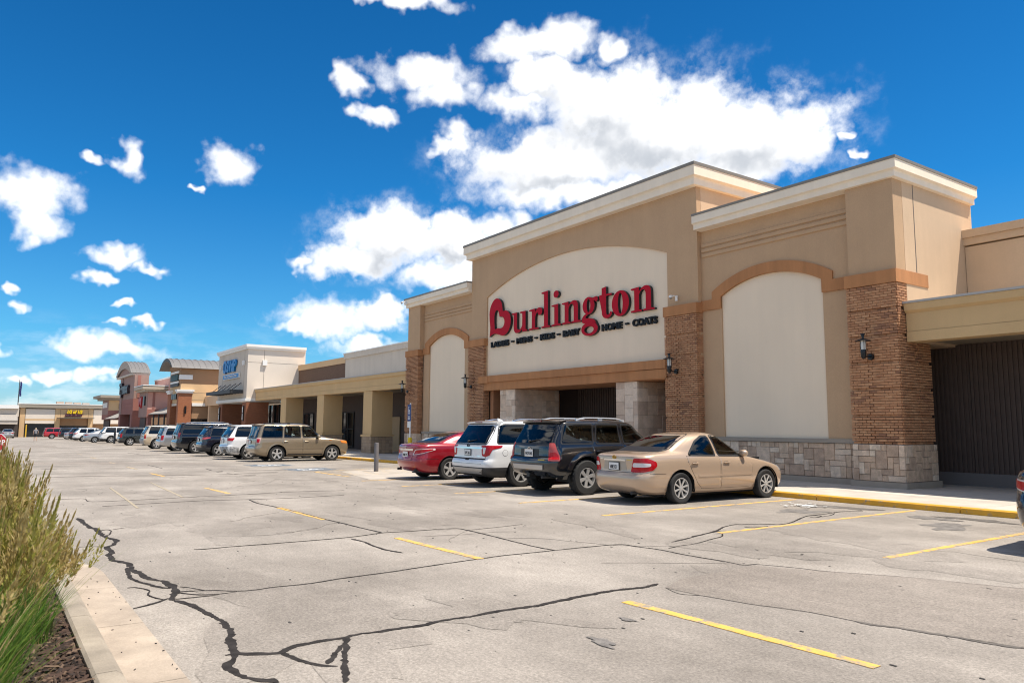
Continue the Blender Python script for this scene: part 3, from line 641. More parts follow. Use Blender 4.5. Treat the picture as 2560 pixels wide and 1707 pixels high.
# ---- random ashlar stone courses
def ashlar(u0, u1, v0, v1, place, unit=.155, seed=1, mats=STONES, name='stone', parent=st, big=((1, 1), (1, 2), (2, 1), (2, 2), (3, 2), (2, 2), (3, 1), (2, 3), (3, 3)), gap=.010):
    rr = random.Random(seed); nu = max(1, int(round((u1-u0)/unit))); nv = max(1, int(round((v1-v0)/unit)))
    du, dv = (u1-u0)/nu, (v1-v0)/nv; occ = [[False]*nv for _ in range(nu)]
    for j in range(nv):
        for i in range(nu):
            if occ[i][j]: continue
            opts = list(big); rr.shuffle(opts)
            for (a, b) in opts+[(1, 1)]:
                if i+a <= nu and j+b <= nv and all(not occ[p][q] for p in range(i, i+a) for q in range(j, j+b)): break
            for p in range(i, i+a):
                for q in range(j, j+b): occ[p][q] = True
            m = MB(); g = gap/2; d = rr.uniform(0, .012)
            U0, U1, V0, V1 = u0+i*du+g, u0+(i+a)*du-g, v0+j*dv+g, v0+(j+b)*dv-g; c = .007
            q = [place(x, z, t) for x, z, t in ((U0, V0, .05), (U1, V0, .05), (U1, V1, .05), (U0, V1, .05), (U0, V0, c-d), (U1, V0, c-d), (U1, V1, c-d), (U0, V1, c-d), (U0+c, V0+c, -d), (U1-c, V0+c, -d), (U1-c, V1-c, -d), (U0+c, V1-c, -d))]
            m.add(q, [(8, 9, 10, 11), (4, 5, 9, 8), (5, 6, 10, 9), (6, 7, 11, 10), (7, 4, 8, 11), (0, 1, 5, 4), (1, 2, 6, 5), (2, 3, 7, 6), (3, 0, 4, 7)])
            m.build(name, rr.choice(mats), parent)
def stone_base(x0, x1, yf, seed, side=None):
    b = MB(); b.box(x0+.02, x1-.02, yf+.03, yf+(side if side else .5), ZB+.12, 1.185); o = b.build('stone_base', GROUT, st)
    ashlar(x0, x1, .275, 1.185, lambda u, v, t: (u, yf+t, v), seed=seed, parent=o)
    if side: ashlar(yf+.05, yf+side, .275, 1.185, lambda u, v, t: (x1-t, u, v), seed=seed+5, parent=o)
    b = MB(); b.box(x0-.05, x1+.05, yf-.06, yf+(side+.06 if side else .3), .05, .27); b.build('plinth', PLIN, st)
stone_base(-11.02, -9.68, YF, 3, side=1.60)
stone_base(-16.09, -11.08, YW-.02, 11)
stone_base(-17.53, -16.15, YF, 17, side=.3)
stone_base(-36.45, -35.03, YF, 23, side=.3)
stone_base(-34.97, -30.11, YW-.02, 29)
stone_base(-30.05, -28.66, YF, 31, side=.3)
# travertine columns of the entrance
for x0, x1, yb, sd in ((-27.45, -26.33, 20.9, 5), (-20.02, -18.93, 20.6, 9)):
    y0 = YF+.10
    b = MB(); b.box(x0+.03, x1-.03, y0+.03, yb, ZB, 3.168); o = b.build('stone_column', GROUT, st)
    T = ((1, 1), (2, 1), (1, 2), (2, 2), (2, 2), (3, 2), (2, 3))
    ashlar(x0, x1, ZB+.02, 3.166, lambda u, v, t: (u, y0+t, v), unit=.225, seed=sd, mats=TRAV, name='tile', parent=o, big=T, gap=.006)
    ashlar(y0+.05, yb, ZB+.02, 3.166, lambda u, v, t: (x1-t, u, v), unit=.225, seed=sd+2, mats=TRAV, name='tile', parent=o, big=T, gap=.006)
# entrance recess
mb = MB(); mb.box(-28.65, -17.5, 22.6, 22.8, ZB, 3.5); mb.build('recess_wall', DARK2, st)
mb = MB(); mb.box(-28.66, -28.4, YF+.37, 22.6, ZB, 3.17); mb.build('recess_side', BRICKS[3], st)
mb = MB(); mb.box(-17.75, -17.5, YF+.34, 22.6, ZB, 3.17); mb.build('recess_side', BRICKS[3], st)
mb = MB(); mb.box(-28.4, -17.75, YF+2.21, 22.6, 3.45, 3.52); mb.build('recess_soffit', ORNG, st)
def ribbed(name, x0, x1, y, z0, z1, m, parent, pitch=.15, back=None):
    mb = MB(); n = int((x1-x0)/pitch)
    for i in range(n):
        a = x0+i*pitch; mb.box(a, a+pitch*.55, y-.035, y, z0, z1)
    mb.box(x0, x1, y+.001, y+.05, z0, z1); return mb.build(name, m, parent)
ribbed('ribbed_panel', -26.3, -23.6, 22.0, ZB, 3.44, DARK2, st)
mb = MB(); mb.box(-23.6, -19.9, 22.0, 22.08, 2.95, 3.44); mb.build('transom_panel', mat('transom', (.28, .2, .14), .8), st)
for i in range(5):
    x0 = -23.55+i*.73
    dr = boxpart('glass_door', GLASSD, st, x0+.05, x0+.66, 22.03, 22.05, ZB+.1, 2.93)
    mb = MB(); mb.box(x0, x0+.05, 21.98, 22.1, ZB, 2.95); mb.box(x0+.66, x0+.71, 21.98, 22.1, ZB, 2.95); mb.box(x0+.05, x0+.66, 21.98, 22.1, 2.86, 2.95); mb.box(x0+.05, x0+.66, 21.98, 22.1, ZB, ZB+.12); mb.box(x0+.05, x0+.66, 21.985, 22.09, 1.05, 1.12)
    mb.build('door_frame', FRAME, dr)

# ---- canopies either side
def canopy(par, x0, x1, yf, yb, zt, zb, cols, colw=.98, wallm=DARK, dz=0., lip=.30):
    mb = MB(); mb.box(x0, x1, yf, yf+.5, zb, zb+.25); mb.build('fascia_lower', TAN3, par)
    mb = MB(); mb.box(x0, x1, yf+.015, yf+.5, zb+.257, zt-lip); mb.build('fascia', TAN3, par)
    mb = MB(); mb.add([(x0, yf+.015, zt-lip+.002), (x1, yf+.015, zt-lip+.002), (x1, yf-.07, zt-lip+.07), (x0, yf-.07, zt-lip+.07), (x1, yf-.09, zt-.06), (x0, yf-.09, zt-.06), (x1, yf+.5, zt-.06), (x0, yf+.5, zt-.06), (x1, yf+.5, zt-lip), (x0, yf+.5, zt-lip)],
           [(0, 1, 2, 3), (3, 2, 4, 5), (5, 4, 6, 7), (7, 6, 8, 9), (0, 3, 5, 7, 9), (1, 8, 6, 4, 2)]); mb.build('fascia_cornice', TAN3, par)
    mb = MB(); mb.box(x0-.02, x1+.02, yf-.11, yb, zt-.055, zt); mb.build('canopy_roof', mat('roof_edge', (.42, .40, .37), .6), par)
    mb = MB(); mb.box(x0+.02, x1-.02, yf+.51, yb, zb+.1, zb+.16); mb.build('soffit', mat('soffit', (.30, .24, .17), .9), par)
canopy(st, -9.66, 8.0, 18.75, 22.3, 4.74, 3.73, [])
for x0 in [-11.18+1.83*i for i in range(11)]:
    ribbed('ribbed_wall_panel', x0, x0+1.8, 21.3, ZB+.32, 3.82, DARK2, st, pitch=.12)
mb = MB(); mb.box(-11.18, 8, 21.22, 21.5, ZB-.02, ZB+.32); mb.build('wall_kick', mat('kick', (.16, .14, .13), .9), st)
mb = MB(); mb.box(-9.66, 8, 22.14, 22.6, 4.6, 6.62); mb.build('parapet_wall', TAN2, st)
mb = MB(); mb.box(-9.72, 8, 22.02, 22.6, 6.86, 7.08); mb.box(-9.70, 8, 22.08, 22.6, 6.66, 6.857); mb.build('parapet_cornice', TAN2, st)
mb = MB(); mb.box(-9.2, 8, 22.61, 60, 3.9, 6.6); mb.build('rear_block', TAN, st)
for xc in (-1.6, 5.9):
    mb = MB(); mb.box(xc-.5, xc+.5, 18.78, 20.1, ZB, 3.73); mb.build('canopy_column', TAN3, st)

# ------------------------------------------------------------------ the shops further along
def brick_mat(name, c1, c2, mortar, s=1.):
    m = bpy.data.materials.new(name); m.use_nodes = True; N, L = m.node_tree.nodes, m.node_tree.links; b = N['Principled BSDF']; b.inputs['Roughness'].default_value = .9
    g = N.new('ShaderNodeNewGeometry'); sp = N.new('ShaderNodeSeparateXYZ'); L.new(g.outputs['Position'], sp.inputs[0])
    ad = N.new('ShaderNodeMath'); L.new(sp.outputs[0], ad.inputs[0]); L.new(sp.outputs[1], ad.inputs[1])
    cb = N.new('ShaderNodeCombineXYZ'); L.new(ad.outputs[0], cb.inputs[0]); L.new(sp.outputs[2], cb.inputs[1])
    t = N.new('ShaderNodeTexBrick'); t.inputs['Scale'].default_value = s; t.inputs['Color1'].default_value = (*c1, 1); t.inputs['Color2'].default_value = (*c2, 1); t.inputs['Mortar'].default_value = (*mortar, 1)
    t.inputs['Brick Width'].default_value = .2; t.inputs['Row Height'].default_value = .067; t.inputs['Mortar Size'].default_value = .006; L.new(cb.outputs[0], t.inputs['Vector'])
    L.new(t.outputs['Color'], b.inputs['Base Color']); return m
RBRICK = brick_mat('red_brick', (.31, .105, .045), (.36, .135, .06), (.26, .12, .065))
RBRICK2 = brick_mat('red_brick_dark', (.235, .085, .04), (.28, .105, .05), (.2, .09, .05))
BBRICK = brick_mat('brown_brick', (.135, .075, .045), (.16, .09, .055), (.11, .065, .045))
WHT = mat('stucco_white_sunlit', (.70, .61, .51), .9, var=.04, scale=.6, fine=.03, fscale=40.)
GRYW = mat('stucco_grey_white', (.585, .505, .415), .9, streak=.06, var=.05, scale=.6)
TANB = mat('stucco_brown', (.36, .215, .12), .9, var=.05, scale=.6)
YELT = mat('stucco_yellow_tan', (.62, .415, .225), .9, var=.05, scale=.6)
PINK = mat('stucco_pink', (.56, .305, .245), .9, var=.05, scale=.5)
ROSE = mat('stucco_rose', (.32, .135, .105), .9, var=.05, scale=.5)
MAUVE = mat('stucco_mauve', (.34, .215, .175), .9, var=.05, scale=.5)
METR = mat('metal_roof_grey', (.20, .19, .18), .55, metal=.2, var=.08, scale=2.)
SHIN = mat('shingle_grey', (.30, .275, .245), .9, var=.2, scale=8.)
WHITEP = mat('white_paint_trim', (.8, .78, .74), .6)
BLACKP = mat('black_metal', (.012, .012, .013), .35, metal=.2)
GREYM = mat('grey_metal', (.05, .05, .052), .6, metal=.2)
ZD = -.16
def hbox(par, name, m, *b): mb = MB(); mb.box(*b); return mb.build(name, m, par)
# ---- covered walkway
ar = thing('arcade_building', 'low tan arcade with square columns between the big store and the white tower', 'arcade', (-51, 18.75, ZD))
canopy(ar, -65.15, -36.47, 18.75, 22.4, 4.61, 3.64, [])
M_BLK = [mat('base_block_%d' % i, c, .9, fine=.08, fscale=50.) for i, c in enumerate([(.40, .285, .185), (.36, .255, .165), (.43, .31, .205)])]
for x0 in (-42.78, -50.6, -58.45):
    z0 = gz(x0)+KH
    c = hbox(ar, 'column', TAN3, x0, x0+1.25, 18.80, 20.15, 1.05, 3.635)
    hbox(ar, 'column_cap', TAN3, x0-.09, x0+1.34, 18.71, 20.24, .93, 1.045)
    o = hbox(ar, 'column_base', GROUT, x0-.02, x0+1.27, 18.78, 20.17, z0-.05, .925)
    for f in range(2):
        n = 6
        for i in range(n):
            for j in range(5):
                w = (1.33 if f == 0 else 1.43)/n; h = (.92-z0)/5; mb = MB()
                if f == 0: mb.box(x0-.04+i*w+.006, x0-.04+(i+1)*w-.006, 18.76, 18.8, z0+j*h+.006, z0+(j+1)*h-.006)
                else: mb.box(x0+1.25, x0+1.29, 18.76+i*w+.006, 18.76+(i+1)*w-.006, z0+j*h+.006, z0+(j+1)*h-.006)
                mb.build('block', rnd.choice(M_BLK), o, fix=False)
hbox(ar, 'back_wall', DARK2, -65.15, -36.47, 22.2, 22.5, ZD-.2, 3.75)
hbox(ar, 'kick_board', mat('kick_tan', (.42, .29, .17), .9), -41.4, -36.47, 22.14, 22.19, ZD, .28)
ribbed('ribbed_wall_panel', -41.3, -36.5, 22.13, .3, 3.72, DARK2, ar, .3)
for x0, w in ((-47.6, 1.1), (-55.3, .95), (-56.5, .95), (-54.1, .95), (-53.0, .95), (-62.5, .95), (-61.3, .95)):
    d = hbox(ar, 'window', GLASSD, x0, x0+w, 22.16, 22.18, .05, 2.5)
    for q in ((x0-.06, x0, .0, 2.56), (x0+w, x0+w+.06, .0, 2.56), (x0, x0+w, 2.5, 2.56), (x0, x0+w, .0, .1), (x0, x0+w, 1.3, 1.36)):
        hbox(d, 'frame', FRAME, q[0]+.001, q[1]-.001, 22.1, 22.15, q[2], q[3])
dr = hbox(ar, 'door', mat('door_tan', (.46, .31, .17), .8), -45.6, -44.5, 22.12, 22.18, ZD+.05, 2.15)
hbox(ar, 'parapet_white', GRYW, -54.3, -36.4, 22.3, 22.8, 4.55, 6.6)
hbox(ar, 'parapet_white_cornice', GRYW, -54.4, -36.4, 22.18, 22.8, 6.603, 6.98); hbox(ar, 'parapet_coping', WHITEP, -54.42, -36.4, 22.14, 22.8, 6.983, 7.05)
hbox(ar, 'parapet_tan', YELT, -65.1, -54.45, 22.35, 22.8, 6.33, 6.80)
hbox(ar, 'parapet_brick', BBRICK, -65.1, -54.45, 22.42, 22.8, 4.55, 6.327)
hbox(ar, 'rear_block', TAN, -65.1, -36.4, 22.81, 60, ZD, 6.4)
# ---- white tower
tw = thing('tower_shop', 'white tower shop with blue sign and dark metal awning over brick piers', 'shop', (-70, 18, ZD-.15))
Z0 = -.45
hbox(tw, 'front_wall', GRYW, -74.85, -65.2, 18.0, 23.0, 3.83, 8.05)
hbox(tw, 'side_skin', WHT, -65.2, -65.18, 18.0, 23.0, 3.83, 8.04)  # whiter copy of the front stucco, sunlight on this side put into its colour
hbox(tw, 'band', WHITEP, -74.95, -65.10, 17.9, 20.9, 3.58, 3.826)
hbox(tw, 'soffit', GRYW, -74.8, -65.2, 18.0, 23, 3.5, 3.575)
cornice([(-74.85, 23.0), (-74.85, 18.0), (-65.18, 18.0), (-65.18, 23.0)], 8.0, .48, .22, 'cornice_white', WHITEP, tw)
for x0, x1 in ((-66.3, -65.12), (-74.3, -72.95)):
    hbox(tw, 'brick_pier', RBRICK2, x0, x1, 18.0, 19.9, Z0, 3.49)
    l = hbox(tw, 'wall_light', BLACKP, (x0+x1)/2-.09, (x0+x1)/2+.09, 17.9, 17.99, 1.9, 3.2)
    for zz in (2.02, 2.6): hbox(l, 'lens', WHITEP, (x0+x1)/2-.06, (x0+x1)/2+.06, 17.86, 17.895, zz, zz+.48)
hbox(tw, 'shop_front', GLASSD, -73, -66.2, 21.5, 21.6, Z0, 3.4)
for x in (-72.6, -71.2, -69.8, -68.4, -67): hbox(tw, 'mullion', FRAME, x-.05, x+.05, 21.4, 21.5, Z0, 3.4)
aw = hbox(tw, 'awning', GREYM, -74.5, -66.25, 16.95, 17.95, 4.42, 4.52)
for i in range(9): hbox(aw, 'slat', GREYM, -74.4+i*1.0, -74.25+i*1.0, 17.0, 17.95, 4.27, 4.40)
hbox(aw, 'front_beam', GREYM, -74.55, -66.2, 16.88, 16.945, 4.25, 4.56); hbox(aw, 'side_beam', GREYM, -66.24, -66.15, 16.95, 17.95, 4.25, 4.56)
for i in range(5):
    mb = MB(); x = -73.7+i*1.7; mb.cyl((x, 17.15, 4.52), (x, 18.0, 5.2), .03, n=6); mb.build('tie_rod', BLACKP, tw)
for b in ((-66.32, -65.98, 17.85, 17.98, 6.68, 7.08), (-74.0, -73.7, 17.85, 17.98, 6.68, 7.08), (-65.17, -65.0, 19.22, 19.6, 6.66, 7.11)): hbox(tw, 'floodlight', WHITEP, *b)
for b in ((-66.18, -66.15, 17.994, 18.02, 3.9, 8.0), (-73.2, -73.17, 17.994, 18.02, 3.9, 8.0), (-65.185, -65.174, 19.37, 19.40, 3.9, 8.0), (-65.185, -65.174, 18.0, 22.9, 6.88, 6.905)): hbox(tw, 'joint', GROUT, *b)
BLUE = mat('sign_blue', (.012, .20, .50), .45); BLUE2 = mat('sign_blue_dark', (.008, .07, .24), .4)
sg = thing('blue_shop_sign', 'blue raised lettering with an oval mark on the white tower', 'sign', (-70, 17.9, 5.6))
U, V = (1, 0, 0), (0, 0, 1)
def letters(par, s, size, x, y, z, depth, m, bold=0., sx=1., shear=0., align='LEFT', name='lettering', u=U, v=V):
    me = text_mesh(name, s, size, depth, m, align, bold, sx, shear); reframe(me, (x, y, z), u, v); return obj(name, me, par)
# oval mark
mb = MB(); ov = [(-72.0+.62*math.cos(t), 6.83+.60*math.sin(t)) for t in [i*.2618 for i in range(24)]]; iv = [(-72.0+.36*math.cos(t), 6.83+.36*math.sin(t)) for t in [i*.2618 for i in range(24)]]
mb.prism(ov, [iv], lambda u, v, d: (u, d, v), 17.8, 17.97, 0, 1); mb.build('oval_mark', [BLUE, BLUE2], sg)
hbox(sg, 'mark_bar', BLUE, -72.14, -72.02, 17.83, 17.96, 6.5, 7.15); hbox(sg, 'mark_bar', BLUE, -71.9, -71.8, 17.83, 17.96, 6.5, 7.15)
hbox(sg, 'mark_back', WHITEP, -72.3, -71.7, 17.94, 17.985, 6.5, 7.15)
letters(sg, 'SVdP', 1.42, -71.35, 17.88, 6.35, .16, BLUE, bold=.05, sx=1.02)
hbox(sg, 'caption_edge', WHITEP, -72.6, -67.3, 17.86, 17.98, 5.66, 6.12); hbox(sg, 'caption_box', BLUE, -72.5, -67.4, 17.82, 17.857, 5.72, 6.06)
letters(sg, 'Store and Donation Center', .36, -69.95, 17.81, 5.8, .012, WHITEP, sx=1.05, align='CENTER', name='caption')
# ---- tan building with grey barrel roof
def barrel(par, x0, x1, zs, s, y0, y1, th, name, m, seams=9, fm=None):
    pts = arch(x0, x1, zs, s, 22); inn = arch(x0+th, x1-th, zs, s-th, 22)
    o = pts+list(reversed(inn)); mb = MB(); mb.prism(o, [], lambda u, v, d: (u, d, v), y0, y1, 1, 0); r = mb.build(name, [m, fm], par, smooth=35)
    for i in range(seams):
        y = y0+(y1-y0)*(i+.5)/seams; p2 = arch(x0-.03, x1+.03, zs, s+.05, 22); mb = MB(); mb.prism(p2+list(reversed(arch(x0+.02, x1-.02, zs, s-.02, 22))), [], lambda u, v, d: (u, d, v), y-.03, y+.03, 0, 0); mb.build('seam', m, r)
    return r
tb = thing('barrel_roof_shop', 'tan shop with wide grey barrel roof and orange brick pier', 'shop', (-90, 17, -.5))
Zt = -.55
barrel(tb, -93.85, -86.4, 7.62, 1.2, 16.0, 22.5, .34, 'barrel_roof', METR, 10, mat('roof_edge_dark', (.055, .06, .062), .6))
mb = MB(); mb.prism([(x, z) for x, z in arch(-92.9, -87.2, 7.6, .9, 16)], [], lambda u, v, d: (u, d, v), 16.9, 22, 0, 0); mb.build('gable', TANB, tb)
hbox(tb, 'upper_wall', TANB, -92.6, -86.95, 17.0, 22.5, 5.95, 7.6); hbox(tb, 'lower_wall', YELT, -92.6, -86.93, 17.05, 22.5, 3.9, 5.945)
hbox(tb, 'white_panel', WHITEP, -87.6, -86.85, 16.94, 18.2, 6.42, 6.92); hbox(tb, 'white_band', WHITEP, -86.94, -86.75, 18.25, 20.1, 3.57, 3.9)
for x0, x1, dm in ((-87.4, -86.8, 'r'), (-92.4, -91.0, 'l')):
    hbox(tb, 'brick_pier', RBRICK, x0-.2, x1+.02, 16.85, 18.2, Zt, 4.95)
    hbox(tb, 'pier_cap', WHITEP, x0-.35, x1+.2, 16.65, 18.4, 5.14, 5.32); hbox(tb, 'pier_cap_lower', WHITEP, x0-.27, x1+.1, 16.75, 18.3, 4.953, 5.137)
hbox(tb, 'pier_light', BLACKP, -86.77, -86.66, 17.5, 17.68, 2.75, 3.55)
hbox(tb, 'front_panel', GRYW, -90.9, -87.6, 16.98, 17.04, 3.6, 3.85); hbox(tb, 'recess', DARK2, -91, -87.4, 18.0, 18.2, Zt, 3.6)
hbox(tb, 'ground_floor', TANB, -92.6, -87.0, 18.3, 22.5, 2.2, 3.895); hbox(tb, 'shop_window', GLASSD, -92.6, -87.02, 18.35, 22.5, Zt, 2.197)
hbox(tb, 'link_canopy', TAN2, -86.9, -75.0, 19.6, 22.3, 3.6, 4.6); hbox(tb, 'link_wall', TANB, -86.9, -75, 22.3, 22.6, Zt, 5.2); hbox(tb, 'link_column', TAN2, -85.8, -85.2, 19.7, 21.0, Zt, 3.6)
for z in (4.97, 4.2): hbox(tb, 'joint', GROUT, -86.935, -86.922, 18.2, 22, z, z+.03)
ss = thing('upper_shop_sign', 'dark teal lettering between white bands under the barrel roof', 'sign', (-89.5, 16.9, 5.7))
TEAL = mat('sign_teal', (.02, .06, .065), .5)
for z0, z1, m in ((7.12, 7.35, WHITEP), (6.05, 6.25, WHITEP), (5.70, 6.02, GREYM)): hbox(ss, 'sign_band', m, -91.6, -87.55, 16.86, 16.97, z0, z1)
for i in range(7): hbox(ss, 'letter', TEAL, -91.4+i*.55, -91.4+i*.55+.38, 16.8, 16.93, 6.33, 7.0)
s2 = thing('small_dark_sign', 'small dark three letter sign on the brick entrance of the barrel roofed shop', 'sign', (-89.3, 16.9, 4.3))
for i in range(3): hbox(s2, 'letter', BLACKP, -90.5+i*.86, -90.5+i*.86+.7, 16.82, 16.97, 4.3, 4.88)
# ---- pink shops
pk = thing('pink_arched_shop', 'tall pink and rose shop with a rounded arched roof', 'shop', (-120, 16.5, -.7))
Zp = -.8; F = 16.5
barrel(pk, -130.1, -115.2, 8.66, 2.0, F-.4, 18.6, 1.1, 'arched_roof', METR, 5, mat('roof_edge_beige', (.42, .35, .28), .8))
mb = MB(); mb.prism(arch(-129.2, -116.2, 8.6, 1.6, 22), [], lambda u, v, d: (u, d, v), F-.15, 18.4, 0, 0); mb.build('arched_gable', MAUVE, pk)
hbox(pk, 'eave', GRYW, -130.0, -115.3, F-.3, 18.5, 8.35, 8.62)
hbox(pk, 'upper_wall', MAUVE, -126.9, -114.55, F, 18.3, 5.1, 8.345); hbox(pk, 'lower_wall', ROSE, -126.9, -114.52, F-.03, 18.3, 2.95, 5.095)
for z in (3.4, 3.9, 4.4): hbox(pk, 'joint', ROSE, -126.9, -115, F-.06, F-.04, z, z+.06)
for x0, x1 in ((-115.9, -114.5), (-126.9, -125.4)): hbox(pk, 'pier', ROSE, x0, x1, F-.1, 18.3, Zp, 2.945)
hbox(pk, 'recess', DARK2, -125.4, -115.9, 17.6, 17.8, Zp, 2.945)
hbox(pk, 'panel', MAUVE, -126.8, -124.8, F-.12, F-.01, 3.0, 8.3)
hbox(pk, 'side_stripe', ROSE, -114.54, -114.5, 16.9, 17.3, 5.2, 8.3)
hbox(pk, 'parapet', PINK, -116, -100, 19.3, 20.5, 5.5, 7.55); hbox(pk, 'parapet_coping', WHITEP, -116, -100, 19.25, 20.5, 7.553, 7.75)
s3 = thing('dark_shop_sign', 'dark raised lettering on the mauve wall under the arched roof', 'sign', (-120, 16.3, 5.8))
letters(s3, 'T·J·maxx', 2.15, -126.3, F-.2, 6.0, .3, mat('sign_purple', (.03, .018, .028), .4), bold=.10, sx=1.05)
p2 = thing('pink_corner_shop', 'low pink corner shop with beige cornice beside the arched roof', 'shop', (-108, 17, -.7))
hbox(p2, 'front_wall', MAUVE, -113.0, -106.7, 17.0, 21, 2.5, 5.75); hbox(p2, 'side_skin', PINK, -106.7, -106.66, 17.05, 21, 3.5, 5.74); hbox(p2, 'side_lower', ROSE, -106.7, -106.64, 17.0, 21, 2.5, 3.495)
hbox(p2, 'side_stripe', ROSE, -106.655, -106.63, 17.6, 17.9, 3.5, 5.7)
cornice([(-113.0, 17.0), (-106.66, 17.0), (-106.66, 21.0)], 5.75, .75, .75, 'cornice_beige', mat('cornice_beige', (.46, .39, .30), .8), p2)
hbox(p2, 'coping', WHITEP, -113.5, -105.95, 16.3, 21, 6.5, 6.62)
hbox(p2, 'lower_front', ROSE, -113.0, -106.7, 17.2, 17.6, Zp, 2.495); hbox(p2, 'dark_opening', DARK2, -112, -108, 17.05, 17.19, Zp, 2.4)
mb = MB()
rf = [(-106.6, 17.2, 2.9), (-94.0, 17.2, 2.9), (-94.0, 20.2, 4.2), (-106.6, 20.2, 4.2), (-106.6, 17.2, 2.8), (-94.0, 17.2, 2.8), (-94.0, 20.2, 4.1), (-106.6, 20.2, 4.1)]
mb.add(rf, [(0, 1, 2, 3), (4, 7, 6, 5), (0, 4, 5, 1), (1, 5, 6, 2), (2, 6, 7, 3), (3, 7, 4, 0)]); mb.build('walkway_roof', SHIN, p2)
for x in (-104, -100.5, -97):
    mb = MB(); mb.cyl((x, 17.4, Zp), (x, 17.4, 2.8), .09, n=8); mb.build('post', GREYM, p2)
hbox(p2, 'walkway_wall', mat('shop_wall_grey', (.34, .31, .27), .9), -106.6, -93.9, 20.2, 20.5, 1.6, 4.1); hbox(p2, 'walkway_windows', GLASSD, -106.6, -93.9, 20.25, 20.6, Zp, 1.597)
s4 = thing('red_shop_sign', 'red sign on the mauve front of the pink corner shop', 'sign', (-111, 16.8, 3.6))
RED = mat('sign_red', (.42, .012, .02), .4)
mb = MB(); mb.prism([(-112.6, 5.1), (-112.0, 3.9), (-111.3, 4.6), (-110.6, 3.7), (-110.1, 5.2), (-110.7, 5.0), (-111.2, 5.25), (-111.9, 4.9)], [], lambda u, v, d: (u, d, v), 16.8, 16.98, 0, 0); mb.build('red_mark', RED, s4)
hbox(s4, 'dark_box', BLACKP, -108.9, -107.9, 16.82, 16.98, 4.0, 5.2)
# ---- yellow corner shop beyond
ys = thing('yellow_corner_shop', 'yellow corner shop with wide grey brown cornice past the pink shops', 'shop', (-148, 17, -.8))
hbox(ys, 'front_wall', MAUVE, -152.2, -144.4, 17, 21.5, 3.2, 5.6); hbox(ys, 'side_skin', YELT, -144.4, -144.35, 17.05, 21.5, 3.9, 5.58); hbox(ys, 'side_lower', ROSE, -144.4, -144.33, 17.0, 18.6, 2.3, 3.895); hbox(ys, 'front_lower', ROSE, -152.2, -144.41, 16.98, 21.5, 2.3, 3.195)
cornice([(-152.2, 21.5), (-152.2, 17.0), (-144.35, 17.0), (-144.35, 21.5)], 5.6, .95, 1.4, 'cornice_brown', mat('cornice_brown', (.33, .28, .215), .8), ys)
hbox(ys, 'sign_panel', WHITEP, -150.8, -145.4, 16.9, 16.98, 4.35, 5.2); hbox(ys, 'openings', DARK2, -152, -144.5, 17.3, 17.5, Zp-.2, 2.29)
for y in (18.6, 20.2): hbox(ys, 'wall_light', BLACKP, -144.34, -144.2, y, y+.15, 4.2, 5.0)
mb = MB(); mb.add([(-144.3, 16.6, 2.5), (-132, 16.6, 2.5), (-132, 19.6, 3.9), (-144.3, 19.6, 3.9), (-144.3, 16.6, 2.4), (-132, 16.6, 2.4), (-132, 19.6, 3.8), (-144.3, 19.6, 3.8)], [(0, 1, 2, 3), (4, 7, 6, 5), (0, 4, 5, 1), (1, 5, 6, 2), (2, 6, 7, 3), (3, 7, 4, 0)]); mb.build('walkway_roof', SHIN, ys)
hbox(ys, 'walkway_wall', GRYW, -144.3, -130, 19.6, 19.9, Zp-.2, 3.8)
# ---- building closing the end of the lot
fb = thing('end_shop', 'long tan and white shop closing the far end of the lot', 'shop', (-172, 12, -1)); X = -170.; Zf = -1.05
fp = lambda name, m, y0, y1, z0, z1, dx=0., d=1.: hbox(fb, name, m, X+dx-d, X+dx, y0, y1, z0, z1)
fp('core', TANB, 5.2, 34, Zf, 5.0, -1., 12)
fp('fascia', mat('fascia_taupe', (.30, .255, .20), .8), 4.95, 34, 4.55, 5.25, .6, 1.6); fp('coping', WHITEP, 4.9, 34, 5.253, 5.4, .65, 1.7)
for y0, y1, z0, z1, m, nm in ((5.3, 6.12, Zf, 4.5, YELT, 'pier'), (11.0, 11.86, Zf, 4.5, YELT, 'pier'), (16.64, 17.44, Zf, 4.5, YELT, 'pier'), (6.2, 10.95, 2.48, 4.35, WHT, 'white_panel'), (6.2, 10.95, 2.15, 2.475, YELT, 'stripe'), (6.2, 10.95, 1.58, 2.147, WHT, 'white_panel'), (11.9, 16.6, 2.7, 4.45, YELT, 'sign_wall'), (17.5, 24, 1.6, 4.35, WHT, 'white_panel')): fp(nm, m, y0, y1, z0, z1, .2)
fp('opening', FRAME, 6.15, 10.95, Zf, 1.5, -.3, .4); fp('opening', FRAME, 11.9, 16.6, Zf, 1.2, -.3, .4); fp('back_wall', TANB, 11.9, 16.6, 1.2, 2.7, -.2, .4)
fp('awning', mat('awning_dark', (.09, .085, .075), .7), 11.3, 17.4, 2.62, 2.72, 3.2, 3.)
for i in range(4): hbox(fb, 'rooftop_unit', GRYW, X-6, X-4, 11.4+i*1.5, 12.6+i*1.5, 5.4, 5.95-.06*i)
hbox(fb, 'yellow_post', mat('yellow_post', (.7, .42, .03), .6), X+.25, X+.45, 6.35, 6.55, Zf, 1.4)
s5 = thing('yellow_shop_sign', 'yellow fraction numerals over a maroon caption board on the end shop', 'sign', (X+.2, 14, 3))
MAR = mat('sign_maroon', (.10, .012, .03), .5); SYEL = mat('sign_yellow', (.85, .58, .01), .4)
Uf, Vf = (0, 1, 0), (0, 0, 1)
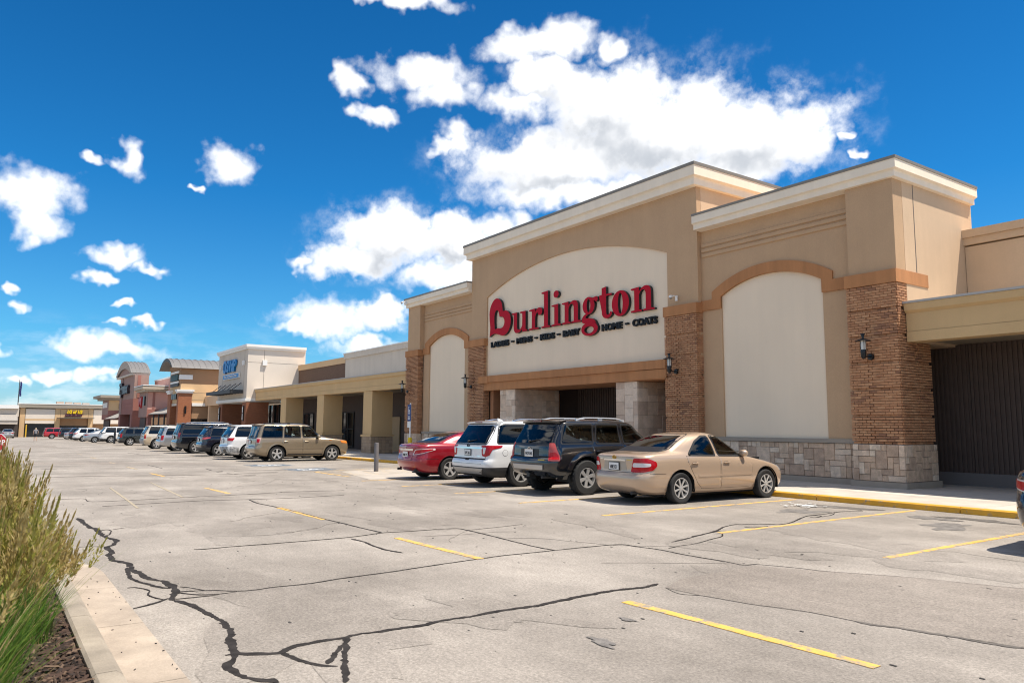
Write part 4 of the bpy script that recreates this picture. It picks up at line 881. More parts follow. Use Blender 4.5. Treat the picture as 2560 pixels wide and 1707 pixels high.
mb = MB(); mb.add([(X+.45, 12.6, 3.0), (X+.45, 15.45, 3.0), (X+.45, 15.65, 3.55), (X+.45, 12.75, 3.55), (X+.2, 12.6, 3.0), (X+.2, 15.45, 3.0), (X+.2, 15.65, 3.55), (X+.2, 12.75, 3.55)], [(0, 1, 2, 3), (4, 7, 6, 5), (0, 4, 5, 1), (1, 5, 6, 2), (2, 6, 7, 3), (3, 7, 4, 0)]); mb.build('caption_board', MAR, s5)
letters(s5, '1/2 of 1/2', .86, 0, 0, 0, .25, SYEL, bold=.05, sx=.78, shear=.2, align='CENTER', u=U, v=V)
o = s5.children[-1]
for q in o.data.vertices: q.co = Vector((X+.5-q.co.y*1., 14.17+q.co.x, 3.58+q.co.z))
me = text_mesh('caption', 'Name Brand Clothing', .3, .02, mat('caption_pink', (.5, .3, .3), .6), 'CENTER', sx=.95)
for q in me.vertices: q.co = Vector((X+.47+q.co.z, 14.05+q.co.x, 3.14+q.co.y))
obj('caption', me, s5)
lb = thing('low_white_shop', 'low shop with white fascia and shingled canopy left of the end shop', 'shop', (X+3, 2, -1))
hbox(lb, 'fascia', WHITEP, X-4, X+2.0, -30, 5.0, 4.35, 5.0); hbox(lb, 'wall', GRYW, X-4, X+1.4, -30, 5.1, 2.9, 4.345)
mb = MB(); mb.add([(X+1.4, -30, 3.3), (X+1.4, 4.9, 3.3), (X+4., 4.9, 2.15), (X+4., -30, 2.15), (X+1.4, -30, 2.05), (X+1.4, 4.9, 2.05), (X+4., 4.9, 2.05), (X+4., -30, 2.05)], [(0, 1, 2, 3), (4, 7, 6, 5), (0, 4, 5, 1), (1, 5, 6, 2), (2, 6, 7, 3), (3, 7, 4, 0)]); mb.build('shingle_canopy', SHIN, lb)
hbox(lb, 'beam', GRYW, X+3.2, X+3.9, -30, 4.9, 1.45, 2.047); hbox(lb, 'opening', DARK, X-3, X+1.3, -30, 5.1, Zf, 1.45)
fl = thing('flagpole', 'tall thin flagpole with a drooping blue flag behind the end shops', 'flagpole', (-178, 5.1, -1))
mb = MB(); mb.cyl((-178, 5.1, -1), (-178, 5.1, 10.2), .13, .07, 8); mb.build('pole', GREYM, fl)
mb = MB(); n = 8
vsf = []
for i in range(n+1):
    for j in range(5): vsf.append((-178+.12*math.sin(i*1.3+j), 5.2+j*.08+.03*math.sin(i*.9), 9.8-i*.36))
mb.add(vsf, [(i*5+j, i*5+j+1, (i+1)*5+j+1, (i+1)*5+j) for i in range(n) for j in range(4)]); mb.build('flag', mat('flag_blue', (.03, .035, .16), .8), fl)

# ------------------------------------------------------------------ cars
def pchip(pts):
    """monotone cubic through (z, value) points"""
    xs_ = [p[0] for p in pts]; ys_ = [p[1] for p in pts]; n = len(xs_)
    h = [xs_[i+1]-xs_[i] for i in range(n-1)]; d = [(ys_[i+1]-ys_[i])/h[i] for i in range(n-1)]
    m = [d[0]]+[0]*(n-2)+[d[-1]]
    for i in range(1, n-1):
        if d[i-1]*d[i] > 0:
            w1, w2 = 2*h[i]+h[i-1], h[i]+2*h[i-1]; m[i] = (w1+w2)/(w1/d[i-1]+w2/d[i])
    def f(x):
        if x <= xs_[0]: return ys_[0]
        if x >= xs_[-1]: return ys_[-1]
        lo, hi = 0, n-1
        while hi-lo > 1:
            k_ = (lo+hi)//2
            if xs_[k_] <= x: lo = k_
            else: hi = k_
        t = (x-xs_[lo])/h[lo]; t2, t3 = t*t, t*t*t
        return (2*t3-3*t2+1)*ys_[lo]+(t3-2*t2+t)*h[lo]*m[lo]+(-2*t3+3*t2)*ys_[hi]+(t3-t2)*h[lo]*m[hi]
    return f
M_GLASS = mat('car_glass', (.006, .009, .014), .03, spec=.55); M_GLASS.node_tree.nodes['Principled BSDF'].inputs['IOR'].default_value = 1.46
M_GLASSL = mat('car_glass_light', (.055, .075, .068), .03, spec=1.0); M_GLASSL.node_tree.nodes['Principled BSDF'].inputs['IOR'].default_value = 1.75
M_BLK = mat('black_trim', (.012, .012, .013), .45); M_PLA = mat('grey_plastic', (.035, .034, .034), .6, var=.1, scale=8.)
M_GAP = mat('panel_gap', (.006, .006, .006), .8)
M_CHR = mat('chrome', (.75, .76, .78), .12, metal=1.); M_ALLOY = mat('alloy', (.62, .61, .59), .3, metal=.55)
M_TYRE = mat('tyre', (.020, .0195, .019), .85, var=.25, scale=20., fine=.15, fscale=60.); M_BRAKE = mat('brake_dark', (.02, .02, .02), .7)
M_TRED = mat('tail_red', (.40, .004, .008), .16, spec=.4); M_TRED2 = mat('tail_red_dark', (.16, .012, .014), .2, coat=1.); M_TWH = mat('tail_clear', (.62, .60, .60), .12, coat=1.)
M_AMB = mat('amber_lens', (.65, .20, .03), .2, coat=1.); M_HEAD = mat('headlamp', (.55, .55, .54), .08, coat=1.)
M_PLATE = mat('plate_white', (.72, .71, .69), .5); M_PTXT = mat('plate_text', (.03, .03, .035), .6)
M_UND = mat('underbody', (.010, .010, .010), .95)
def paint(name, c, metal=.0, rough=.35):
    return mat('paint_'+name, c, rough, metal=metal, coat=1., fine=.02 if not metal else .05, fscale=900.)
def grow(poly, d):
    n = len(poly); A = sum(poly[i][0]*poly[(i+1) % n][1]-poly[(i+1) % n][0]*poly[i][1] for i in range(n)); s = 1 if A > 0 else -1
    out = []
    for i in range(n):
        p0, p1, p2 = Vector(poly[i-1]), Vector(poly[i]), Vector(poly[(i+1) % n])
        a, b = (p1-p0).normalized(), (p2-p1).normalized(); n1, n2 = Vector((a.y, -a.x))*s, Vector((b.y, -b.x))*s
        nn = n1+n2; k_ = nn.dot(n1); nn = nn/max(.35, k_); out.append((p1.x+nn.x*d, p1.y+nn.y*d))
    return out
def roundp(poly, r=.05, n=4):
    """round polygon corners"""
    out = []; N = len(poly)
    for i in range(N):
        p0, p1, p2 = Vector(poly[i-1]), Vector(poly[i]), Vector(poly[(i+1) % N])
        a, b = p0-p1, p2-p1; q = min(r, a.length*.45, b.length*.45)
        s, e = p1+a.normalized()*q, p1+b.normalized()*q
        for k_ in range(n+1):
            t = k_/n; out.append(tuple(s*(1-t)**2+p1*2*t*(1-t)+e*t*t))
    return out
def glass_mat(name, tint):
    m = bpy.data.materials.new(name); m.use_nodes = True; N, L = m.node_tree.nodes, m.node_tree.links; N.remove(N['Principled BSDF'])
    t = N.new('ShaderNodeBsdfTransparent'); t.inputs[0].default_value = (*tint, 1); g = N.new('ShaderNodeBsdfGlossy'); g.inputs['Roughness'].default_value = .02; g.inputs[0].default_value = (1, 1, 1, 1)
    f = N.new('ShaderNodeFresnel'); f.inputs[0].default_value = 1.5; x_ = N.new('ShaderNodeMixShader'); L.new(f.outputs[0], x_.inputs[0]); L.new(t.outputs[0], x_.inputs[1]); L.new(g.outputs[0], x_.inputs[2]); L.new(x_.outputs[0], N['Material Output'].inputs[0]); return m
M_SEE = {'dark': glass_mat('tinted_glass_dark', (.10, .12, .13)), 'mid': glass_mat('tinted_glass', (.34, .39, .39)), 'clear': glass_mat('clear_glass', (.62, .70, .67))}
def inside(poly, x, y):
    c_ = False; n = len(poly)
    for i in range(n):
        (x0, y0), (x1, y1) = poly[i], poly[(i+1) % n]
        if (y0 > y) != (y1 > y) and x < (x1-x0)*(y-y0)/(y1-y0)+x0: c_ = not c_
    return c_
class Car:
    def __init__(s, sp):
        s.sp = sp; ro = sp['ro']; s.ro = ro
        fr, ff, fw_ = pchip(sp['rear']), pchip(sp['front']), pchip(sp['width'])
        frr, frf = pchip(sp['rrad']), pchip(sp['frad']); fbr, fbf = pchip(sp['rbow']), pchip(sp['fbow'])
        z0 = max(sp['rear'][0][0], sp['front'][0][0]); z1 = min(sp['rear'][-1][0], sp['front'][-1][0])
        zs, z = [z0], z0
        while z < z1-1e-4:       # advance so that neither silhouette nor height moves more than a step
            dz = .03
            while dz > .0015 and max(abs(fr(z+dz)-fr(z)), abs(ff(z+dz)-ff(z)), abs(fw_(z+dz)-fw_(z))*1.2, dz) > .055: dz *= .75
            z = min(z1, z+dz); zs.append(z)
        rings = []
        for z in zs:
            ur, uf, Wd = fr(z)-ro, ff(z)-ro, fw_(z); Ln = uf-ur
            rr_, rf_ = min(frr(z), Wd*.8), min(frf(z), Wd*.8); br, bf = min(fbr(z), Ln*.2), min(fbf(z), Ln*.25)
            Wr, Wf = Wd*(1-sp.get('tr', .05)), Wd*(1-sp.get('tf', .06))
            kx = 1.25; rx = min(rr_*kx, Ln*.32); fx = min(rf_*kx, Ln*.32); H_ = []
            for i in range(7):
                y = (Wr-rr_)*i/7; H_.append((ur+br*(y/Wr)**2, y))
            xr_ = ur+br*((Wr-rr_)/Wr)**2+rx
            for i in range(9):
                t = math.pi-(math.pi/2)*i/8; H_.append((xr_+rx*math.cos(t), Wr-rr_+rr_*math.sin(t)))
            xf_ = uf-bf*((Wf-rf_)/Wf)**2-fx; xm = (xr_+xf_)/2; ns = 74
            for i in range(1, ns):
                x = xr_+(xf_-xr_)*i/ns
                y = Wd-(Wd-Wr)*((xm-x)/(xm-xr_))**2 if x < xm else Wd-(Wd-Wf)*((x-xm)/(xf_-xm))**2
                H_.append((x, y))
            for i in range(9):
                t = math.pi/2-(math.pi/2)*i/8; H_.append((xf_+fx*math.cos(t), Wf-rf_+rf_*math.sin(t)))
            for i in range(6, -1, -1):
                y = (Wf-rf_)*i/7; H_.append((uf-bf*(y/Wf)**2, y))
            rings.append([(x, y, z) for x, y in H_]+[(x, -y, z) for x, y in reversed(H_[1:-1])])
        n = len(rings[0]); s.V = [v for r in rings for v in r]; s.F = []
        for k_ in range(len(rings)-1):
            for i in range(n): s.F.append((k_*n+i, k_*n+(i+1) % n, (k_+1)*n+(i+1) % n, (k_+1)*n+i))
        s.F.append(tuple((len(rings)-1)*n+i for i in range(n)))
        s.bvh = BVHTree.FromPolygons([Vector(v) for v in s.V], s.F)
    def body_mesh(s, name, paintm):
        sp = s.sp; V = [list(v) for v in s.V]; keep = []; Ra = sp['arch']; wz = sp['r']; mid = []
        cs = [(0., wz+sp.get('archdz', 0)), (sp['wb'], wz+sp.get('archdz', 0))]
        ins = [None]*len(V)
        for i, v in enumerate(V):
            if abs(v[1]) > .5:
                for c in cs:
                    dx, dz = v[0]-c[0], v[2]-c[1]
                    if dx*dx+dz*dz < Ra*Ra: ins[i] = c
        ops = s.openings() if sp.get('see') else []
        for f in s.F:
            if len(f) == 4 and all(ins[i] for i in f): continue
            if ops and len(f) == 4:
                q = [s.V[i] for i in f]; cx, cy, cz_ = (sum(v[k_] for v in q)/4 for k_ in range(3)); drop = False
                for ax, sg, po in ops:
                    if ax == 'side' and cy*sg > .35 and inside(po, cx, cz_): drop = True
                    elif ax == 'rear' and cx < sp['wb']*.42 and abs(cy) < sp['hw']-.17 and inside(po, cy, cz_) and s.hit('rear', 1, cy, cz_)[0].x > cx-.03: drop = True
                    elif ax == 'front' and cx > sp['wb']*.42 and abs(cy) < sp['hw']-.17 and inside(po, cy, cz_) and s.hit('front', 1, cy, cz_)[0].x < cx+.03: drop = True
                if drop: continue
            keep.append(f)
        for i, c in enumerate(ins):
            if c:
                dx, dz = V[i][0]-c[0], V[i][2]-c[1]; l = math.hypot(dx, dz) or 1e-6; V[i][0] = c[0]+dx/l*Ra; V[i][2] = c[1]+dz/l*Ra
        used = sorted(set(i for f in keep for i in f)); rm = {j: i for i, j in enumerate(used)}
        me = bpy.data.meshes.new(name); me.from_pydata([V[i] for i in used], [], [tuple(rm[i] for i in f) for f in keep])
        me.materials.append(paintm); me.materials.append(M_PLA)
        cl = sp.get('clad', 0)
        if cl:
            me.polygons.foreach_set('material_index', [1 if p.center.z < cl else 0 for p in me.polygons])
        bm = bmesh.new(); bm.from_mesh(me); bmesh.ops.remove_doubles(bm, verts=bm.verts, dist=1e-5); bmesh.ops.recalc_face_normals(bm, faces=bm.faces); bm.to_mesh(me); bm.free()
        me.shade_smooth(); me.set_sharp_from_angle(angle=R(50)); return me
    def openings(s):
        sp = s.sp; out = []
        for sg in (-1, 1):
            for dp, wp, hx in sp['doors']:
                if wp: out.append(('side', sg, roundp(s.U(wp), .04)))
            for wp in sp.get('glass', []): out.append(('side', sg, roundp(s.U(wp), .05)))
        out.append(('rear', 1, roundp(sp['rglass'], .06))); out.append(('front', 1, roundp(sp['wglass'], .06))); return out
    def ring(s, mb, poly, ax, sg, off, d0=-.045, d1=.026):
        """a frame following the edge of a window"""
        big = []
        for i in range(len(poly)):
            p, q = Vector(poly[i]), Vector(poly[(i+1) % len(poly)]); n = max(1, int((q-p).length/.06)); big += [tuple(p.lerp(q, k_/n)) for k_ in range(n)]
        o_, i_ = grow(big, d1), grow(big, d0); V, n = [], len(big)
        for a, b in zip(o_, i_):
            p, nn = s.hit(ax, sg, *a); V.append(p+nn*off); p, nn = s.hit(ax, sg, *b); V.append(p+nn*off)
        mb.add(V, [(2*i, 2*i+1, (2*i+3) % (2*n), (2*i+2) % (2*n)) for i in range(n)])
    def hit(s, ax, sg, a, b):
        if ax == 'side': o, d = Vector((a, sg*3, b)), Vector((0, -sg, 0))
        elif ax == 'rear': o, d = Vector((-6, a, b)), Vector((1, 0, 0))
        elif ax == 'diag':      # seen from behind at 45 degrees, for lamps that wrap the corner
            o, d = Vector((a*.70711-4, sg*(a*.70711+4), b)), Vector((.70711, -sg*.70711, 0))
        elif ax == 'front': o, d = Vector((9, a, b)), Vector((-1, 0, 0))
        else: o, d = Vector((a, b, 5)), Vector((0, 0, -1))
        p, n, i, t = s.bvh.ray_cast(o, d)
        if p is None: p, n, i, t = s.bvh.find_nearest(o+d*(5.2 if ax == 'diag' else 4))
        if n.dot(d) > 0: n = -n
        return p, n
    def patch(s, mb, poly, ax, sg, off, step=.05, m=0, thick=.012):
        A = sorted(set(round(p[0], 4) for p in poly)); cols = []
        for i in range(len(A)-1):
            k_ = max(1, int((A[i+1]-A[i])/step)); cols += [A[i]+(A[i+1]-A[i])*j/k_ for j in range(k_)]
        cols.append(A[-1]); spans = []
        for ci, a in enumerate(cols):
            aa = min(max(a, A[0]+1e-4), A[-1]-1e-4); q = []
            for i in range(len(poly)):
                p0, p1 = poly[i], poly[(i+1) % len(poly)]
                if (p0[0]-aa)*(p1[0]-aa) <= 0 and abs(p0[0]-p1[0]) > 1e-9: q.append(p0[1]+(p1[1]-p0[1])*(aa-p0[0])/(p1[0]-p0[0]))
            if q: spans.append((a, min(q), max(q)))
        hmax = max(b-a for _, a, b in spans); nr = max(1, int(hmax/step)+1); top, low = [], []
        for a, lo, hi in spans:
            for j in range(nr+1):
                p, nn = s.hit(ax, sg, a, lo+(hi-lo)*j/nr); top.append(p+nn*off); low.append(p-nn*thick)
        nc = len(spans); w = nr+1; fs = [(i*w+j, (i+1)*w+j, (i+1)*w+j+1, i*w+j+1) for i in range(nc-1) for j in range(nr)]
        o = nc*w
        loop = [i*w for i in range(nc)]+[(nc-1)*w+j for j in range(1, w)]+[i*w+nr for i in range(nc-2, -1, -1)]+[j for j in range(nr-1, 0, -1)]
        sk = [(loop[i], loop[(i+1) % len(loop)], o+loop[(i+1) % len(loop)], o+loop[i]) for i in range(len(loop))]
        mb.add(top+low, fs+sk, m)
    def T(s, poly):
        hw, ro = s.sp['hw'], s.ro
        return [(.70711*(-ro+.06+hw+t) if t < 0 else .70711*(-ro+.05+t+hw*.99), z) for t, z in poly]
    def U(s, poly): return [(p[0]-s.ro, p[1]) for p in poly]
def car_wheel(r, w, spokes, style, nt=30):
    """tyre and rim meshes about the y axis, outer face towards -y"""
    t = MB(); ri = r*.66 if style != 'off' else r*.58
    t.lathe([(ri, w*.42), (ri+.02, w*.5), (r*.93, w*.5), (r*.985, w*.40), (r, w*.25), (r, -w*.25), (r*.985, -w*.40), (r*.93, -w*.5), (ri+.02, -w*.5), (ri, -w*.42)], n=nt, axis='y')
    if style == 'off':
        for k_ in range(26):
            a = 2*math.pi*k_/26
            for yy in (-w*.36, w*.14):
                c, s_ = math.cos(a), math.sin(a); P = []
                for dr in (-.01, .014):
                    for da, dy in ((-.05, 0), (.05, 0), (.05, w*.24), (-.05, w*.24)):
                        P.append(((r+dr)*math.cos(a+da), yy+dy, (r+dr)*math.sin(a+da)))
                t.add(P, [(4, 5, 6, 7), (0, 1, 5, 4), (1, 2, 6, 5), (2, 3, 7, 6), (3, 0, 4, 7)])
    tm = t.mesh('tyre', M_TYRE, smooth=40)
    q = MB(); rr_ = ri
    q.lathe([(rr_*1.0, -w*.40), (rr_*1.0, -w*.47), (rr_*.93, -w*.47), (rr_*.90, -w*.33), (rr_*.88, w*.3)], n=nt, axis='y')
    for k_ in range(spokes):
        a = 2*math.pi*k_/spokes+.3; hw0, hw1 = ((.30, .42) if style == 'wide' else (.20, .26) if style != 'off' else (.34, .5))
        wd0, wd1 = rr_*hw0*.42*(5/max(5, spokes))**.5, rr_*hw1*.42*(5/max(5, spokes))**.5
        c, s_ = math.cos(a), math.sin(a)
        def pt(rad, lat, y): return (rad*c-lat*s_, y, rad*s_+lat*c)
        P = [pt(rr_*.12, -wd0, -w*.40), pt(rr_*.12, wd0, -w*.40), pt(rr_*.94, wd1, -w*.455), pt(rr_*.94, -wd1, -w*.455), pt(rr_*.12, -wd0, -w*.25), pt(rr_*.12, wd0, -w*.25), pt(rr_*.94, wd1, -w*.36), pt(rr_*.94, -wd1, -w*.36)]
        q.add(P, [(0, 1, 2, 3), (4, 7, 6, 5), (0, 4, 5, 1), (1, 5, 6, 2), (2, 6, 7, 3), (3, 7, 4, 0)])
    q.lathe([(.001, -w*.425), (rr_*.10, -w*.425), (rr_*.16, -w*.41), (rr_*.19, -w*.25)], n=14, axis='y')
    rm_ = q.mesh('rim', M_ALLOY, smooth=35)
    d = MB(); d.lathe([(.001, -w*.18), (rr_*.87, -w*.18), (rr_*.87, w*.3), (.001, w*.3)], n=nt, axis='y'); dm = d.mesh('hub', M_BRAKE, smooth=35)
    return tm, rm_, dm
WHEELS = {}
def make_car(sp, name, label, cat, x, y, pm, group=None, rz=0., detail=2, plate=None):
    """place a car with its rear axle at (x, y); it faces the shops (+Y)"""
    cz = gz(x); root = thing(name, label, cat, (x, y, cz), group, R(90)+rz)
    c = sp.get('_car')
    if c is None: c = sp['_car'] = Car(sp)
    L_ = lambda nm, mb, ms, par=root, smooth=45, **k_: obj(nm, mb.mesh(nm, ms, smooth), par, local=True, **k_)
    if '_body' not in sp: sp['_body'] = c.body_mesh('body', pm)
    me = sp['_body']
    if me.materials[0] != pm: me = me.copy(); me.materials[0] = pm
    obj('body', me, root, local=True)
    # dark underside and wheel housings
    u = MB(); wb, r, hw, ro = sp['wb'], sp['r'], sp['hw'], sp['ro']; gc = sp['gc']
    u.box(-ro+.62, wb+sp['fo']-.55, -hw*.74, hw*.74, gc-.015, gc+.25)
    L_('underbody', u, M_UND, smooth=None)
    for wx in (0., wb):
        for sg in (-1, 1):
            u = MB(); Ra = sp['arch']; P = []; n = 16; zc = r+sp.get('archdz', 0)
            for i in range(n+1):
                t = -.25+(math.pi+.5)*i/n
                for yy in (hw*.985, hw*.45): P.append((wx+(Ra+.012)*math.cos(t), sg*yy*(1 if yy < hw*.9 else sp.get('wfit', .985)), zc+(Ra+.012)*math.sin(t)))
            fs = [(2*i, 2*i+1, 2*i+3, 2*i+2) for i in range(n)]; u.add(P, fs); u.add([p for p in P[1::2]], [tuple(range(n+1))])
            L_('wheel_housing', u, M_UND, smooth=None)
    # wheels
    key = (r, sp['tw'], sp['spokes'], sp['wstyle'])
    if key not in WHEELS: WHEELS[key] = car_wheel(*key)
    tm, rmm, dm = WHEELS[key]
    for wx in (0., wb):
        for sg in (-1, 1):
            w_ = obj('wheel', dm, root, local=True); w_.location = (wx, sg*(hw-sp['tw']*.5-sp.get('win', .025)), r-.004); w_.rotation_euler = (0, 0, 0 if sg < 0 else math.pi)
            obj('tyre', tm, w_, local=True); obj('rim', rmm, w_, local=True)
    rimm = sp.get('rimm')
    sides = (-1, 1)
    # doors and side glass
    for sg in sides:
        for dp, wp, hx in sp['doors']:
            g_ = MB(); c.patch(g_, grow(c.U(dp), .007), 'side', sg, .0015, .06); L_('door_gap', g_, M_GAP)
            d_ = MB(); c.patch(d_, c.U(dp), 'side', sg, .0035, .05); do = L_('door', d_, [pm])
            if sp.get('clad'):
                pass
            if wp:
                t_ = MB(); see = sp.get('see'); front_ = hx > 2.2
                if see: c.ring(t_, roundp(c.U(wp), .04), 'side', sg, .004)
                else: c.patch(t_, grow(roundp(c.U(wp), .04), .022), 'side', sg, .004, .06)
                L_('window_trim', t_, sp.get('trimm', M_BLK), do)
                w_ = MB(); c.patch(w_, grow(roundp(c.U(wp), .04), -.012), 'side', sg, .0065, .05, thick=-.0055 if see else .012); L_('window', w_, M_SEE[see[0 if front_ else 1]] if see else (sp.get('glassf', M_GLASS) if front_ else M_GLASS), do)
            h_ = MB(); p, nn = c.hit('side', sg, hx-ro, sp['hz']); h_.lathe([(.001, -.10), (.014, -.095), (.017, -.05), (.017, .05), (.014, .095), (.001, .10)], (p.x, p.y+sg*.022, p.z), 8, axis='x'); L_('handle', h_, pm, do)
            h2 = MB(); h2.box(p.x-.06, p.x+.06, min(p.y-sg*.01, p.y+sg*.006), max(p.y-sg*.01, p.y+sg*.006), p.z-.025, p.z+.022); L_('handle_recess', h2, M_GAP, do, None)
        for wp in sp.get('glass', []):
            t_ = MB(); see = sp.get('see')
            if see: c.ring(t_, roundp(c.U(wp), .05), 'side', sg, .004)
            else: c.patch(t_, grow(roundp(c.U(wp), .05), .022), 'side', sg, .003, .06)
            L_('window_trim', t_, sp.get('trimm', M_BLK))
            w_ = MB(); c.patch(w_, grow(roundp(c.U(wp), .05), -.012), 'side', sg, .0065, .05, thick=-.0055 if see else .012); L_('window', w_, M_SEE[see[1]] if see else M_GLASS)
        for st_, z0, z1, mm in sp.get('strips', []):
            t_ = MB(); c.patch(t_, c.U([(st_[0], z0), (st_[1], z0), (st_[1], z1), (st_[0], z1)]), 'side', sg, .013, .08); L_('side_moulding', t_, pm if mm is None else mm)
        # mirror
        mxx, mz = sp['mirror']; p, nn = c.hit('side', sg, mxx-ro, mz); m_ = MB()
        m_.lathe([(.001, -.06), (.05, -.055), (.075, -.02), (.08, .03), (.065, .07), (.001, .085)], (0, 0, 0), 12, axis='x')
        m_.v = [(v[0]+p.x, v[1]*1.35+p.y+sg*.13, v[2]*.95+p.z+.02) for v in m_.v]; m_.box(p.x-.02, p.x+.03, min(p.y-sg*.02, p.y+sg*.08), max(p.y-sg*.02, p.y+sg*.08), p.z-.02, p.z+.02); L_('mirror', m_, pm if not sp.get('mirblk') else M_BLK)
        # lamps
        for k_, (tp, mm, off) in enumerate(sp['tail']):
            t_ = MB(); c.patch(t_, roundp(c.T(tp), .03, 3), 'diag', sg, off, .03)
            L_('tail_light', t_, mm)
        t_ = MB(); c.patch(t_, c.U(sp['head']), 'side', sg, .008, .05); L_('headlight', t_, sp.get('headm', M_HEAD))
        if sp.get('flare'):
            for wx in (0., wb):
                f_ = MB(); n = 22; Ra = sp['arch']; zc = r+sp.get('archdz', 0); P = []
                for i in range(n+1):
                    t = -.10+(math.pi+.20)*i/n
                    for dr, dy in ((-.012, .0), (-.012, .035), (.05, .03), (sp['flare'], .0)):
                        q = (wx+(Ra+dr)*math.cos(t), zc+(Ra+dr)*math.sin(t)); p, nn = c.hit('side', sg, wx+(Ra+max(.02, dr))*math.cos(t), max(gc+.02, zc+(Ra+max(.02, dr))*math.sin(t)))
                        P.append((q[0], p.y+sg*(dy-.006), q[1]))
                f_.add(P, [(i*4+j, i*4+j+1, (i+1)*4+j+1, (i+1)*4+j) for i in range(n) for j in range(3)]); L_('wheel_arch', f_, pm if sp.get('flarem') is None else sp['flarem'])
    # rear: glass, lid, bumper pieces, plate
    rg = sp['rglass']
    see = sp.get('see'); t_ = MB()
    if see: c.ring(t_, roundp(rg, .06), 'rear', 1, .004, -.075, .034)
    else: c.patch(t_, grow(roundp(rg, .06), .03), 'rear', 1, .003, .06)
    L_('rear_window_trim', t_, M_BLK)
    t_ = MB(); c.patch(t_, grow(roundp(rg, .06), -.012), 'rear', 1, .0065, .05, thick=-.0055 if see else .012); L_('rear_window', t_, M_SEE[see[2]] if see else sp.get('rgm', M_GLASS))
    if see:
        zb_ = sp['hz']+.15; k0 = MB(); k0.box(-.55, wb-.05, -hw*.80, hw*.80, gc+.05, zb_-.42); L_('cabin_floor', k0, M_BLK, smooth=None)
        k0 = MB(); k0.box(wb-.45, wb+.02, -hw*.74, hw*.74, zb_-.42, zb_-.06); L_('dashboard', k0, M_BLK, smooth=None)
        if sp.get('parcel'): k0 = MB(); k0.box(-.42, .12, -hw*.66, hw*.66, zb_+.02, zb_+.05); L_('parcel_shelf', k0, M_BLK, smooth=None)
        SEATM = sp.get('seatm', mat('seat_grey', (.10, .095, .09), .9))
        for sxx, sws in ((wb-1.35, (-.38, .38)), (wb-2.25, (-.42, .0, .42))):
            for sy in sws:
                k0 = MB(); w2 = .25 if len(sws) == 2 else .2
                for x0_, x1_, z0_, z1_, ww in ((-.02, .13, zb_-.42, zb_+.10, w2), (-.05, .07, zb_+.15, zb_+.33, w2*.55)):
                    v_ = []
                    for zz, t_in in ((z0_, 1.), (z0_+(z1_-z0_)*.85, 1.), (z1_, .72)):
                        dx_ = -(zz-z0_)*.22
                        v_ += [(sxx+x0_+dx_, sy-ww*t_in, zz), (sxx+x1_+dx_, sy-ww*t_in, zz), (sxx+x1_+dx_, sy+ww*t_in, zz), (sxx+x0_+dx_, sy+ww*t_in, zz)]
                    k0.add(v_, [f_ for b_ in (0, 4) for f_ in ((b_, b_+1, b_+5, b_+4), (b_+1, b_+2, b_+6, b_+5), (b_+2, b_+3, b_+7, b_+6), (b_+3, b_, b_+4, b_+7))]+[(8, 9, 10, 11), (0, 3, 2, 1)])
                k0.cyl((sxx-.06, sy, zb_+.08), (sxx-.06, sy, zb_+.18), .02, n=6); L_('seat', k0, SEATM, smooth=35)
        k0 = MB(); k0.lathe([(.165, -.014), (.18, 0), (.165, .014), (.15, 0), (.165, -.014)], (wb-.62, .38, zb_-.02), 18, axis='x'); L_('steering_wheel', k0, M_BLK, smooth=60)
    for lp in sp.get('lid', []):
        t_ = MB(); c.patch(t_, grow(lp, .007), 'rear', 1, .0015, .06); L_('lid_gap', t_, M_GAP)
        t_ = MB(); c.patch(t_, lp, 'rear', 1, .004, .05); lid = L_('boot_lid' if cat == 'car' else 'tailgate', t_, pm)
    for bp, mm, off, nm in sp.get('rear_bits', []):
        t_ = MB(); c.patch(t_, bp, 'rear', 1, off, .05); L_(nm, t_, mm)
    for bp, mm, off, nm in sp.get('side_bits', []):
        for sg in sides:
            t_ = MB(); c.patch(t_, c.U(bp), 'side', sg, off, .05); L_(nm, t_, mm)
    wg = sp['wglass']; t_ = MB(); c.patch(t_, roundp(wg, .06), 'front', 1, .006, .06, thick=-.005 if see else .012); L_('windscreen', t_, M_SEE['clear'] if see else M_GLASS)
    px, pz = sp['plate']; p, nn = c.hit('rear', 1, px, pz); a = sp.get('plate_off', .015)
    pl = MB(); pl.box(p.x-a-.012, p.x-a, px-.165, px+.165, pz-.085, pz+.085); po = L_('plate_frame', pl, M_BLK if sp.get('plframe', True) else M_CHR, smooth=None)
    pl = MB(); pl.box(p.x-a-.016, p.x-a-.013, px-.15, px+.15, pz-.072, pz+.072); L_('licence_plate', pl, M_PLATE, po, None)
    if plate:
        tmesh = text_mesh('plate_number', plate, .105, .004, M_PTXT, 'CENTER', .002, .62)
        for q in tmesh.vertices: q.co = Vector((p.x-a-.018-q.co.z, px-q.co.x, pz-.05+q.co.y))
        obj('plate_number', tmesh, po, local=True)
    if sp.get('emblem'):
        ez, er, em = sp['emblem']; p, nn = c.hit('rear', 1, 0, ez); e_ = MB()
        for i in range(2):
            P = []; n = 18; rx, rz_ = (er, er*.72) if i == 0 else (er*.45, er*.68)
            for j in range(n):
                t = 2*math.pi*j/n
                for k_, dx in ((1., .0), (.78, .0), (1., .014), (.78, .014)): P.append((p.x-.006-dx, rx*k_*math.cos(t), ez+rz_*k_*math.sin(t)))
            e_.add(P, [f for j in range(n) for f in ((j*4+2, j*4+3, ((j+1) % n)*4+3, ((j+1) % n)*4+2), (j*4, j*4+2, ((j+1) % n)*4+2, ((j+1) % n)*4), (j*4+1, j*4+3, ((j+1) % n)*4+3, ((j+1) % n)*4+1))])
        L_('emblem', e_, em)
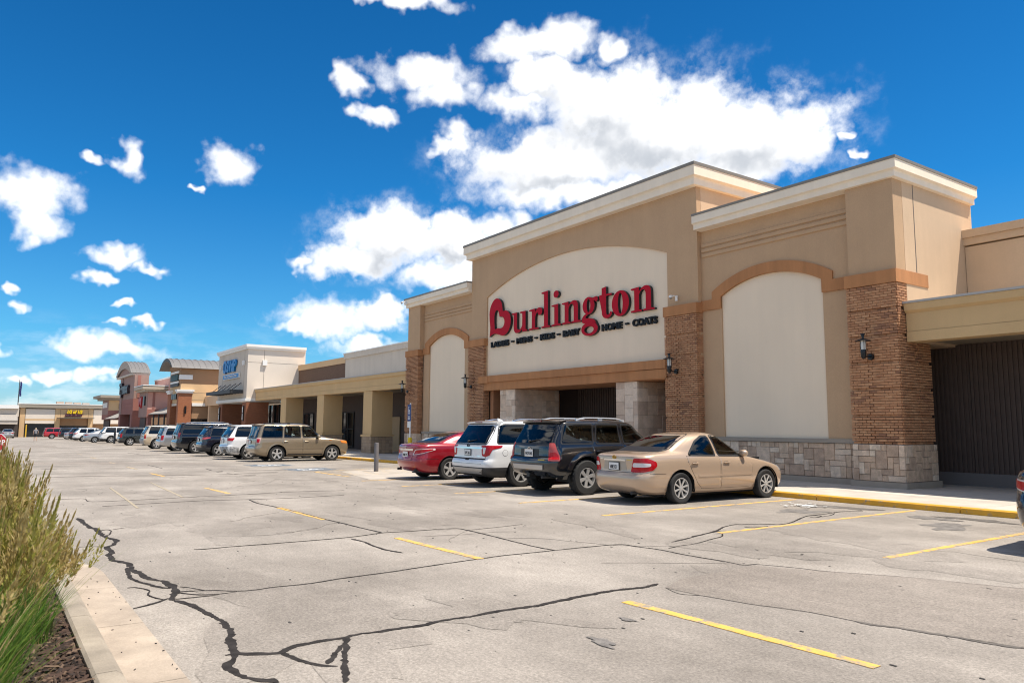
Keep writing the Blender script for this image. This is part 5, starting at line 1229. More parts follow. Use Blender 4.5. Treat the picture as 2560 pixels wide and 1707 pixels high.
    if sp.get('spoiler'):
        sx0, sz0, sw, sl, sth = sp['spoiler']; s_ = MB(); n = 12; P = []
        for i in range(n+1):
            t = -1+2*i/n; yy = sw*t; ed = 1-.35*abs(t)**4; xb = sx0-ro
            P += [(xb+sl, yy, sz0+.02-.02*t*t), (xb-.0+.10*t*t, yy, sz0-.0-.03*t*t), (xb+.01+.10*t*t, yy, sz0-sth-.03*t*t), (xb+sl, yy, sz0-sth*1.6)]
        s_.add(P, [(i*4+j, i*4+(j+1) % 4, (i+1)*4+(j+1) % 4, (i+1)*4+j) for i in range(n) for j in range(4)]+[(0, 1, 2, 3), tuple(n*4+j for j in (3, 2, 1, 0))]); so = L_('spoiler', s_, pm if sp.get('spoilm') is None else sp['spoilm'])
        b_ = MB(); b_.box(sx0-ro-.012, sx0-ro+.03, -.16, .16, sz0-sth+.006, sz0-.012); L_('brake_light', b_, M_TRED2, so, None)
    if sp.get('rails'):
        x0, x1, ry, rz0, mm = sp['rails']
        for sg in sides:
            s_ = MB(); P = []; n = 12
            for i in range(n+1):
                t = i/n; xx = x0-ro+(x1-x0)*t; hh = .055*min(1, 6*t, 6*(1-t))**.6
                p, nn = c.hit('top', 1, xx, sg*ry); zz = p.z+hh
                P += [(xx, sg*ry-.025, zz-.012), (xx, sg*ry-.018, zz+.014), (xx, sg*ry+.018, zz+.014), (xx, sg*ry+.025, zz-.012)]
            s_.add(P, [(i*4+j, i*4+(j+1) % 4, (i+1)*4+(j+1) % 4, (i+1)*4+j) for i in range(n) for j in range(4)]+[(0, 1, 2, 3), tuple(n*4+j for j in (3, 2, 1, 0))])
            for t in (.04, .5, .96):
                xx = x0-ro+(x1-x0)*t; p, nn = c.hit('top', 1, xx, sg*ry); s_.box(xx-.06, xx+.06, sg*ry-.016, sg*ry+.016, p.z-.02, p.z+.045)
            L_('roof_rail', s_, mm, smooth=30)
    if sp.get('wiper'):
        wz_, wy = sp['wiper']; p, nn = c.hit('rear', 1, wy, wz_); w_ = MB(); q, n2 = c.hit('rear', 1, wy-.34, wz_+.05)
        w_.cyl((p.x-.03, p.y, p.z), (q.x-.03, q.y, q.z), .014, .008, 6); w_.cyl((p.x-.04, p.y, p.z), (p.x+.02, p.y, p.z), .03, .03, 8); L_('wiper', w_, M_BLK)
    for ex in sp.get('exhaust', []):
        e_ = MB(); e_.cyl((-ro+.06, ex[0], ex[1]), (-ro+.5, ex[0], ex[1]), .035, .035, 10); L_('exhaust', e_, M_BRAKE)
    if sp.get('fin'):
        p, nn = c.hit('top', 1, sp['fin']-ro, 0.); e_ = MB(); e_.add([(p.x-.02, -.03, p.z-.01), (p.x-.02, .03, p.z-.01), (p.x+.20, .0, p.z-.01), (p.x-.03, -.012, p.z+.075), (p.x-.03, .012, p.z+.075), (p.x+.04, 0., p.z+.06)], [(0, 1, 4, 3), (0, 3, 5, 2), (1, 2, 5, 4), (3, 4, 5), (0, 2, 1)]); L_('aerial_fin', e_, pm)
    if sp.get('hitch'):
        e_ = MB(); e_.box(-ro+.03, -ro+.35, -.06, .06, sp['hitch']-.05, sp['hitch']+.04); L_('tow_hitch', e_, M_BLK, smooth=None)
    return root

# ---- shape sheets: (height, distance from the rear end)
SEDAN = dict(ro=1.13, wb=2.72, fo=.96, r=.325, tw=.205, hw=.8975, gc=.17, arch=.385, spokes=8, wstyle='slim', tr=.055, tf=.075,
  rear=[(.20, .32), (.27, .12), (.38, .035), (.52, .0), (.60, .012), (.645, .05), (.70, .062), (.82, .058), (.94, .055), (.985, .075), (1.012, .14), (1.035, .32), (1.06, .55), (1.085, .68), (1.15, .84), (1.25, 1.06), (1.34, 1.28), (1.40, 1.46), (1.445, 1.68), (1.475, 1.98), (1.485, 2.12)],
  front=[(.20, 4.56), (.27, 4.73), (.40, 4.80), (.52, 4.81), (.62, 4.77), (.70, 4.66), (.78, 4.42), (.86, 4.05), (.92, 3.72), (.965, 3.48), (1.0, 3.36), (1.06, 3.25), (1.2, 3.02), (1.32, 2.82), (1.40, 2.66), (1.445, 2.52), (1.475, 2.34), (1.485, 2.2)],
  width=[(.20, .77), (.27, .845), (.38, .882), (.52, .8965), (.64, .8975), (.76, .894), (.86, .882), (.93, .862), (.985, .835), (1.03, .808), (1.10, .778), (1.2, .735), (1.32, .672), (1.40, .615), (1.445, .55), (1.475, .42), (1.485, .28)],
  rrad=[(.2, .28), (.5, .34), (.9, .30), (1.03, .26), (1.2, .26), (1.485, .2)], frad=[(.2, .4), (.55, .46), (.9, .35), (1.05, .28), (1.485, .2)],
  rbow=[(.2, .06), (.6, .10), (1.0, .09), (1.1, .12), (1.485, .06)], fbow=[(.2, .16), (.6, .20), (.9, .24), (1.1, .2), (1.485, .08)],
  doors=[([(1.74, .30), (2.32, .29), (2.29, .955), (1.32, .975), (1.34, .86), (1.47, .62), (1.60, .42)], [(1.40, 1.0), (2.20, .985), (2.16, 1.385), (1.98, 1.385), (1.72, 1.27)], 1.52),
         ([(2.335, .29), (3.26, .29), (3.37, .54), (3.36, .78), (3.27, .93), (2.305, .955)], [(2.32, .985), (3.18, .97), (3.02, 1.11), (2.72, 1.32), (2.56, 1.385), (2.26, 1.39)], 2.50)],
  glass=[], hz=.83, mirror=(3.10, 1.0), strips=[((1.62, 3.36), .545, .585, None)],
  tail=[([(-.40, .66), (-.02, .665), (.24, .70), (.37, .79), (.35, .87), (.12, .94), (-.32, .94)], M_TRED, .010), ([(-.345, .765), (-.02, .765), (.17, .78), (.20, .81), (.18, .84), (-.02, .85), (-.325, .85)], M_TWH, .015)],
  head=[(4.42, .62), (4.62, .60), (4.62, .69), (4.38, .755)], rglass=[(-.66, 1.10), (.66, 1.10), (.50, 1.405), (-.50, 1.405)], wglass=[(-.70, 1.04), (.70, 1.04), (.54, 1.41), (-.54, 1.41)],
  lid=[[(-.53, .655), (.53, .655), (.55, .96), (-.55, .96)]],
  side_bits=[([(.30, .633), (.70, .625), (.70, .632), (.30, .641)], M_GAP, .002, 'bumper_seam')],
  rear_bits=[([(-.33, .88), (.33, .88), (.32, .915), (-.32, .915)], M_CHR, .022, 'chrome_strip'), ([(-.36, .69), (.36, .69), (.33, .88), (-.33, .88)], mat('plate_recess', (.36, .31, .25), .4, coat=.5), .006, 'plate_recess'), ([(-.50, .90), (-.36, .90), (-.36, .918), (-.50, .918)], mat('gold_script', (.6, .42, .1), .3, metal=.8), .008, 'model_badge'), ([(.40, .90), (.48, .90), (.48, .918), (.40, .918)], M_CHR, .008, 'trim_badge')],
  see=('mid', 'mid', 'dark'), parcel=True, plate=(0., .77), emblem=(.955, .055, mat('gold_badge', (.55, .35, .08), .25, metal=1.)), exhaust=[(-.5, .24)])
def variant(base, **k):
    d = {a: b for a, b in base.items() if not a.startswith('_')}; d.update(k); return d
M_CLR = mat('tail_outline', (.66, .55, .52), .15, coat=1.)
SEDAN2 = variant(SEDAN, ro=1.10, wb=2.776, fo=.985, r=.335, hw=.915, spokes=5, wstyle='wide', tr=.07,
  rear=[(.22, .34), (.28, .14), (.40, .04), (.55, .0), (.66, .015), (.74, .05), (.85, .06), (.98, .05), (1.035, .075), (1.06, .15), (1.075, .35), (1.095, .56), (1.13, .68), (1.2, .86), (1.29, 1.12), (1.37, 1.40), (1.42, 1.62), (1.455, 1.9), (1.475, 2.15), (1.482, 2.25)],
  front=[(.22, 4.6), (.28, 4.77), (.42, 4.85), (.55, 4.86), (.66, 4.80), (.74, 4.66), (.82, 4.40), (.9, 4.03), (.96, 3.72), (1.0, 3.52), (1.04, 3.4), (1.1, 3.28), (1.22, 3.05), (1.33, 2.84), (1.40, 2.68), (1.445, 2.54), (1.475, 2.4), (1.482, 2.32)],
  width=[(.22, .79), (.28, .86), (.40, .90), (.55, .914), (.68, .915), (.80, .908), (.92, .885), (1.0, .855), (1.06, .822), (1.12, .79), (1.22, .738), (1.33, .675), (1.40, .62), (1.445, .55), (1.475, .42), (1.482, .3)],
  rbow=[(.2, .10), (.6, .16), (1.0, .15), (1.1, .14), (1.482, .06)],
  tail=[([(-.50, .74), (-.30, .755), (.05, .80), (.50, .90), (.48, .945), (.10, .94), (-.36, .915)], M_CLR, .008), ([(-.44, .765), (-.28, .775), (.05, .82), (.42, .90), (.40, .93), (.10, .92), (-.33, .895)], M_TRED, .014)],
  rglass=[(-.64, 1.14), (.64, 1.14), (.48, 1.415), (-.48, 1.415)], lid=[[(-.40, .60), (.40, .60), (.42, .74), (.52, .90), (.55, 1.02), (-.55, 1.02), (-.52, .90), (-.42, .74)]],
  rear_bits=[([(-.40, .875), (.40, .875), (.43, .93), (-.43, .93)], M_CHR, .022, 'chrome_strip')], plate=(0., .76), plframe=False, emblem=(.975, .05, M_CHR), exhaust=[(-.55, .30), (.55, .30)],
  see=('mid', 'mid', 'clear'), seatm=mat('seat_beige', (.3, .27, .22), .9), head=[(4.4, .68), (4.62, .66), (4.62, .75), (4.3, .83)], wglass=[(-.70, 1.08), (.70, 1.08), (.54, 1.41), (-.54, 1.41)], strips=[])
def suv(L=4.8, Wd=1.9, H=1.76, wb=2.79, ro=1.08, r=.37, gc=.24, belt=1.08, lean=.42, hood=1.02, clad=0., box=0., bump=.62, rail=M_ALLOY, spokes=5, wstyle='wide', tumble=.16, rquart=True, roofw=None, quarter=(.40, 1.30), **k):
    hw = Wd/2; zR = H-.07; b = belt; top = hw-tumble
    rear = [(gc, .34), (gc+.07, .12), (bump-.14, .025), (bump, .0), (bump+.09, .02), (bump+.14, .07), (b-.06, .085), (b+.02, .11), (b+.15, .11+(lean-.11)*.22), (b+.6*(zR-b), .11+(lean-.11)*.62), (zR-.02, lean), (zR+.02, lean+.10), (H-.03, lean+.42), (H-.008, lean+1.0), (H, lean+1.35)]
    f0 = L
    front = [(gc, L-.24), (gc+.08, L-.08), (bump-.1, L-.01), (bump+.02, L), (hood-.22, L-.03), (hood-.12, L-.10), (hood-.06, L-.30), (hood-.01, L-.72), (hood+.035, L-1.05), (hood+.07, L-1.22), (b+.10, L-1.36), (b+.5*(zR-b), L-1.66), (zR-.06, L-1.95), (zR, L-2.10), (H-.035, L-2.3), (H-.01, L-2.6), (H, L-2.75)]
    front = [p for i, p in enumerate(front) if i == 0 or p[0] > front[i-1][0]+.004]
    width = [(gc, hw*.86), (gc+.08, hw*.94), (gc+.2, hw*.985), (bump+.05, hw), (b-.2, hw*.995), (b-.08, hw*.972), (b, hw*.945), (b+.08, hw*.918), (b+.5*(zR-b), hw*.918-(hw*.918-top)*.55), (zR-.05, top), (zR, top-.045), (H-.03, top-.14), (H-.008, top-.3), (H, top-.42)]
    d = dict(ro=ro, wb=wb, fo=L-ro-wb, r=r, tw=.235, hw=hw, gc=gc, arch=r+.075, spokes=spokes, wstyle=wstyle, tr=.03+.0*box, tf=.05, rear=rear, front=front, width=width, clad=clad,
      rrad=[(.2, .22), (b, .20), (H, .16)], frad=[(.2, .34), (b, .34), (H, .2)], rbow=[(.2, .08), (b, .07), (H, .05)], fbow=[(.2, .14), (hood, .2), (b+.2, .22), (H, .1)])
    a0 = ro; zt = zR-.06; q0, q1 = quarter
    xw = L-1.42          # foot of the windscreen pillar
    d['doors'] = [([(a0+.56, gc+.10), (a0+1.22, gc+.10), (a0+1.20, b-.01), (a0+.20, b), (a0+.22, b-.2), (a0+.36, b-.42), (a0+.46, gc+.3)], [(q1+.10, b+.03), (a0+1.12, b+.03), (a0+1.09, zt), (q1+.16, zt)], a0+.40),
                  ([(a0+1.235, gc+.10), (a0+2.12, gc+.10), (a0+2.22, gc+.36), (a0+2.20, b-.22), (a0+2.10, b-.02), (a0+1.215, b-.01)], [(a0+1.24, b+.03), (min(xw-.02, a0+2.12), b+.02), (a0+1.86, b+.55*(zt-b)), (a0+1.66, zt), (a0+1.21, zt)], a0+1.40)]
    d['glass'] = [[(q0, b+.03), (q1, b+.03), (q1+.03, zt), (q0+.16, zt)]] if rquart else []
    d['hz'] = b-.15; d['mirror'] = (a0+1.96, b+.06)
    d['tail'] = [([(-.14, b-.33), (.16, b-.33), (.18, b-.02), (-.14, b-.02)], M_TRED, .010)]
    d['head'] = [(L-.52, hood-.22), (L-.20, hood-.25), (L-.20, hood-.13), (L-.60, hood-.09)]
    rw = hw-.22
    d['rglass'] = [(-rw, b+.02), (rw, b+.02), (rw-.10, zR-.07), (-rw+.10, zR-.07)]
    d['wglass'] = [(-rw-.02, b+.06), (rw+.02, b+.06), (rw-.08, zR-.05), (-rw+.08, zR-.05)]
    d['lid'] = [[(-hw+.22, bump+.13), (hw-.22, bump+.13), (hw-.24, b-.03), (-hw+.24, b-.03)]]
    d['plate'] = (0., (bump+b)/2+.06); d['emblem'] = (b-.10, .06, M_CHR)
    d['spoiler'] = (lean-.10, zR+.03, top-.06, .30, .045)
    d['rails'] = (lean+.55, L-2.3, top-.14, 0, rail) if rail else None
    d['wiper'] = (b+.07, .05); d['exhaust'] = [(-.5, gc+.02)]
    d.update(k); return d

def ell_(c, r): return [(c[0]+r*math.cos(t), c[1]+r*math.sin(t)) for t in [i*math.pi/10 for i in range(20)]]
# ---- the row of parked cars
GOLD = paint('champagne_gold', (.50, .365, .255), .35, .32); BLACKC = paint('black', (.006, .007, .010), .0, .2); WHITEC = paint('white', (.74, .74, .73), .0, .3)
REDC = paint('red', (.30, .006, .014), .25, .28); PILOTC = paint('bronze_tan', (.30, .235, .155), .5, .32); NAVY = paint('dark_blue_black', (.008, .010, .018), .1, .22)
CHARC = paint('charcoal_green', (.030, .038, .038), .3, .25); SILV = paint('silver', (.42, .42, .42), .6, .3); BURG = paint('dark_plum', (.05, .028, .032), .3, .28); BEIGE = paint('beige', (.60, .53, .43), .2, .35); REDB = paint('bright_red', (.42, .012, .02), .0, .3)
SKID = mat('skid_silver', (.45, .44, .42), .45, metal=.6)
make_car(SEDAN, 'sedan', 'champagne gold sedan nosed up to the yellow kerb, its rear towards us', 'car', -11.88, 12.02, GOLD, rz=R(-1.5), plate='VME 831')
RUN4 = suv(L=4.80, Wd=1.875, H=1.77, wb=2.79, ro=1.06, r=.405, gc=.40, belt=1.16, lean=.40, hood=1.10, bump=.74, spokes=6, wstyle='off', tumble=.15, archdz=.02, flare=.13, tw=.265, quarter=(.36, 1.30), rail=mat('rail_silver', (.6, .6, .6), .35, metal=.5), hitch=.46, win=-.02,
  tail=[([(-.20, .80), (.20, .80), (.20, .90), (.10, 1.06), (.03, 1.20), (-.17, 1.20)], mat('tail_pink', (.40, .07, .065), .2), .014), ([(-.16, .83), (.17, .83), (.15, .93), (.06, 1.0), (-.15, .98)], M_TRED, .019)],
  rear_bits=[([(-.56, .60), (.56, .60), (.58, .70), (-.58, .70)], mat('step_bumper', (.50, .50, .50), .35, metal=.7), .035, 'bumper_step'), ([(-.36, .87), (.36, .87), (.36, 1.06), (-.36, 1.06)], M_BLK, .006, 'plate_recess'), ([(-.62, .80), (-.40, .80), (-.40, .825), (-.62, .825)], mat('gold_script', (.6, .42, .1), .3, metal=.8), .008, 'model_badge')],
  see=('clear', 'mid', 'dark'), plate=(0., .965), plframe=False, trimm=M_BLK, mirblk=True)
make_car(RUN4, 'off_road_suv', 'black off-road SUV with knobbly tyres and silver roof rails', 'SUV', -14.52, 11.62, BLACKC, plate='WGF 048')
EXPL = suv(L=5.0, Wd=2.0, H=1.765, wb=2.86, ro=1.14, r=.39, gc=.26, belt=1.12, lean=.50, hood=1.10, bump=.60, clad=.53, spokes=5, wstyle='wide', tumble=.19, quarter=(.42, 1.36),
  tail=[([(-.30, .82), (-.14, .80), (.03, .84), (.14, .99), (.42, 1.04), (.46, 1.09), (-.34, 1.09)], M_TRED, .013), ([(-.26, .87), (-.18, .87), (-.12, 1.04), (-.24, 1.04)], M_TWH, .018)],
  rear_bits=[([(-.62, .36), (.62, .36), (.74, .50), (-.74, .50)], SKID, .02, 'skid_plate'), ([(-.66, 1.0), (.66, 1.0), (.66, 1.045), (-.66, 1.045)], M_CHR, .016, 'chrome_strip'), ([(-.09, .70), (.09, .70), (.09, .735), (-.09, .735)], M_GAP, .006, 'handle_recess'), ([(-.58, .80), (-.44, .80), (-.44, .825), (-.58, .825)], M_CHR, .008, 'model_badge'), ([(-.70, .615), (.70, .615), (.70, .622), (-.70, .622)], M_GAP, .002, 'bumper_seam')], side_bits=[(ell_((.62, .90), .085), M_GAP, .002, 'fuel_door_gap'), (ell_((.62, .90), .078), WHITEC, .004, 'fuel_door')],
  see=('mid', 'dark', 'dark'), emblem=(1.085, .065, mat('badge_dark', (.02, .03, .06), .3)), fin=1.05, plate=(0., .905), exhaust=[(-.62, .42)], rail=mat('rail_chrome', (.7, .7, .7), .2, metal=.9))
make_car(EXPL, 'white_suv', 'white SUV with dark lower cladding and wide red lamps beside the black one', 'SUV', -17.42, 11.78, WHITEC, plate='UPX 266')
make_car(SEDAN2, 'red_sedan', 'deep red sedan parked left of the white SUV', 'car', -20.80, 11.62, REDC, plate='VNM 119')
PIL = suv(L=4.77, Wd=1.97, H=1.79, wb=2.70, ro=1.07, r=.37, gc=.25, belt=1.10, lean=.30, hood=1.08, bump=.60, spokes=5, wstyle='wide', tumble=.18, quarter=(.34, 1.30), flare=.05,
  tail=[([(-.14, .86), (.18, .86), (.18, 1.12), (-.14, 1.12)], mat('tail_pale', (.50, .34, .32), .2), .012), ([(-.08, .90), (.13, .90), (.13, 1.06), (-.08, 1.06)], M_TRED, .017)],
  strips=[((1.5, 3.3), .60, .64, None)], side_bits=[([(1.52, .30), (3.3, .30), (3.3, .36), (1.52, .36)], M_BLK, .008, 'sill'), ([(3.62, 1.0), (3.74, 1.0), (3.74, 1.03), (3.62, 1.03)], M_AMB, .01, 'side_marker')], see=('clear', 'mid', 'dark'), rail=M_BLK, headm=M_AMB)
G2 = 'cars parked along the arcade'
make_car(PIL, 'tan_suv', 'bronze tan SUV with rusty sills by the grey bollard', 'SUV', -36.5, 11.35, PILOTC, G2)
JOUR = suv(L=5.05, Wd=1.92, H=1.76, wb=3.0, ro=1.10, r=.38, gc=.25, belt=1.12, lean=.45, hood=1.08, bump=.6, spokes=5, quarter=(.42, 1.35),
  tail=[([(-.28, .93), (.22, .93), (.30, 1.08), (-.30, 1.08)], M_TRED, .012)],
  rear_bits=[([(-.86, .30), (.2, .30), (.3, .62), (-.84, .66)], mat('torn_plastic', (.33, .33, .32), .8, var=.6, scale=9.), .012, 'damaged_bumper'), ([(-.70, .38), (-.30, .36), (-.28, .50), (-.66, .55)], M_BLK, .02, 'torn_opening')],
  side_bits=[([(.15, .34), (.66, .34), (.60, .62), (.18, .66)], mat('torn_plastic2', (.40, .40, .39), .8, var=.6, scale=11.), .012, 'damaged_panel')], rail=None)
make_car(JOUR, 'damaged_suv', 'white SUV with a torn rear bumper next to the tan one', 'SUV', -39.7, 10.95, WHITEC, G2)
HATCH = variant(SEDAN2); HATCH['strips'] = []
make_car(HATCH, 'plum_sedan', 'dark plum sedan squeezed between the damaged white SUV and a black crossover', 'car', -42.4, 11.6, BURG, G2)
RAV = suv(L=4.57, Wd=1.85, H=1.70, wb=2.66, ro=.97, r=.36, gc=.24, belt=1.10, lean=.48, hood=1.04, bump=.62, clad=.5, quarter=(.50, 1.18), tumble=.2,
  tail=[([(-.30, .93), (.10, .94), (.42, 1.02), (.42, 1.06), (-.30, 1.05)], mat('tail_rose', (.45, .08, .09), .2), .012)], rail=M_BLK)
make_car(RAV, 'black_crossover', 'small black crossover with pinkish lamps past the white damaged one', 'SUV', -45.6, 10.95, NAVY, G2)
SUBU = suv(L=5.5, Wd=2.03, H=1.93, wb=3.30, ro=1.22, r=.41, gc=.30, belt=1.20, lean=.34, hood=1.16, bump=.68, spokes=6, quarter=(.36, 1.6), tumble=.17, rail=mat('rail_pale', (.5, .5, .5), .3, metal=.5),
  tail=[([(-.12, .95), (.10, .95), (.12, 1.3), (-.12, 1.3)], M_TRED2, .012)])
make_car(SUBU, 'long_black_suv', 'long black SUV, the biggest in the row', 'SUV', -51.2, 10.95, BLACKC, G2)
PICK = suv(L=5.2, Wd=1.95, H=1.72, wb=3.1, ro=1.2, r=.39, gc=.32, belt=1.10, lean=.3, hood=1.08, bump=.66, rail=None)
make_car(PICK, 'silver_suv', 'silver SUV mostly hidden behind the long black one', 'SUV', -56.9, 11.0, SILV, G2)
GMC = suv(L=4.9, Wd=1.9, H=1.82, wb=2.87, ro=1.03, r=.39, gc=.30, belt=1.14, lean=.42, hood=1.10, bump=.66, spokes=6, quarter=(.42, 1.30), clad=.0,
  tail=[([(-.12, .80), (.14, .80), (.14, 1.0), (-.12, 1.0)], M_TRED, .012), ([(-.12, 1.0), (.14, 1.0), (.14, 1.13), (-.12, 1.13)], M_AMB, .014)],
  side_bits=[([(.10, .40), (.55, .40), (.62, .92), (.10, .92)], mat('lower_tan', (.46, .36, .24), .4, coat=.8), .004, 'lower_panel'), ([(1.5, .40), (3.4, .40), (3.4, .92), (1.42, .92)], mat('lower_tan', (.46, .36, .24), .4), .006, 'lower_panel')],
  rear_bits=[([(-.8, .40), (.8, .40), (.85, .78), (-.85, .78)], mat('bumper_grey', (.30, .29, .28), .5), .012, 'bumper_panel')], rail=M_BLK)
make_car(GMC, 'two_tone_suv', 'cream over tan two-tone SUV with amber topped lamps', 'SUV', -64.0, 10.9, BEIGE, G2)
CRV = suv(L=4.6, Wd=1.84, H=1.68, wb=2.7, ro=.98, r=.36, gc=.24, belt=1.08, lean=.5, hood=1.02, bump=.62, clad=.48, quarter=(.5, 1.2), tumble=.2, rail=M_BLK, rimm='dark')
make_car(CRV, 'charcoal_crossover', 'charcoal crossover with black wheels beyond the two-tone SUV', 'SUV', -79.0, 11.2, CHARC, G2)
TRAV_ = suv(L=5.15, Wd=1.99, H=1.79, wb=3.02, ro=1.1, r=.385, gc=.26, belt=1.14, lean=.5, hood=1.1, bump=.62, clad=.46, quarter=(.5, 1.5), rail=M_BLK,
  tail=[([(-.26, .98), (.1, 1.0), (.46, 1.06), (.46, 1.1), (-.28, 1.12)], M_BLK, .012)])
make_car(TRAV_, 'large_white_suv', 'large white SUV behind the thin black post', 'SUV', -94.5, 11.5, WHITEC, G2)
make_car(variant(SEDAN2), 'silver_sedan', 'silver sedan between the two white wagons far along the row', 'car', -97.0, 10.2, SILV, G2)
OUT = suv(L=4.82, Wd=1.84, H=1.66, wb=2.745, ro=1.1, r=.355, gc=.25, belt=1.06, lean=.62, hood=1.0, bump=.6, clad=.46, quarter=(.62, 1.36), tumble=.2, rail=M_BLK,
  tail=[([(-.30, .88), (.05, .90), (.38, 1.0), (.38, 1.04), (-.28, 1.04)], M_TRED, .012)])
make_car(OUT, 'white_wagon', 'white tall wagon with black roof rails near the end of the row', 'SUV', -105.5, 9.9, WHITEC, G2)
far = [(-112.5, 10.6, SILV, RAV, 'grey_crossover', 'grey crossover half hidden behind the white wagon'), (-118.5, 10.3, NAVY, RAV, 'navy_crossover', 'dark navy crossover standing left of the white wagon'), (-124.5, 10.4, SILV, SEDAN2, 'pale_sedan', 'pale silver sedan beyond the dark navy crossover'), (-131., 10.2, BLACKC, PICK, 'far_black_suv', 'black SUV far along the row beside a red one'), (-137., 8.6, REDB, PICK, 'red_suv', 'bright red SUV at the far end of the row')]
for x, y, pm, sp, nm, lb in far: make_car(sp, nm, lb, 'SUV' if sp is not SEDAN2 else 'car', x, y, pm, G2)
make_car(variant(SEDAN2), 'far_silver_car', 'silver car seen from behind in front of the end shops', 'car', -150., 3.2, SILV, rz=R(90))
make_car(variant(SEDAN2), 'dark_car', 'dark car cut off by the right picture edge', 'car', -3.66, 12.05, NAVY)
# red roofed row behind
make_car(variant(SEDAN), 'maroon_car', 'maroon car parked on the other side of the white wagon', 'car', -111., 15.2, REDC, rz=R(180))

# ------------------------------------------------------------------ the red store sign
def bez(p0, p1, p2, p3, n=8):
    out = []
    for i in range(1, n+1):
        t = i/n; q = 1-t
        out.append((q**3*p0[0]+3*q*q*t*p1[0]+3*q*t*t*p2[0]+t**3*p3[0], q**3*p0[1]+3*q*q*t*p1[1]+3*q*t*t*p2[1]+t**3*p3[1]))
    return out
def path(*cmd):
    out = []
    for c_ in cmd:
        if len(c_) == 2: out.append(c_)
        else: out += bez(out[-1], c_[0:2], c_[2:4], c_[4:6])
    return out
def smooth_loop(pts, n=5, sharp=()):
    """closed Catmull-Rom through pts, with listed indices kept as corners"""
    out = []; N = len(pts)
    for i in range(N):
        p0, p1, p2, p3 = pts[i-1], pts[i], pts[(i+1) % N], pts[(i+2) % N]
        if i in sharp: p0 = (2*p1[0]-p2[0], 2*p1[1]-p2[1])
        if (i+1) % N in sharp: p3 = (2*p2[0]-p1[0], 2*p2[1]-p1[1])
        for k_ in range(n):
            t = k_/n; o = []
            for a in (0, 1): o.append(.5*(2*p1[a]+(p2[a]-p0[a])*t+(2*p0[a]-5*p1[a]+4*p2[a]-p3[a])*t*t+(3*p1[a]-p0[a]-3*p2[a]+p3[a])*t**3))
            out.append(tuple(o))
    return out
def ell(cx, cz, rx, rz, n=28): return [(cx+rx*math.cos(2*math.pi*i/n), cz+rz*math.sin(2*math.pi*i/n)) for i in range(n)]
g_n = path((0, .80), (0, .85), (.41, .875), (.41, .70), (.50, .82, .62, .885, .74, .885), (.92, .885, .99, .78, .99, .60), (.99, .075), (1.15, .06), (1.15, 0), (.60, 0), (.60, .06), (.73, .075), (.73, .58), (.73, .70, .68, .76, .60, .76), (.52, .76, .44, .69, .41, .58), (.41, .075), (.54, .06), (.54, 0), (0, 0), (0, .06), (.17, .075), (.17, .78))
g_u = path((0, .865), (0, .80), (.14, .785), (.14, .25), (.14, .05, .24, -.03, .40, -.03), (.56, -.03, .69, .04, .77, .15), (.77, .0), (1.14, 0.), (1.14, .06), (1.01, .075), (1.01, .865), (.62, .865), (.62, .80), (.77, .785), (.77, .28), (.71, .16, .62, .10, .53, .10), (.43, .10, .39, .16, .39, .27), (.39, .865))
g_r = path((0, .80), (0, .85), (.42, .875), (.42, .70), (.49, .82, .58, .885, .69, .885), (.83, .885, .91, .81, .91, .72), (.91, .62, .84, .56, .75, .56), (.66, .56, .60, .62, .61, .70), (.51, .68, .43, .60, .42, .45), (.42, .075), (.66, .06), (.66, 0), (0, 0), (0, .06), (.19, .075), (.19, .78))
g_l = path((0, 1.42), (0, 1.475), (.43, 1.505), (.43, .075), (.57, .06), (.57, 0), (0, 0), (0, .06), (.17, .075), (.17, 1.40))
g_i = path((0, .80), (0, .85), (.43, .875), (.43, .075), (.59, .06), (.59, 0), (0, 0), (0, .06), (.18, .075), (.18, .78))
g_t = path((0, .79), (0, .85), (.14, .86), (.14, 1.11), (.38, 1.14), (.38, .86), (.68, .865), (.68, .795), (.38, .79), (.38, .22), (.38, .12, .42, .085, .47, .085), (.54, .085, .57, .13, .60, .19), (.71, .165), (.67, .02, .57, -.045, .42, -.045), (.24, -.045, .14, .05, .14, .22), (.14, .79))[:-1]
g_B = smooth_loop([(0, 0), (.05, .38), (-.01, .80), (-.01, 1.16), (.13, 1.46), (.40, 1.67), (.70, 1.66), (.95, 1.45), (1.05, 1.06), (1.32, 1.05), (1.57, .90), (1.68, .60), (1.60, .28), (1.36, .04), (1.05, -.03), (.72, .05), (.40, .11), (.16, .07)], 5, (0, 8))
g_Bh = smooth_loop([(.42, .30), (.38, .70), (.40, .98), (.50, 1.13), (.62, 1.15), (.74, 1.04), (.79, .83), (1.0, .82), (1.15, .70), (1.18, .52), (1.08, .37), (.90, .31), (.66, .33)], 5, (0, 6))
g_link = smooth_loop([(.34, .27), (.16, .21), (.04, .08), (.06, -.06), (.25, -.12), (.55, -.10), (.80, -.12), (.90, -.24), (.76, -.02), (.50, .07), (.32, .08), (.26, .13), (.36, .20)], 4)
M_SRED = mat('sign_face_red', (.47, .006, .022), .6, spec=.15, fine=.04, fscale=30.); M_SBLK = mat('sign_return_black', (.016, .014, .016), .5); M_SUBT = mat('sign_slate', (.016, .019, .022), .6, spec=.2)
sign = thing('store_sign', 'large red serif store name in raised letters with a heart shaped capital', 'sign', (-23, 18.5, 5.0))
YP = YF+.20
def letter(x, pieces, name='letter', depth=.135):
    mb = MB()
    for k_, (o, holes) in enumerate(pieces):
        mb.prism([(p[0]+x, p[1]+5.585) for p in o], [[(p[0]+x, p[1]+5.585) for p in h] for h in holes], lambda u, v, d: (u, d, v), YP-depth-.003*k_, YP-.02, 0, 1)
    return mb.build(name, [M_SRED, M_SBLK], sign)
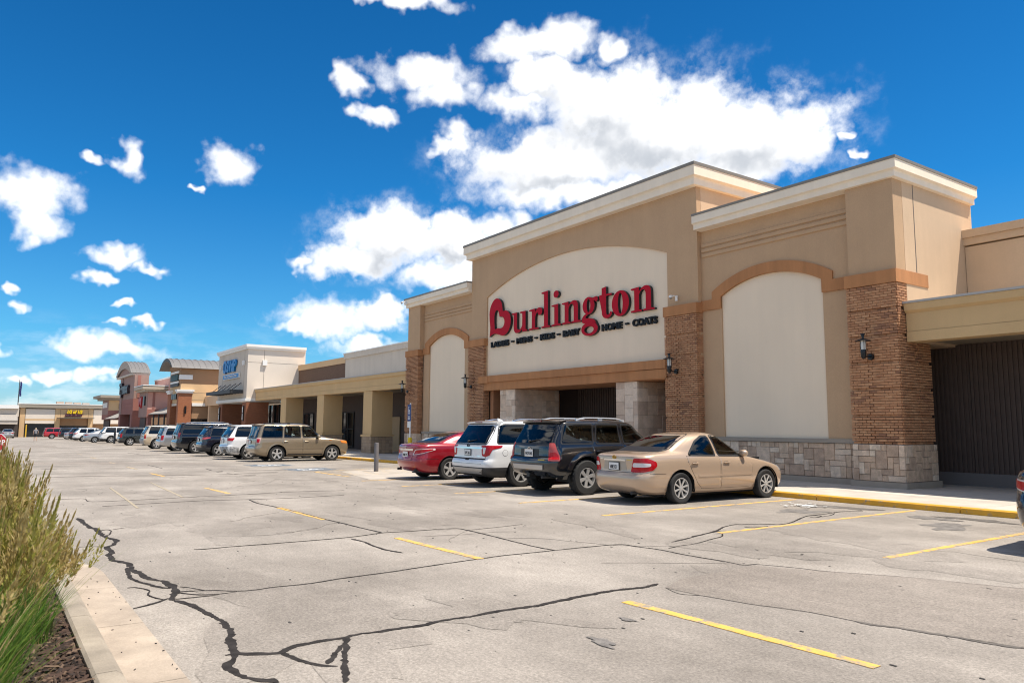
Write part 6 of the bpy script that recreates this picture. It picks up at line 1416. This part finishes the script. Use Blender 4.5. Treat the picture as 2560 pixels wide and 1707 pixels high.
letter(-28.30, [(g_B, [g_Bh])]); letter(-26.54, [(g_u, [])]); letter(-25.27, [(g_r, [])]); letter(-24.41, [(g_l, [])])
letter(-23.74, [(g_i, []), (ell(.30, 1.28, .165, .145), [])]); letter(-23.07, [(g_n, [])])
letter(-21.88, [(ell(.42, .555, .345, .335), [ell(.42, .555, .105, .255)]), (ell(.47, -.335, .475, .265), [ell(.44, -.365, .27, .135)]), (g_link, []), (ell(.86, .765, .10, .10), []), (smooth_loop([(.60, .78), (.74, .84), (.86, .84), (.86, .72), (.76, .72), (.68, .70)], 4), [])])
letter(-20.85, [(g_t, [])]); letter(-20.17, [(ell(.455, .42, .45, .47), [ell(.455, .42, .125, .385)])]); letter(-19.17, [(g_n, [])])
for s_, x0, x1 in (('LADIES', -28.28, -26.86), ('MENS', -26.28, -25.14), ('KIDS', -24.60, -23.63), ('BABY', -23.10, -22.03), ('HOME', -20.80, -19.70), ('COATS', -19.17, -17.97)):
    me = text_mesh('word', s_, .335, .07, M_SUBT, 'LEFT', .014, 1.); w_ = max(v.co.x for v in me.vertices); k_ = (x1-x0)/w_
    for v in me.vertices: v.co = Vector((x0+v.co.x*k_, YP-.06-v.co.z, 5.11+v.co.y))
    obj('word', me, sign, kind='thing')
for x_ in (-26.56, -24.86, -23.36, -19.44):
    mb = MB(); mb.box(x_-.075, x_+.075, YP-.12, YP-.02, 5.20, 5.27); mb.build('bullet', M_SUBT, sign)

# ------------------------------------------------------------------ wall lanterns, cameras
M_LGL = mat('lantern_glass', (.62, .60, .55), .15, spec=.8); M_LHAT = mat('lantern_hat', (.05, .05, .048), .4, metal=.4)
def lantern(x, y, z, label):
    t = thing('wall_lantern', label, 'lantern', (x, y, z), 'lanterns on the brick piers'); yy = y-.32; K = .76
    def part(nm, prof, m, n=16):
        mb = MB(); mb.lathe([(a*K, b*K) for a, b in prof], (x, yy, z), n); return mb.build(nm, m, t, smooth=40)
    part('hat', [(.001, .30), (.035, .30), (.04, .25), (.10, .22), (.26, .165), (.265, .15), (.09, .19), (.08, .17)], M_LHAT)
    part('finial', [(.001, .40), (.075, .395), (.08, .37), (.05, .36), (.05, .30)], BLACKP, 12)
    g = part('glass', [(.078, .17), (.082, .0), (.075, -.14)], M_LGL); part('bulb', [(.001, .10), (.03, .09), (.035, .0), (.02, -.1)], WHITEP, 10)
    part('base', [(.09, -.14), (.095, -.17), (.085, -.36), (.05, -.44), (.001, -.45)], BLACKP)
    for i in range(4):
        a = math.pi/4+i*math.pi/2; mb = MB(); mb.cyl((x+.067*math.cos(a), yy+.067*math.sin(a), z-.11), (x+.067*math.cos(a), yy+.067*math.sin(a), z+.145), .007, n=5); mb.build('cage_bar', BLACKP, t)
    mb = MB(); mb.cyl((x, yy, z-.27), (x, y+.02, z-.27), .02, n=8); mb.build('arm', BLACKP, t)
    mb = MB(); mb.lathe([(.001, -.04), (.075, -.035), (.085, 0.), (.085, .03)], (x, y+.0, z-.27), 14, axis='y'); mb.build('mounting_plate', BLACKP, t, smooth=40)
lantern(-10.42, YF-.01, 3.66, 'black wall lantern on the brick corner pier at the far right'); lantern(-17.02, YF-.01, 3.66, 'black wall lantern right of the store entrance')
lantern(-29.72, YF-.01, 3.66, 'black wall lantern left of the store entrance'); lantern(-36.15, YF-.01, 3.66, 'black wall lantern at the left end of the big store')
def cctv(x, y, z, label):
    t = thing('security_camera', label, 'camera', (x, y, z), 'security cameras on the store')
    mb = MB(); mb.box(x-.04, x+.04, y-.04, y, z-.06, z+.12); mb.build('bracket', WHITEP, t)
    mb = MB(); mb.cyl((x, y-.05, z+.1), (x-.03, y-.26, z+.10), .02, n=8); mb.build('arm', WHITEP, t)
    mb = MB(); mb.lathe([(.001, .06), (.055, .05), (.068, .0), (.062, -.02)], (x-.03, y-.26, z+.05), 14); mb.build('housing', WHITEP, t, smooth=40)
    mb = MB(); mb.lathe([(.052, -.02), (.045, -.05), (.025, -.07), (.001, -.075)], (x-.03, y-.26, z+.05), 14); mb.build('dome', mat('dome_smoke', (.25, .25, .25), .1, spec=.8), t, smooth=40)
cctv(-17.0, YF+.06, 5.78, 'white dome camera on the tan wall above the right entrance lantern')
cctv(-36.25, YF-.14, 8.12, 'white camera on the cornice at the left end of the big store')

# ------------------------------------------------------------------ bollard, signs, posts
def post(name, label, cat, x, y, h, r, m, top=True, group=None):
    t = thing(name, label, cat, (x, y, gz(x)), group); mb = MB(); mb.lathe([(r, -.05), (r, h-.02), (r*.9, h), (.001, h+.012)], (x, y, gz(x)), 20); mb.build('post', m, t, smooth=40); return t
post('bollard', 'grey steel bollard standing on the concrete apron', 'bollard', -25.3, 11.68, 1.02, .082, mat('bollard_grey', (.13, .12, .12), .6, var=.1, scale=6.))
post('thin_post', 'thin black post in front of the large white SUV', 'post', -88.5, 11.2, 1.35, .10, BLACKP)
BSIGN = mat('sign_access_blue', (.012, .045, .20), .5)
ps = thing('parking_sign', 'blue accessible parking sign on a white post with yellow sleeve', 'sign', (-31.6, 16.2, gz(-31.6)+KH)); px_, py_, pz_ = -31.6, 16.25, gz(-31.6)+KH
mb = MB(); mb.cyl((px_, py_, pz_), (px_, py_, pz_+2.62), .038, n=10); mb.build('post', WHITEP, ps, smooth=40)
mb = MB(); mb.lathe([(.10, 0), (.10, .98), (.08, 1.02), (.04, 1.03)], (px_, py_, pz_), 14); mb.build('yellow_sleeve', mat('sleeve_yellow', (.78, .52, .01), .5), ps, smooth=40)
b_ = boxpart('blue_plate', BSIGN, ps, px_-.18, px_+.14, py_-.055, py_-.042, pz_+1.78, pz_+2.54)
boxpart('lower_plate', WHITEP, ps, px_-.18, px_+.14, py_-.055, py_-.042, pz_+1.48, pz_+1.76)
cx_, cz_ = px_-.02, pz_+2.24
mb = MB(); mb.prism(ell(cx_, cz_-.04, .095, .10), [ell(cx_, cz_-.04, .068, .073)], lambda u, v, d: (u, d, v), py_-.062, py_-.056, 0, 0); mb.build('wheel_symbol', WHITEP, b_)
mb = MB(); mb.prism(ell(cx_-.03, cz_+.19, .03, .03, 12), [], lambda u, v, d: (u, d, v), py_-.062, py_-.056, 0, 0); mb.prism([(cx_-.045, cz_+.15), (cx_-.015, cz_+.15), (cx_-.01, cz_+.05), (cx_+.07, cz_+.045), (cx_+.11, cz_-.09), (cx_+.085, cz_-.10), (cx_+.05, cz_+.01), (cx_-.045, cz_+.01)], [], lambda u, v, d: (u, d, v), py_-.066, py_-.057, 0, 0); mb.build('person_symbol', WHITEP, b_)
boxpart('text_bar', WHITEP, b_, px_-.12, px_+.08, py_-.062, py_-.056, pz_+1.87, pz_+1.92); boxpart('text_bar', WHITEP, b_, px_-.06, px_+.02, py_-.062, py_-.056, pz_+1.95, pz_+2.02)
# stop sign peeping in at the left edge
sx_, sy_ = -30.0, .36; szc = 1.58-.62; so = .31
ss_ = thing('stop_sign', 'red octagonal stop sign cut off at the left edge above the grass', 'sign', (sx_, sy_, gz(sx_)))
mb = MB(); mb.cyl((sx_-.05, sy_, gz(sx_)), (sx_-.05, sy_, szc+.25), .03, n=8); mb.build('post', GREYM, ss_)
oc = lambda r_: [(sy_+r_*math.cos(math.pi/8+i*math.pi/4), szc+r_*math.sin(math.pi/8+i*math.pi/4)) for i in range(8)]
mb = MB(); mb.prism(oc(so), [], lambda u, v, d: (d, u, v), sx_, sx_-.012, 0, 0); mb.build('white_plate', WHITEP, ss_)
mb = MB(); mb.prism(oc(so*.93), [], lambda u, v, d: (d, u, v), sx_+.005, sx_+.001, 0, 0); pl_ = mb.build('red_plate', mat('stop_red', (.42, .01, .02), .4), ss_)
me = text_mesh('stop_text', 'STOP', .24, .003, WHITEP, 'CENTER', .004, .78)
for v in me.vertices: v.co = Vector((sx_+.009+v.co.z, sy_+v.co.x, szc-.08+v.co.y))
obj('stop_text', me, ss_)

# ------------------------------------------------------------------ person crossing the lot
def person(x, y, h, label, rz=0.):
    z0 = gz(x); t = thing('person', label, 'person', (x, y, z0), rz=rz)
    J = dict(pel=(0, 0, .53), sp=(0, 0, .66), ch=(0, .0, .78), nk=(0, .0, .845), hd=(0, .012, .885), top=(0, .01, .965),
             hl=(-.05, 0, .51), kl=(-.055, .055, .28), al=(-.06, .03, .045), fl=(-.06, .10, .022), hr=(.05, 0, .51), kr=(.055, -.02, .28), ar=(.06, -.09, .055), fr=(.06, -.03, .02),
             sl=(-.105, 0, .81), el=(-.14, -.03, .645), wl_=(-.135, .03, .52), gl=(-.13, .05, .47), sr=(.105, 0, .81), er=(.145, -.02, .645), wr=(.15, .045, .53), gr_=(.15, .07, .48))
    rad = dict(pel=.085, sp=.075, ch=.085, nk=.033, hd=.05, top=.035, hl=.06, kl=.036, al=.024, fl=.02, hr=.06, kr=.036, ar=.024, fr=.02, sl=.04, el=.028, wl_=.02, gl=.018, sr=.04, er=.028, wr=.02, gr_=.018)
    E_ = [('pel', 'sp'), ('sp', 'ch'), ('ch', 'nk'), ('nk', 'hd'), ('hd', 'top'), ('pel', 'hl'), ('hl', 'kl'), ('kl', 'al'), ('al', 'fl'), ('pel', 'hr'), ('hr', 'kr'), ('kr', 'ar'), ('ar', 'fr'), ('ch', 'sl'), ('sl', 'el'), ('el', 'wl_'), ('wl_', 'gl'), ('ch', 'sr'), ('sr', 'er'), ('er', 'wr'), ('wr', 'gr_')]
    ks = list(J); me = bpy.data.meshes.new('body'); me.from_pydata([tuple(a*h for a in J[k_]) for k_ in ks], [(ks.index(a), ks.index(b)) for a, b in E_], [])
    o = bpy.data.objects.new('tmp', me); COL.objects.link(o); sk = o.modifiers.new('skin', 'SKIN')
    for i, k_ in enumerate(ks):
        d = me.skin_vertices[0].data[i]; d.radius = (rad[k_]*h, rad[k_]*h*.8); d.use_root = k_ == 'pel'
    sb = o.modifiers.new('sub', 'SUBSURF'); sb.levels = 2; sb.render_levels = 2
    dg = bpy.context.evaluated_depsgraph_get(); nm = bpy.data.meshes.new_from_object(o.evaluated_get(dg)); bpy.data.objects.remove(o)
    nm.name = 'body'; nm.materials.clear()
    for m in (mat('skin', (.52, .32, .23), .6), mat('shirt_grey', (.20, .20, .22), .9), mat('shorts_dark', (.03, .03, .035), .9), mat('hair_fair', (.42, .33, .22), .8), mat('shoe_white', (.7, .7, .7), .7)): nm.materials.append(m)
    for p_ in nm.polygons:
        c_ = p_.center/h; k_ = 0
        if c_.z > .52 and abs(c_.x) < .125 and c_.z < .835: k_ = 1
        if .34 < c_.z <= .55 and abs(c_.x) < .115: k_ = 2
        if c_.z > .915 or (c_.z > .86 and c_.y < 0): k_ = 3
        if c_.z < .04: k_ = 4
        p_.material_index = k_; p_.use_smooth = True
    obj('body', nm, t, local=True); return t
person(-107.5, 5.1, 1.72, 'person in grey shirt and dark shorts walking across the lot', R(100))

# ------------------------------------------------------------------ planting bed with ornamental grass
isl_ = thing('planter_kerb', 'pale concrete kerb and gutter around the planting bed', 'kerb', (-6, .8, 0)); tag(isl_, kind='structure')
def bed_edge(o_):        # outline of the bed with a rounded far end, offset outwards by o_
    Rr = 1.3+o_; P = [(6., .62+o_)]
    P += [(-2-1.6*i, .62+o_) for i in range(5)]+[(-9.3-Rr*math.sin(t), .62-1.3+Rr*math.cos(t)) for t in [i*math.pi/20 for i in range(11)]]
    return P+[(-9.3-Rr, -6.)]
M_KT = mat('kerb_top', (.30, .256, .20), .88, var=.26, scale=2.5, fine=.08, fscale=70., bump=.3, bscale=80.)
prof = [(0, -.05), (0, .10), (.02, .115), (.13, .115), (.165, .09), (.18, .008), (.53, .005), (.53, -.04)]
rings = [bed_edge(o_) for o_, z in prof]; npt = len(rings[0])
j = 0
for i in range(npt-1):
    mb = MB(); n = len(prof); P = []
    for a in (i, i+1):
        for (o_, z), rg in zip(prof, rings):
            p = Vector(rg[a]); q = Vector(rg[i+1 if a == i else i]); p = p+(q-p)*(.003 if i < 5 else .0); P.append((p.x, p.y, z))
    mb.add(P, [(k_, k_+1, n+k_+1, n+k_) for k_ in range(n-1)]+[tuple(range(n)), tuple(reversed(range(n, 2*n)))]); mb.m = [1 if k_ > 4 else 0 for k_ in range(n-1)]+[0, 0]; mb.build('kerb_section', [M_KT, M_CONC_W], isl_, smooth=30)
M_MULCH = mat('mulch', (.050, .028, .018), .95, var=.5, scale=30., bump=1.5, bscale=40.)
mb = MB(); e_ = bed_edge(-.002)+[(6., -6.)]; tr = tessellate_polygon([[Vector((p[0], p[1], 0)) for p in e_]]); mb.add([(p[0], p[1], .075) for p in e_], [tuple(t) for t in tr]); bedo = mb.build('planting_bed', M_MULCH, kind='structure')
rr = random.Random(12); mb = MB(); MCH = [mat('chip_%d' % i, c, .9) for i, c in enumerate([(.055, .03, .02), (.09, .052, .033), (.028, .017, .012), (.14, .09, .058)])]
for i in range(5200):
    x, y = -rr.uniform(3.0, 10.2), rr.uniform(-.5, .60)
    if (x+9.3)**2+(y+.68)**2 > 1.6 and x < -9.3: continue
    l, w_, a, tl = rr.uniform(.015, .06), rr.uniform(.005, .014), rr.uniform(0, 3.14), rr.uniform(-.4, .4); c_, s_ = math.cos(a), math.sin(a); z = .078+rr.uniform(0, .03)
    q = [(x+c_*dx-s_*dy, y+s_*dx+c_*dy, z+dx*tl+dz) for dx, dy, dz in ((-l, -w_, 0), (l, -w_, 0), (l, w_, 0), (-l, w_, 0), (-l*.8, 0, .008), (l*.8, 0, .008))]
    mb.add(q, [(0, 1, 5, 4), (2, 3, 4, 5), (1, 2, 5), (3, 0, 4)], rr.choice((0, 0, 1, 2, 2, 3)))
mb.build('mulch_chips', MCH, bedo, fix=False, kind='stuff')
def leaf_mat(name, c1, c2, tr=.35):
    m = bpy.data.materials.new(name); m.use_nodes = True; N, L = m.node_tree.nodes, m.node_tree.links; b = N['Principled BSDF']; b.inputs['Roughness'].default_value = .6; b.inputs['Specular IOR Level'].default_value = .3
    g = N.new('ShaderNodeNewGeometry'); mx_ = N.new('ShaderNodeMix'); mx_.data_type = 'RGBA'; L.new(g.outputs['Random Per Island'], mx_.inputs['Factor']); mx_.inputs['A'].default_value = (*c1, 1); mx_.inputs['B'].default_value = (*c2, 1)
    L.new(mx_.outputs['Result'], b.inputs['Base Color']); t = N.new('ShaderNodeBsdfTranslucent'); L.new(mx_.outputs['Result'], t.inputs['Color'])
    ms = N.new('ShaderNodeMixShader'); ms.inputs[0].default_value = tr; L.new(b.outputs[0], ms.inputs[1]); L.new(t.outputs[0], ms.inputs[2]); L.new(ms.outputs[0], N['Material Output'].inputs[0]); return m
M_BLADE = leaf_mat('grass_blade', (.055, .175, .018), (.21, .30, .05), .5); M_STRAW = leaf_mat('straw_blade', (.42, .31, .13), (.50, .40, .20), .3); M_PLUME = leaf_mat('seed_head', (.40, .30, .10), (.68, .55, .26), .55); M_PLUME2 = leaf_mat('seed_head_green', (.32, .32, .06), (.52, .46, .14), .55)
def blade(mb, x, y, h, lx, ly, w_, m, n=6, z0=.07, droop=0.):
    """a tapering curved blade rising from (x, y) and leaning to (lx, ly)"""
    a = math.atan2(ly, lx)+1.57+rr.uniform(-.5, .5); P = []
    for i in range(n+1):
        t = i/n; k_ = t**1.8; z = z0+h*(t-droop*t**3); ww = w_*(1-t)**.7*(.6+.4*min(1, t*4)); cx_, cy_ = x+lx*k_, y+ly*k_
        P += [(cx_+ww*math.cos(a), cy_+ww*math.sin(a), z), (cx_-ww*math.cos(a), cy_-ww*math.sin(a), z)]
    mb.add(P, [(2*i, 2*i+1, 2*i+3, 2*i+2) for i in range(n)], m)
def plume(mb, p, d, ln, m, dens=1.):
    """an airy seed head of fine spikelets round a stalk"""
    p, d = Vector(p), Vector(d).normalized(); a = d.orthogonal().normalized(); b = d.cross(a); n = int(84*dens)
    for i in range(n):
        t = i/n; ang = rr.uniform(0, 6.28); rad = ln*.20*math.sin(min(1, t*1.15+.12)*math.pi)**.8*rr.uniform(.25, 1.1)
        base = p+d*ln*t; out = (a*math.cos(ang)+b*math.sin(ang)); c_ = base+out*rad*.6; e2 = base+out*rad+d*ln*rr.uniform(.06, .14)
        s_ = out.cross(d)*rr.uniform(.0035, .007)+d*.002
        mb.add([c_-s_*.4, c_+s_*.4, c_.lerp(e2, .5)+s_*1.1, e2, c_.lerp(e2, .5)-s_*1.1], [(0, 1, 2, 3, 4)], m)
def grass(x, y, label, hb, nb, npl, spread, seed, hp=1.35, out=1.0, bx=0., by=.2):
    global rr; rr = random.Random(seed); t = thing('ornamental_grass', label, 'grass clump', (x, y, .07), 'ornamental grasses in the planting bed')
    mb = MB()
    for i in range(nb):
        a, r_ = rr.uniform(0, 6.28), spread*.45*math.sqrt(rr.random()); h = hb*rr.uniform(.55, 1.05); l = h*rr.uniform(.12, .55)
        blade(mb, x+r_*math.cos(a), y+r_*math.sin(a), h, l*math.cos(a)+bx*.3, l*math.sin(a)+by*.3, rr.uniform(.0035, .0075), 0 if rr.random() > .10 else 1, 6, droop=rr.uniform(0, .3))
    mb.build('blades', [M_BLADE, M_STRAW], t, fix=False, kind='stuff')
    mb = MB(); mp = MB()
    for i in range(npl):
        a, r_ = rr.uniform(0, 6.28), spread*.4*math.sqrt(rr.random()); h = hp*rr.uniform(.72, 1.03)*.78; l = h*rr.uniform(.05, .34)*out
        bx0, by0 = x+r_*math.cos(a), y+r_*math.sin(a); lx, ly = l*math.cos(a)+bx*rr.random(), l*math.sin(a)+by*rr.random()
        blade(mb, bx0, by0, h, lx, ly, .0022, 0, 6)
        d = Vector((lx*1.3/h*.9, ly*1.3/h*.9, 1.)); plume(mp, (bx0+lx*.92, by0+ly*.92, .07+h*.95), d, hp*rr.uniform(.22, .36), 0 if rr.random() > .35 else 1)
    mb.build('stalks', M_STRAW, t, fix=False, kind='stuff'); mp.build('seed_heads', [M_PLUME, M_PLUME2], t, fix=False, kind='stuff')
grass(-3.7, -.16, 'nearest green grass clump at the bottom left corner of the picture', .95, 620, 20, .46, 1, .95, .7, 0, .0)
grass(-4.7, .0, 'feathery grass clump behind the nearest green one', .95, 460, 95, .42, 2, 1.05, .6, 0, .03)
grass(-5.7, .10, 'feathery grass clump leaning over the kerb with loose plumes', .80, 420, 120, .42, 3, .96, .62, 0, .06)
grass(-6.3, .36, 'low loose grass clump spilling its plumes over the kerb', .5, 170, 70, .34, 8, .70, .8, 0, .08)
grass(-6.9, .05, 'tawny grass clump in the middle of the planting bed', .85, 340, 150, .46, 4, 1.12, .6, 0, .02)
grass(-8.2, .0, 'tall tawny grass clump in the far half of the planting bed', .85, 300, 150, .46, 5, 1.20, .55, 0, .0)
grass(-9.4, -.05, 'tawny grass clump at the far end of the planting bed', .85, 300, 150, .46, 6, 1.24, .5, 0, .0)
# bits of debris on the gutter
rr = random.Random(5); mb = MB()
for i in range(26):
    x, y = -rr.uniform(4.6, 9), rr.uniform(.83, 1.14); s_ = rr.uniform(.006, .022); a = rr.uniform(0, 3); mb.cyl((x, y, .010), (x+s_*math.cos(a), y+s_*math.sin(a), .010), .004, n=5)
tag(mb.build('gutter_debris', M_DEB, fix=False), 'small twigs and pebbles lying in the concrete gutter', 'debris', kind='stuff')
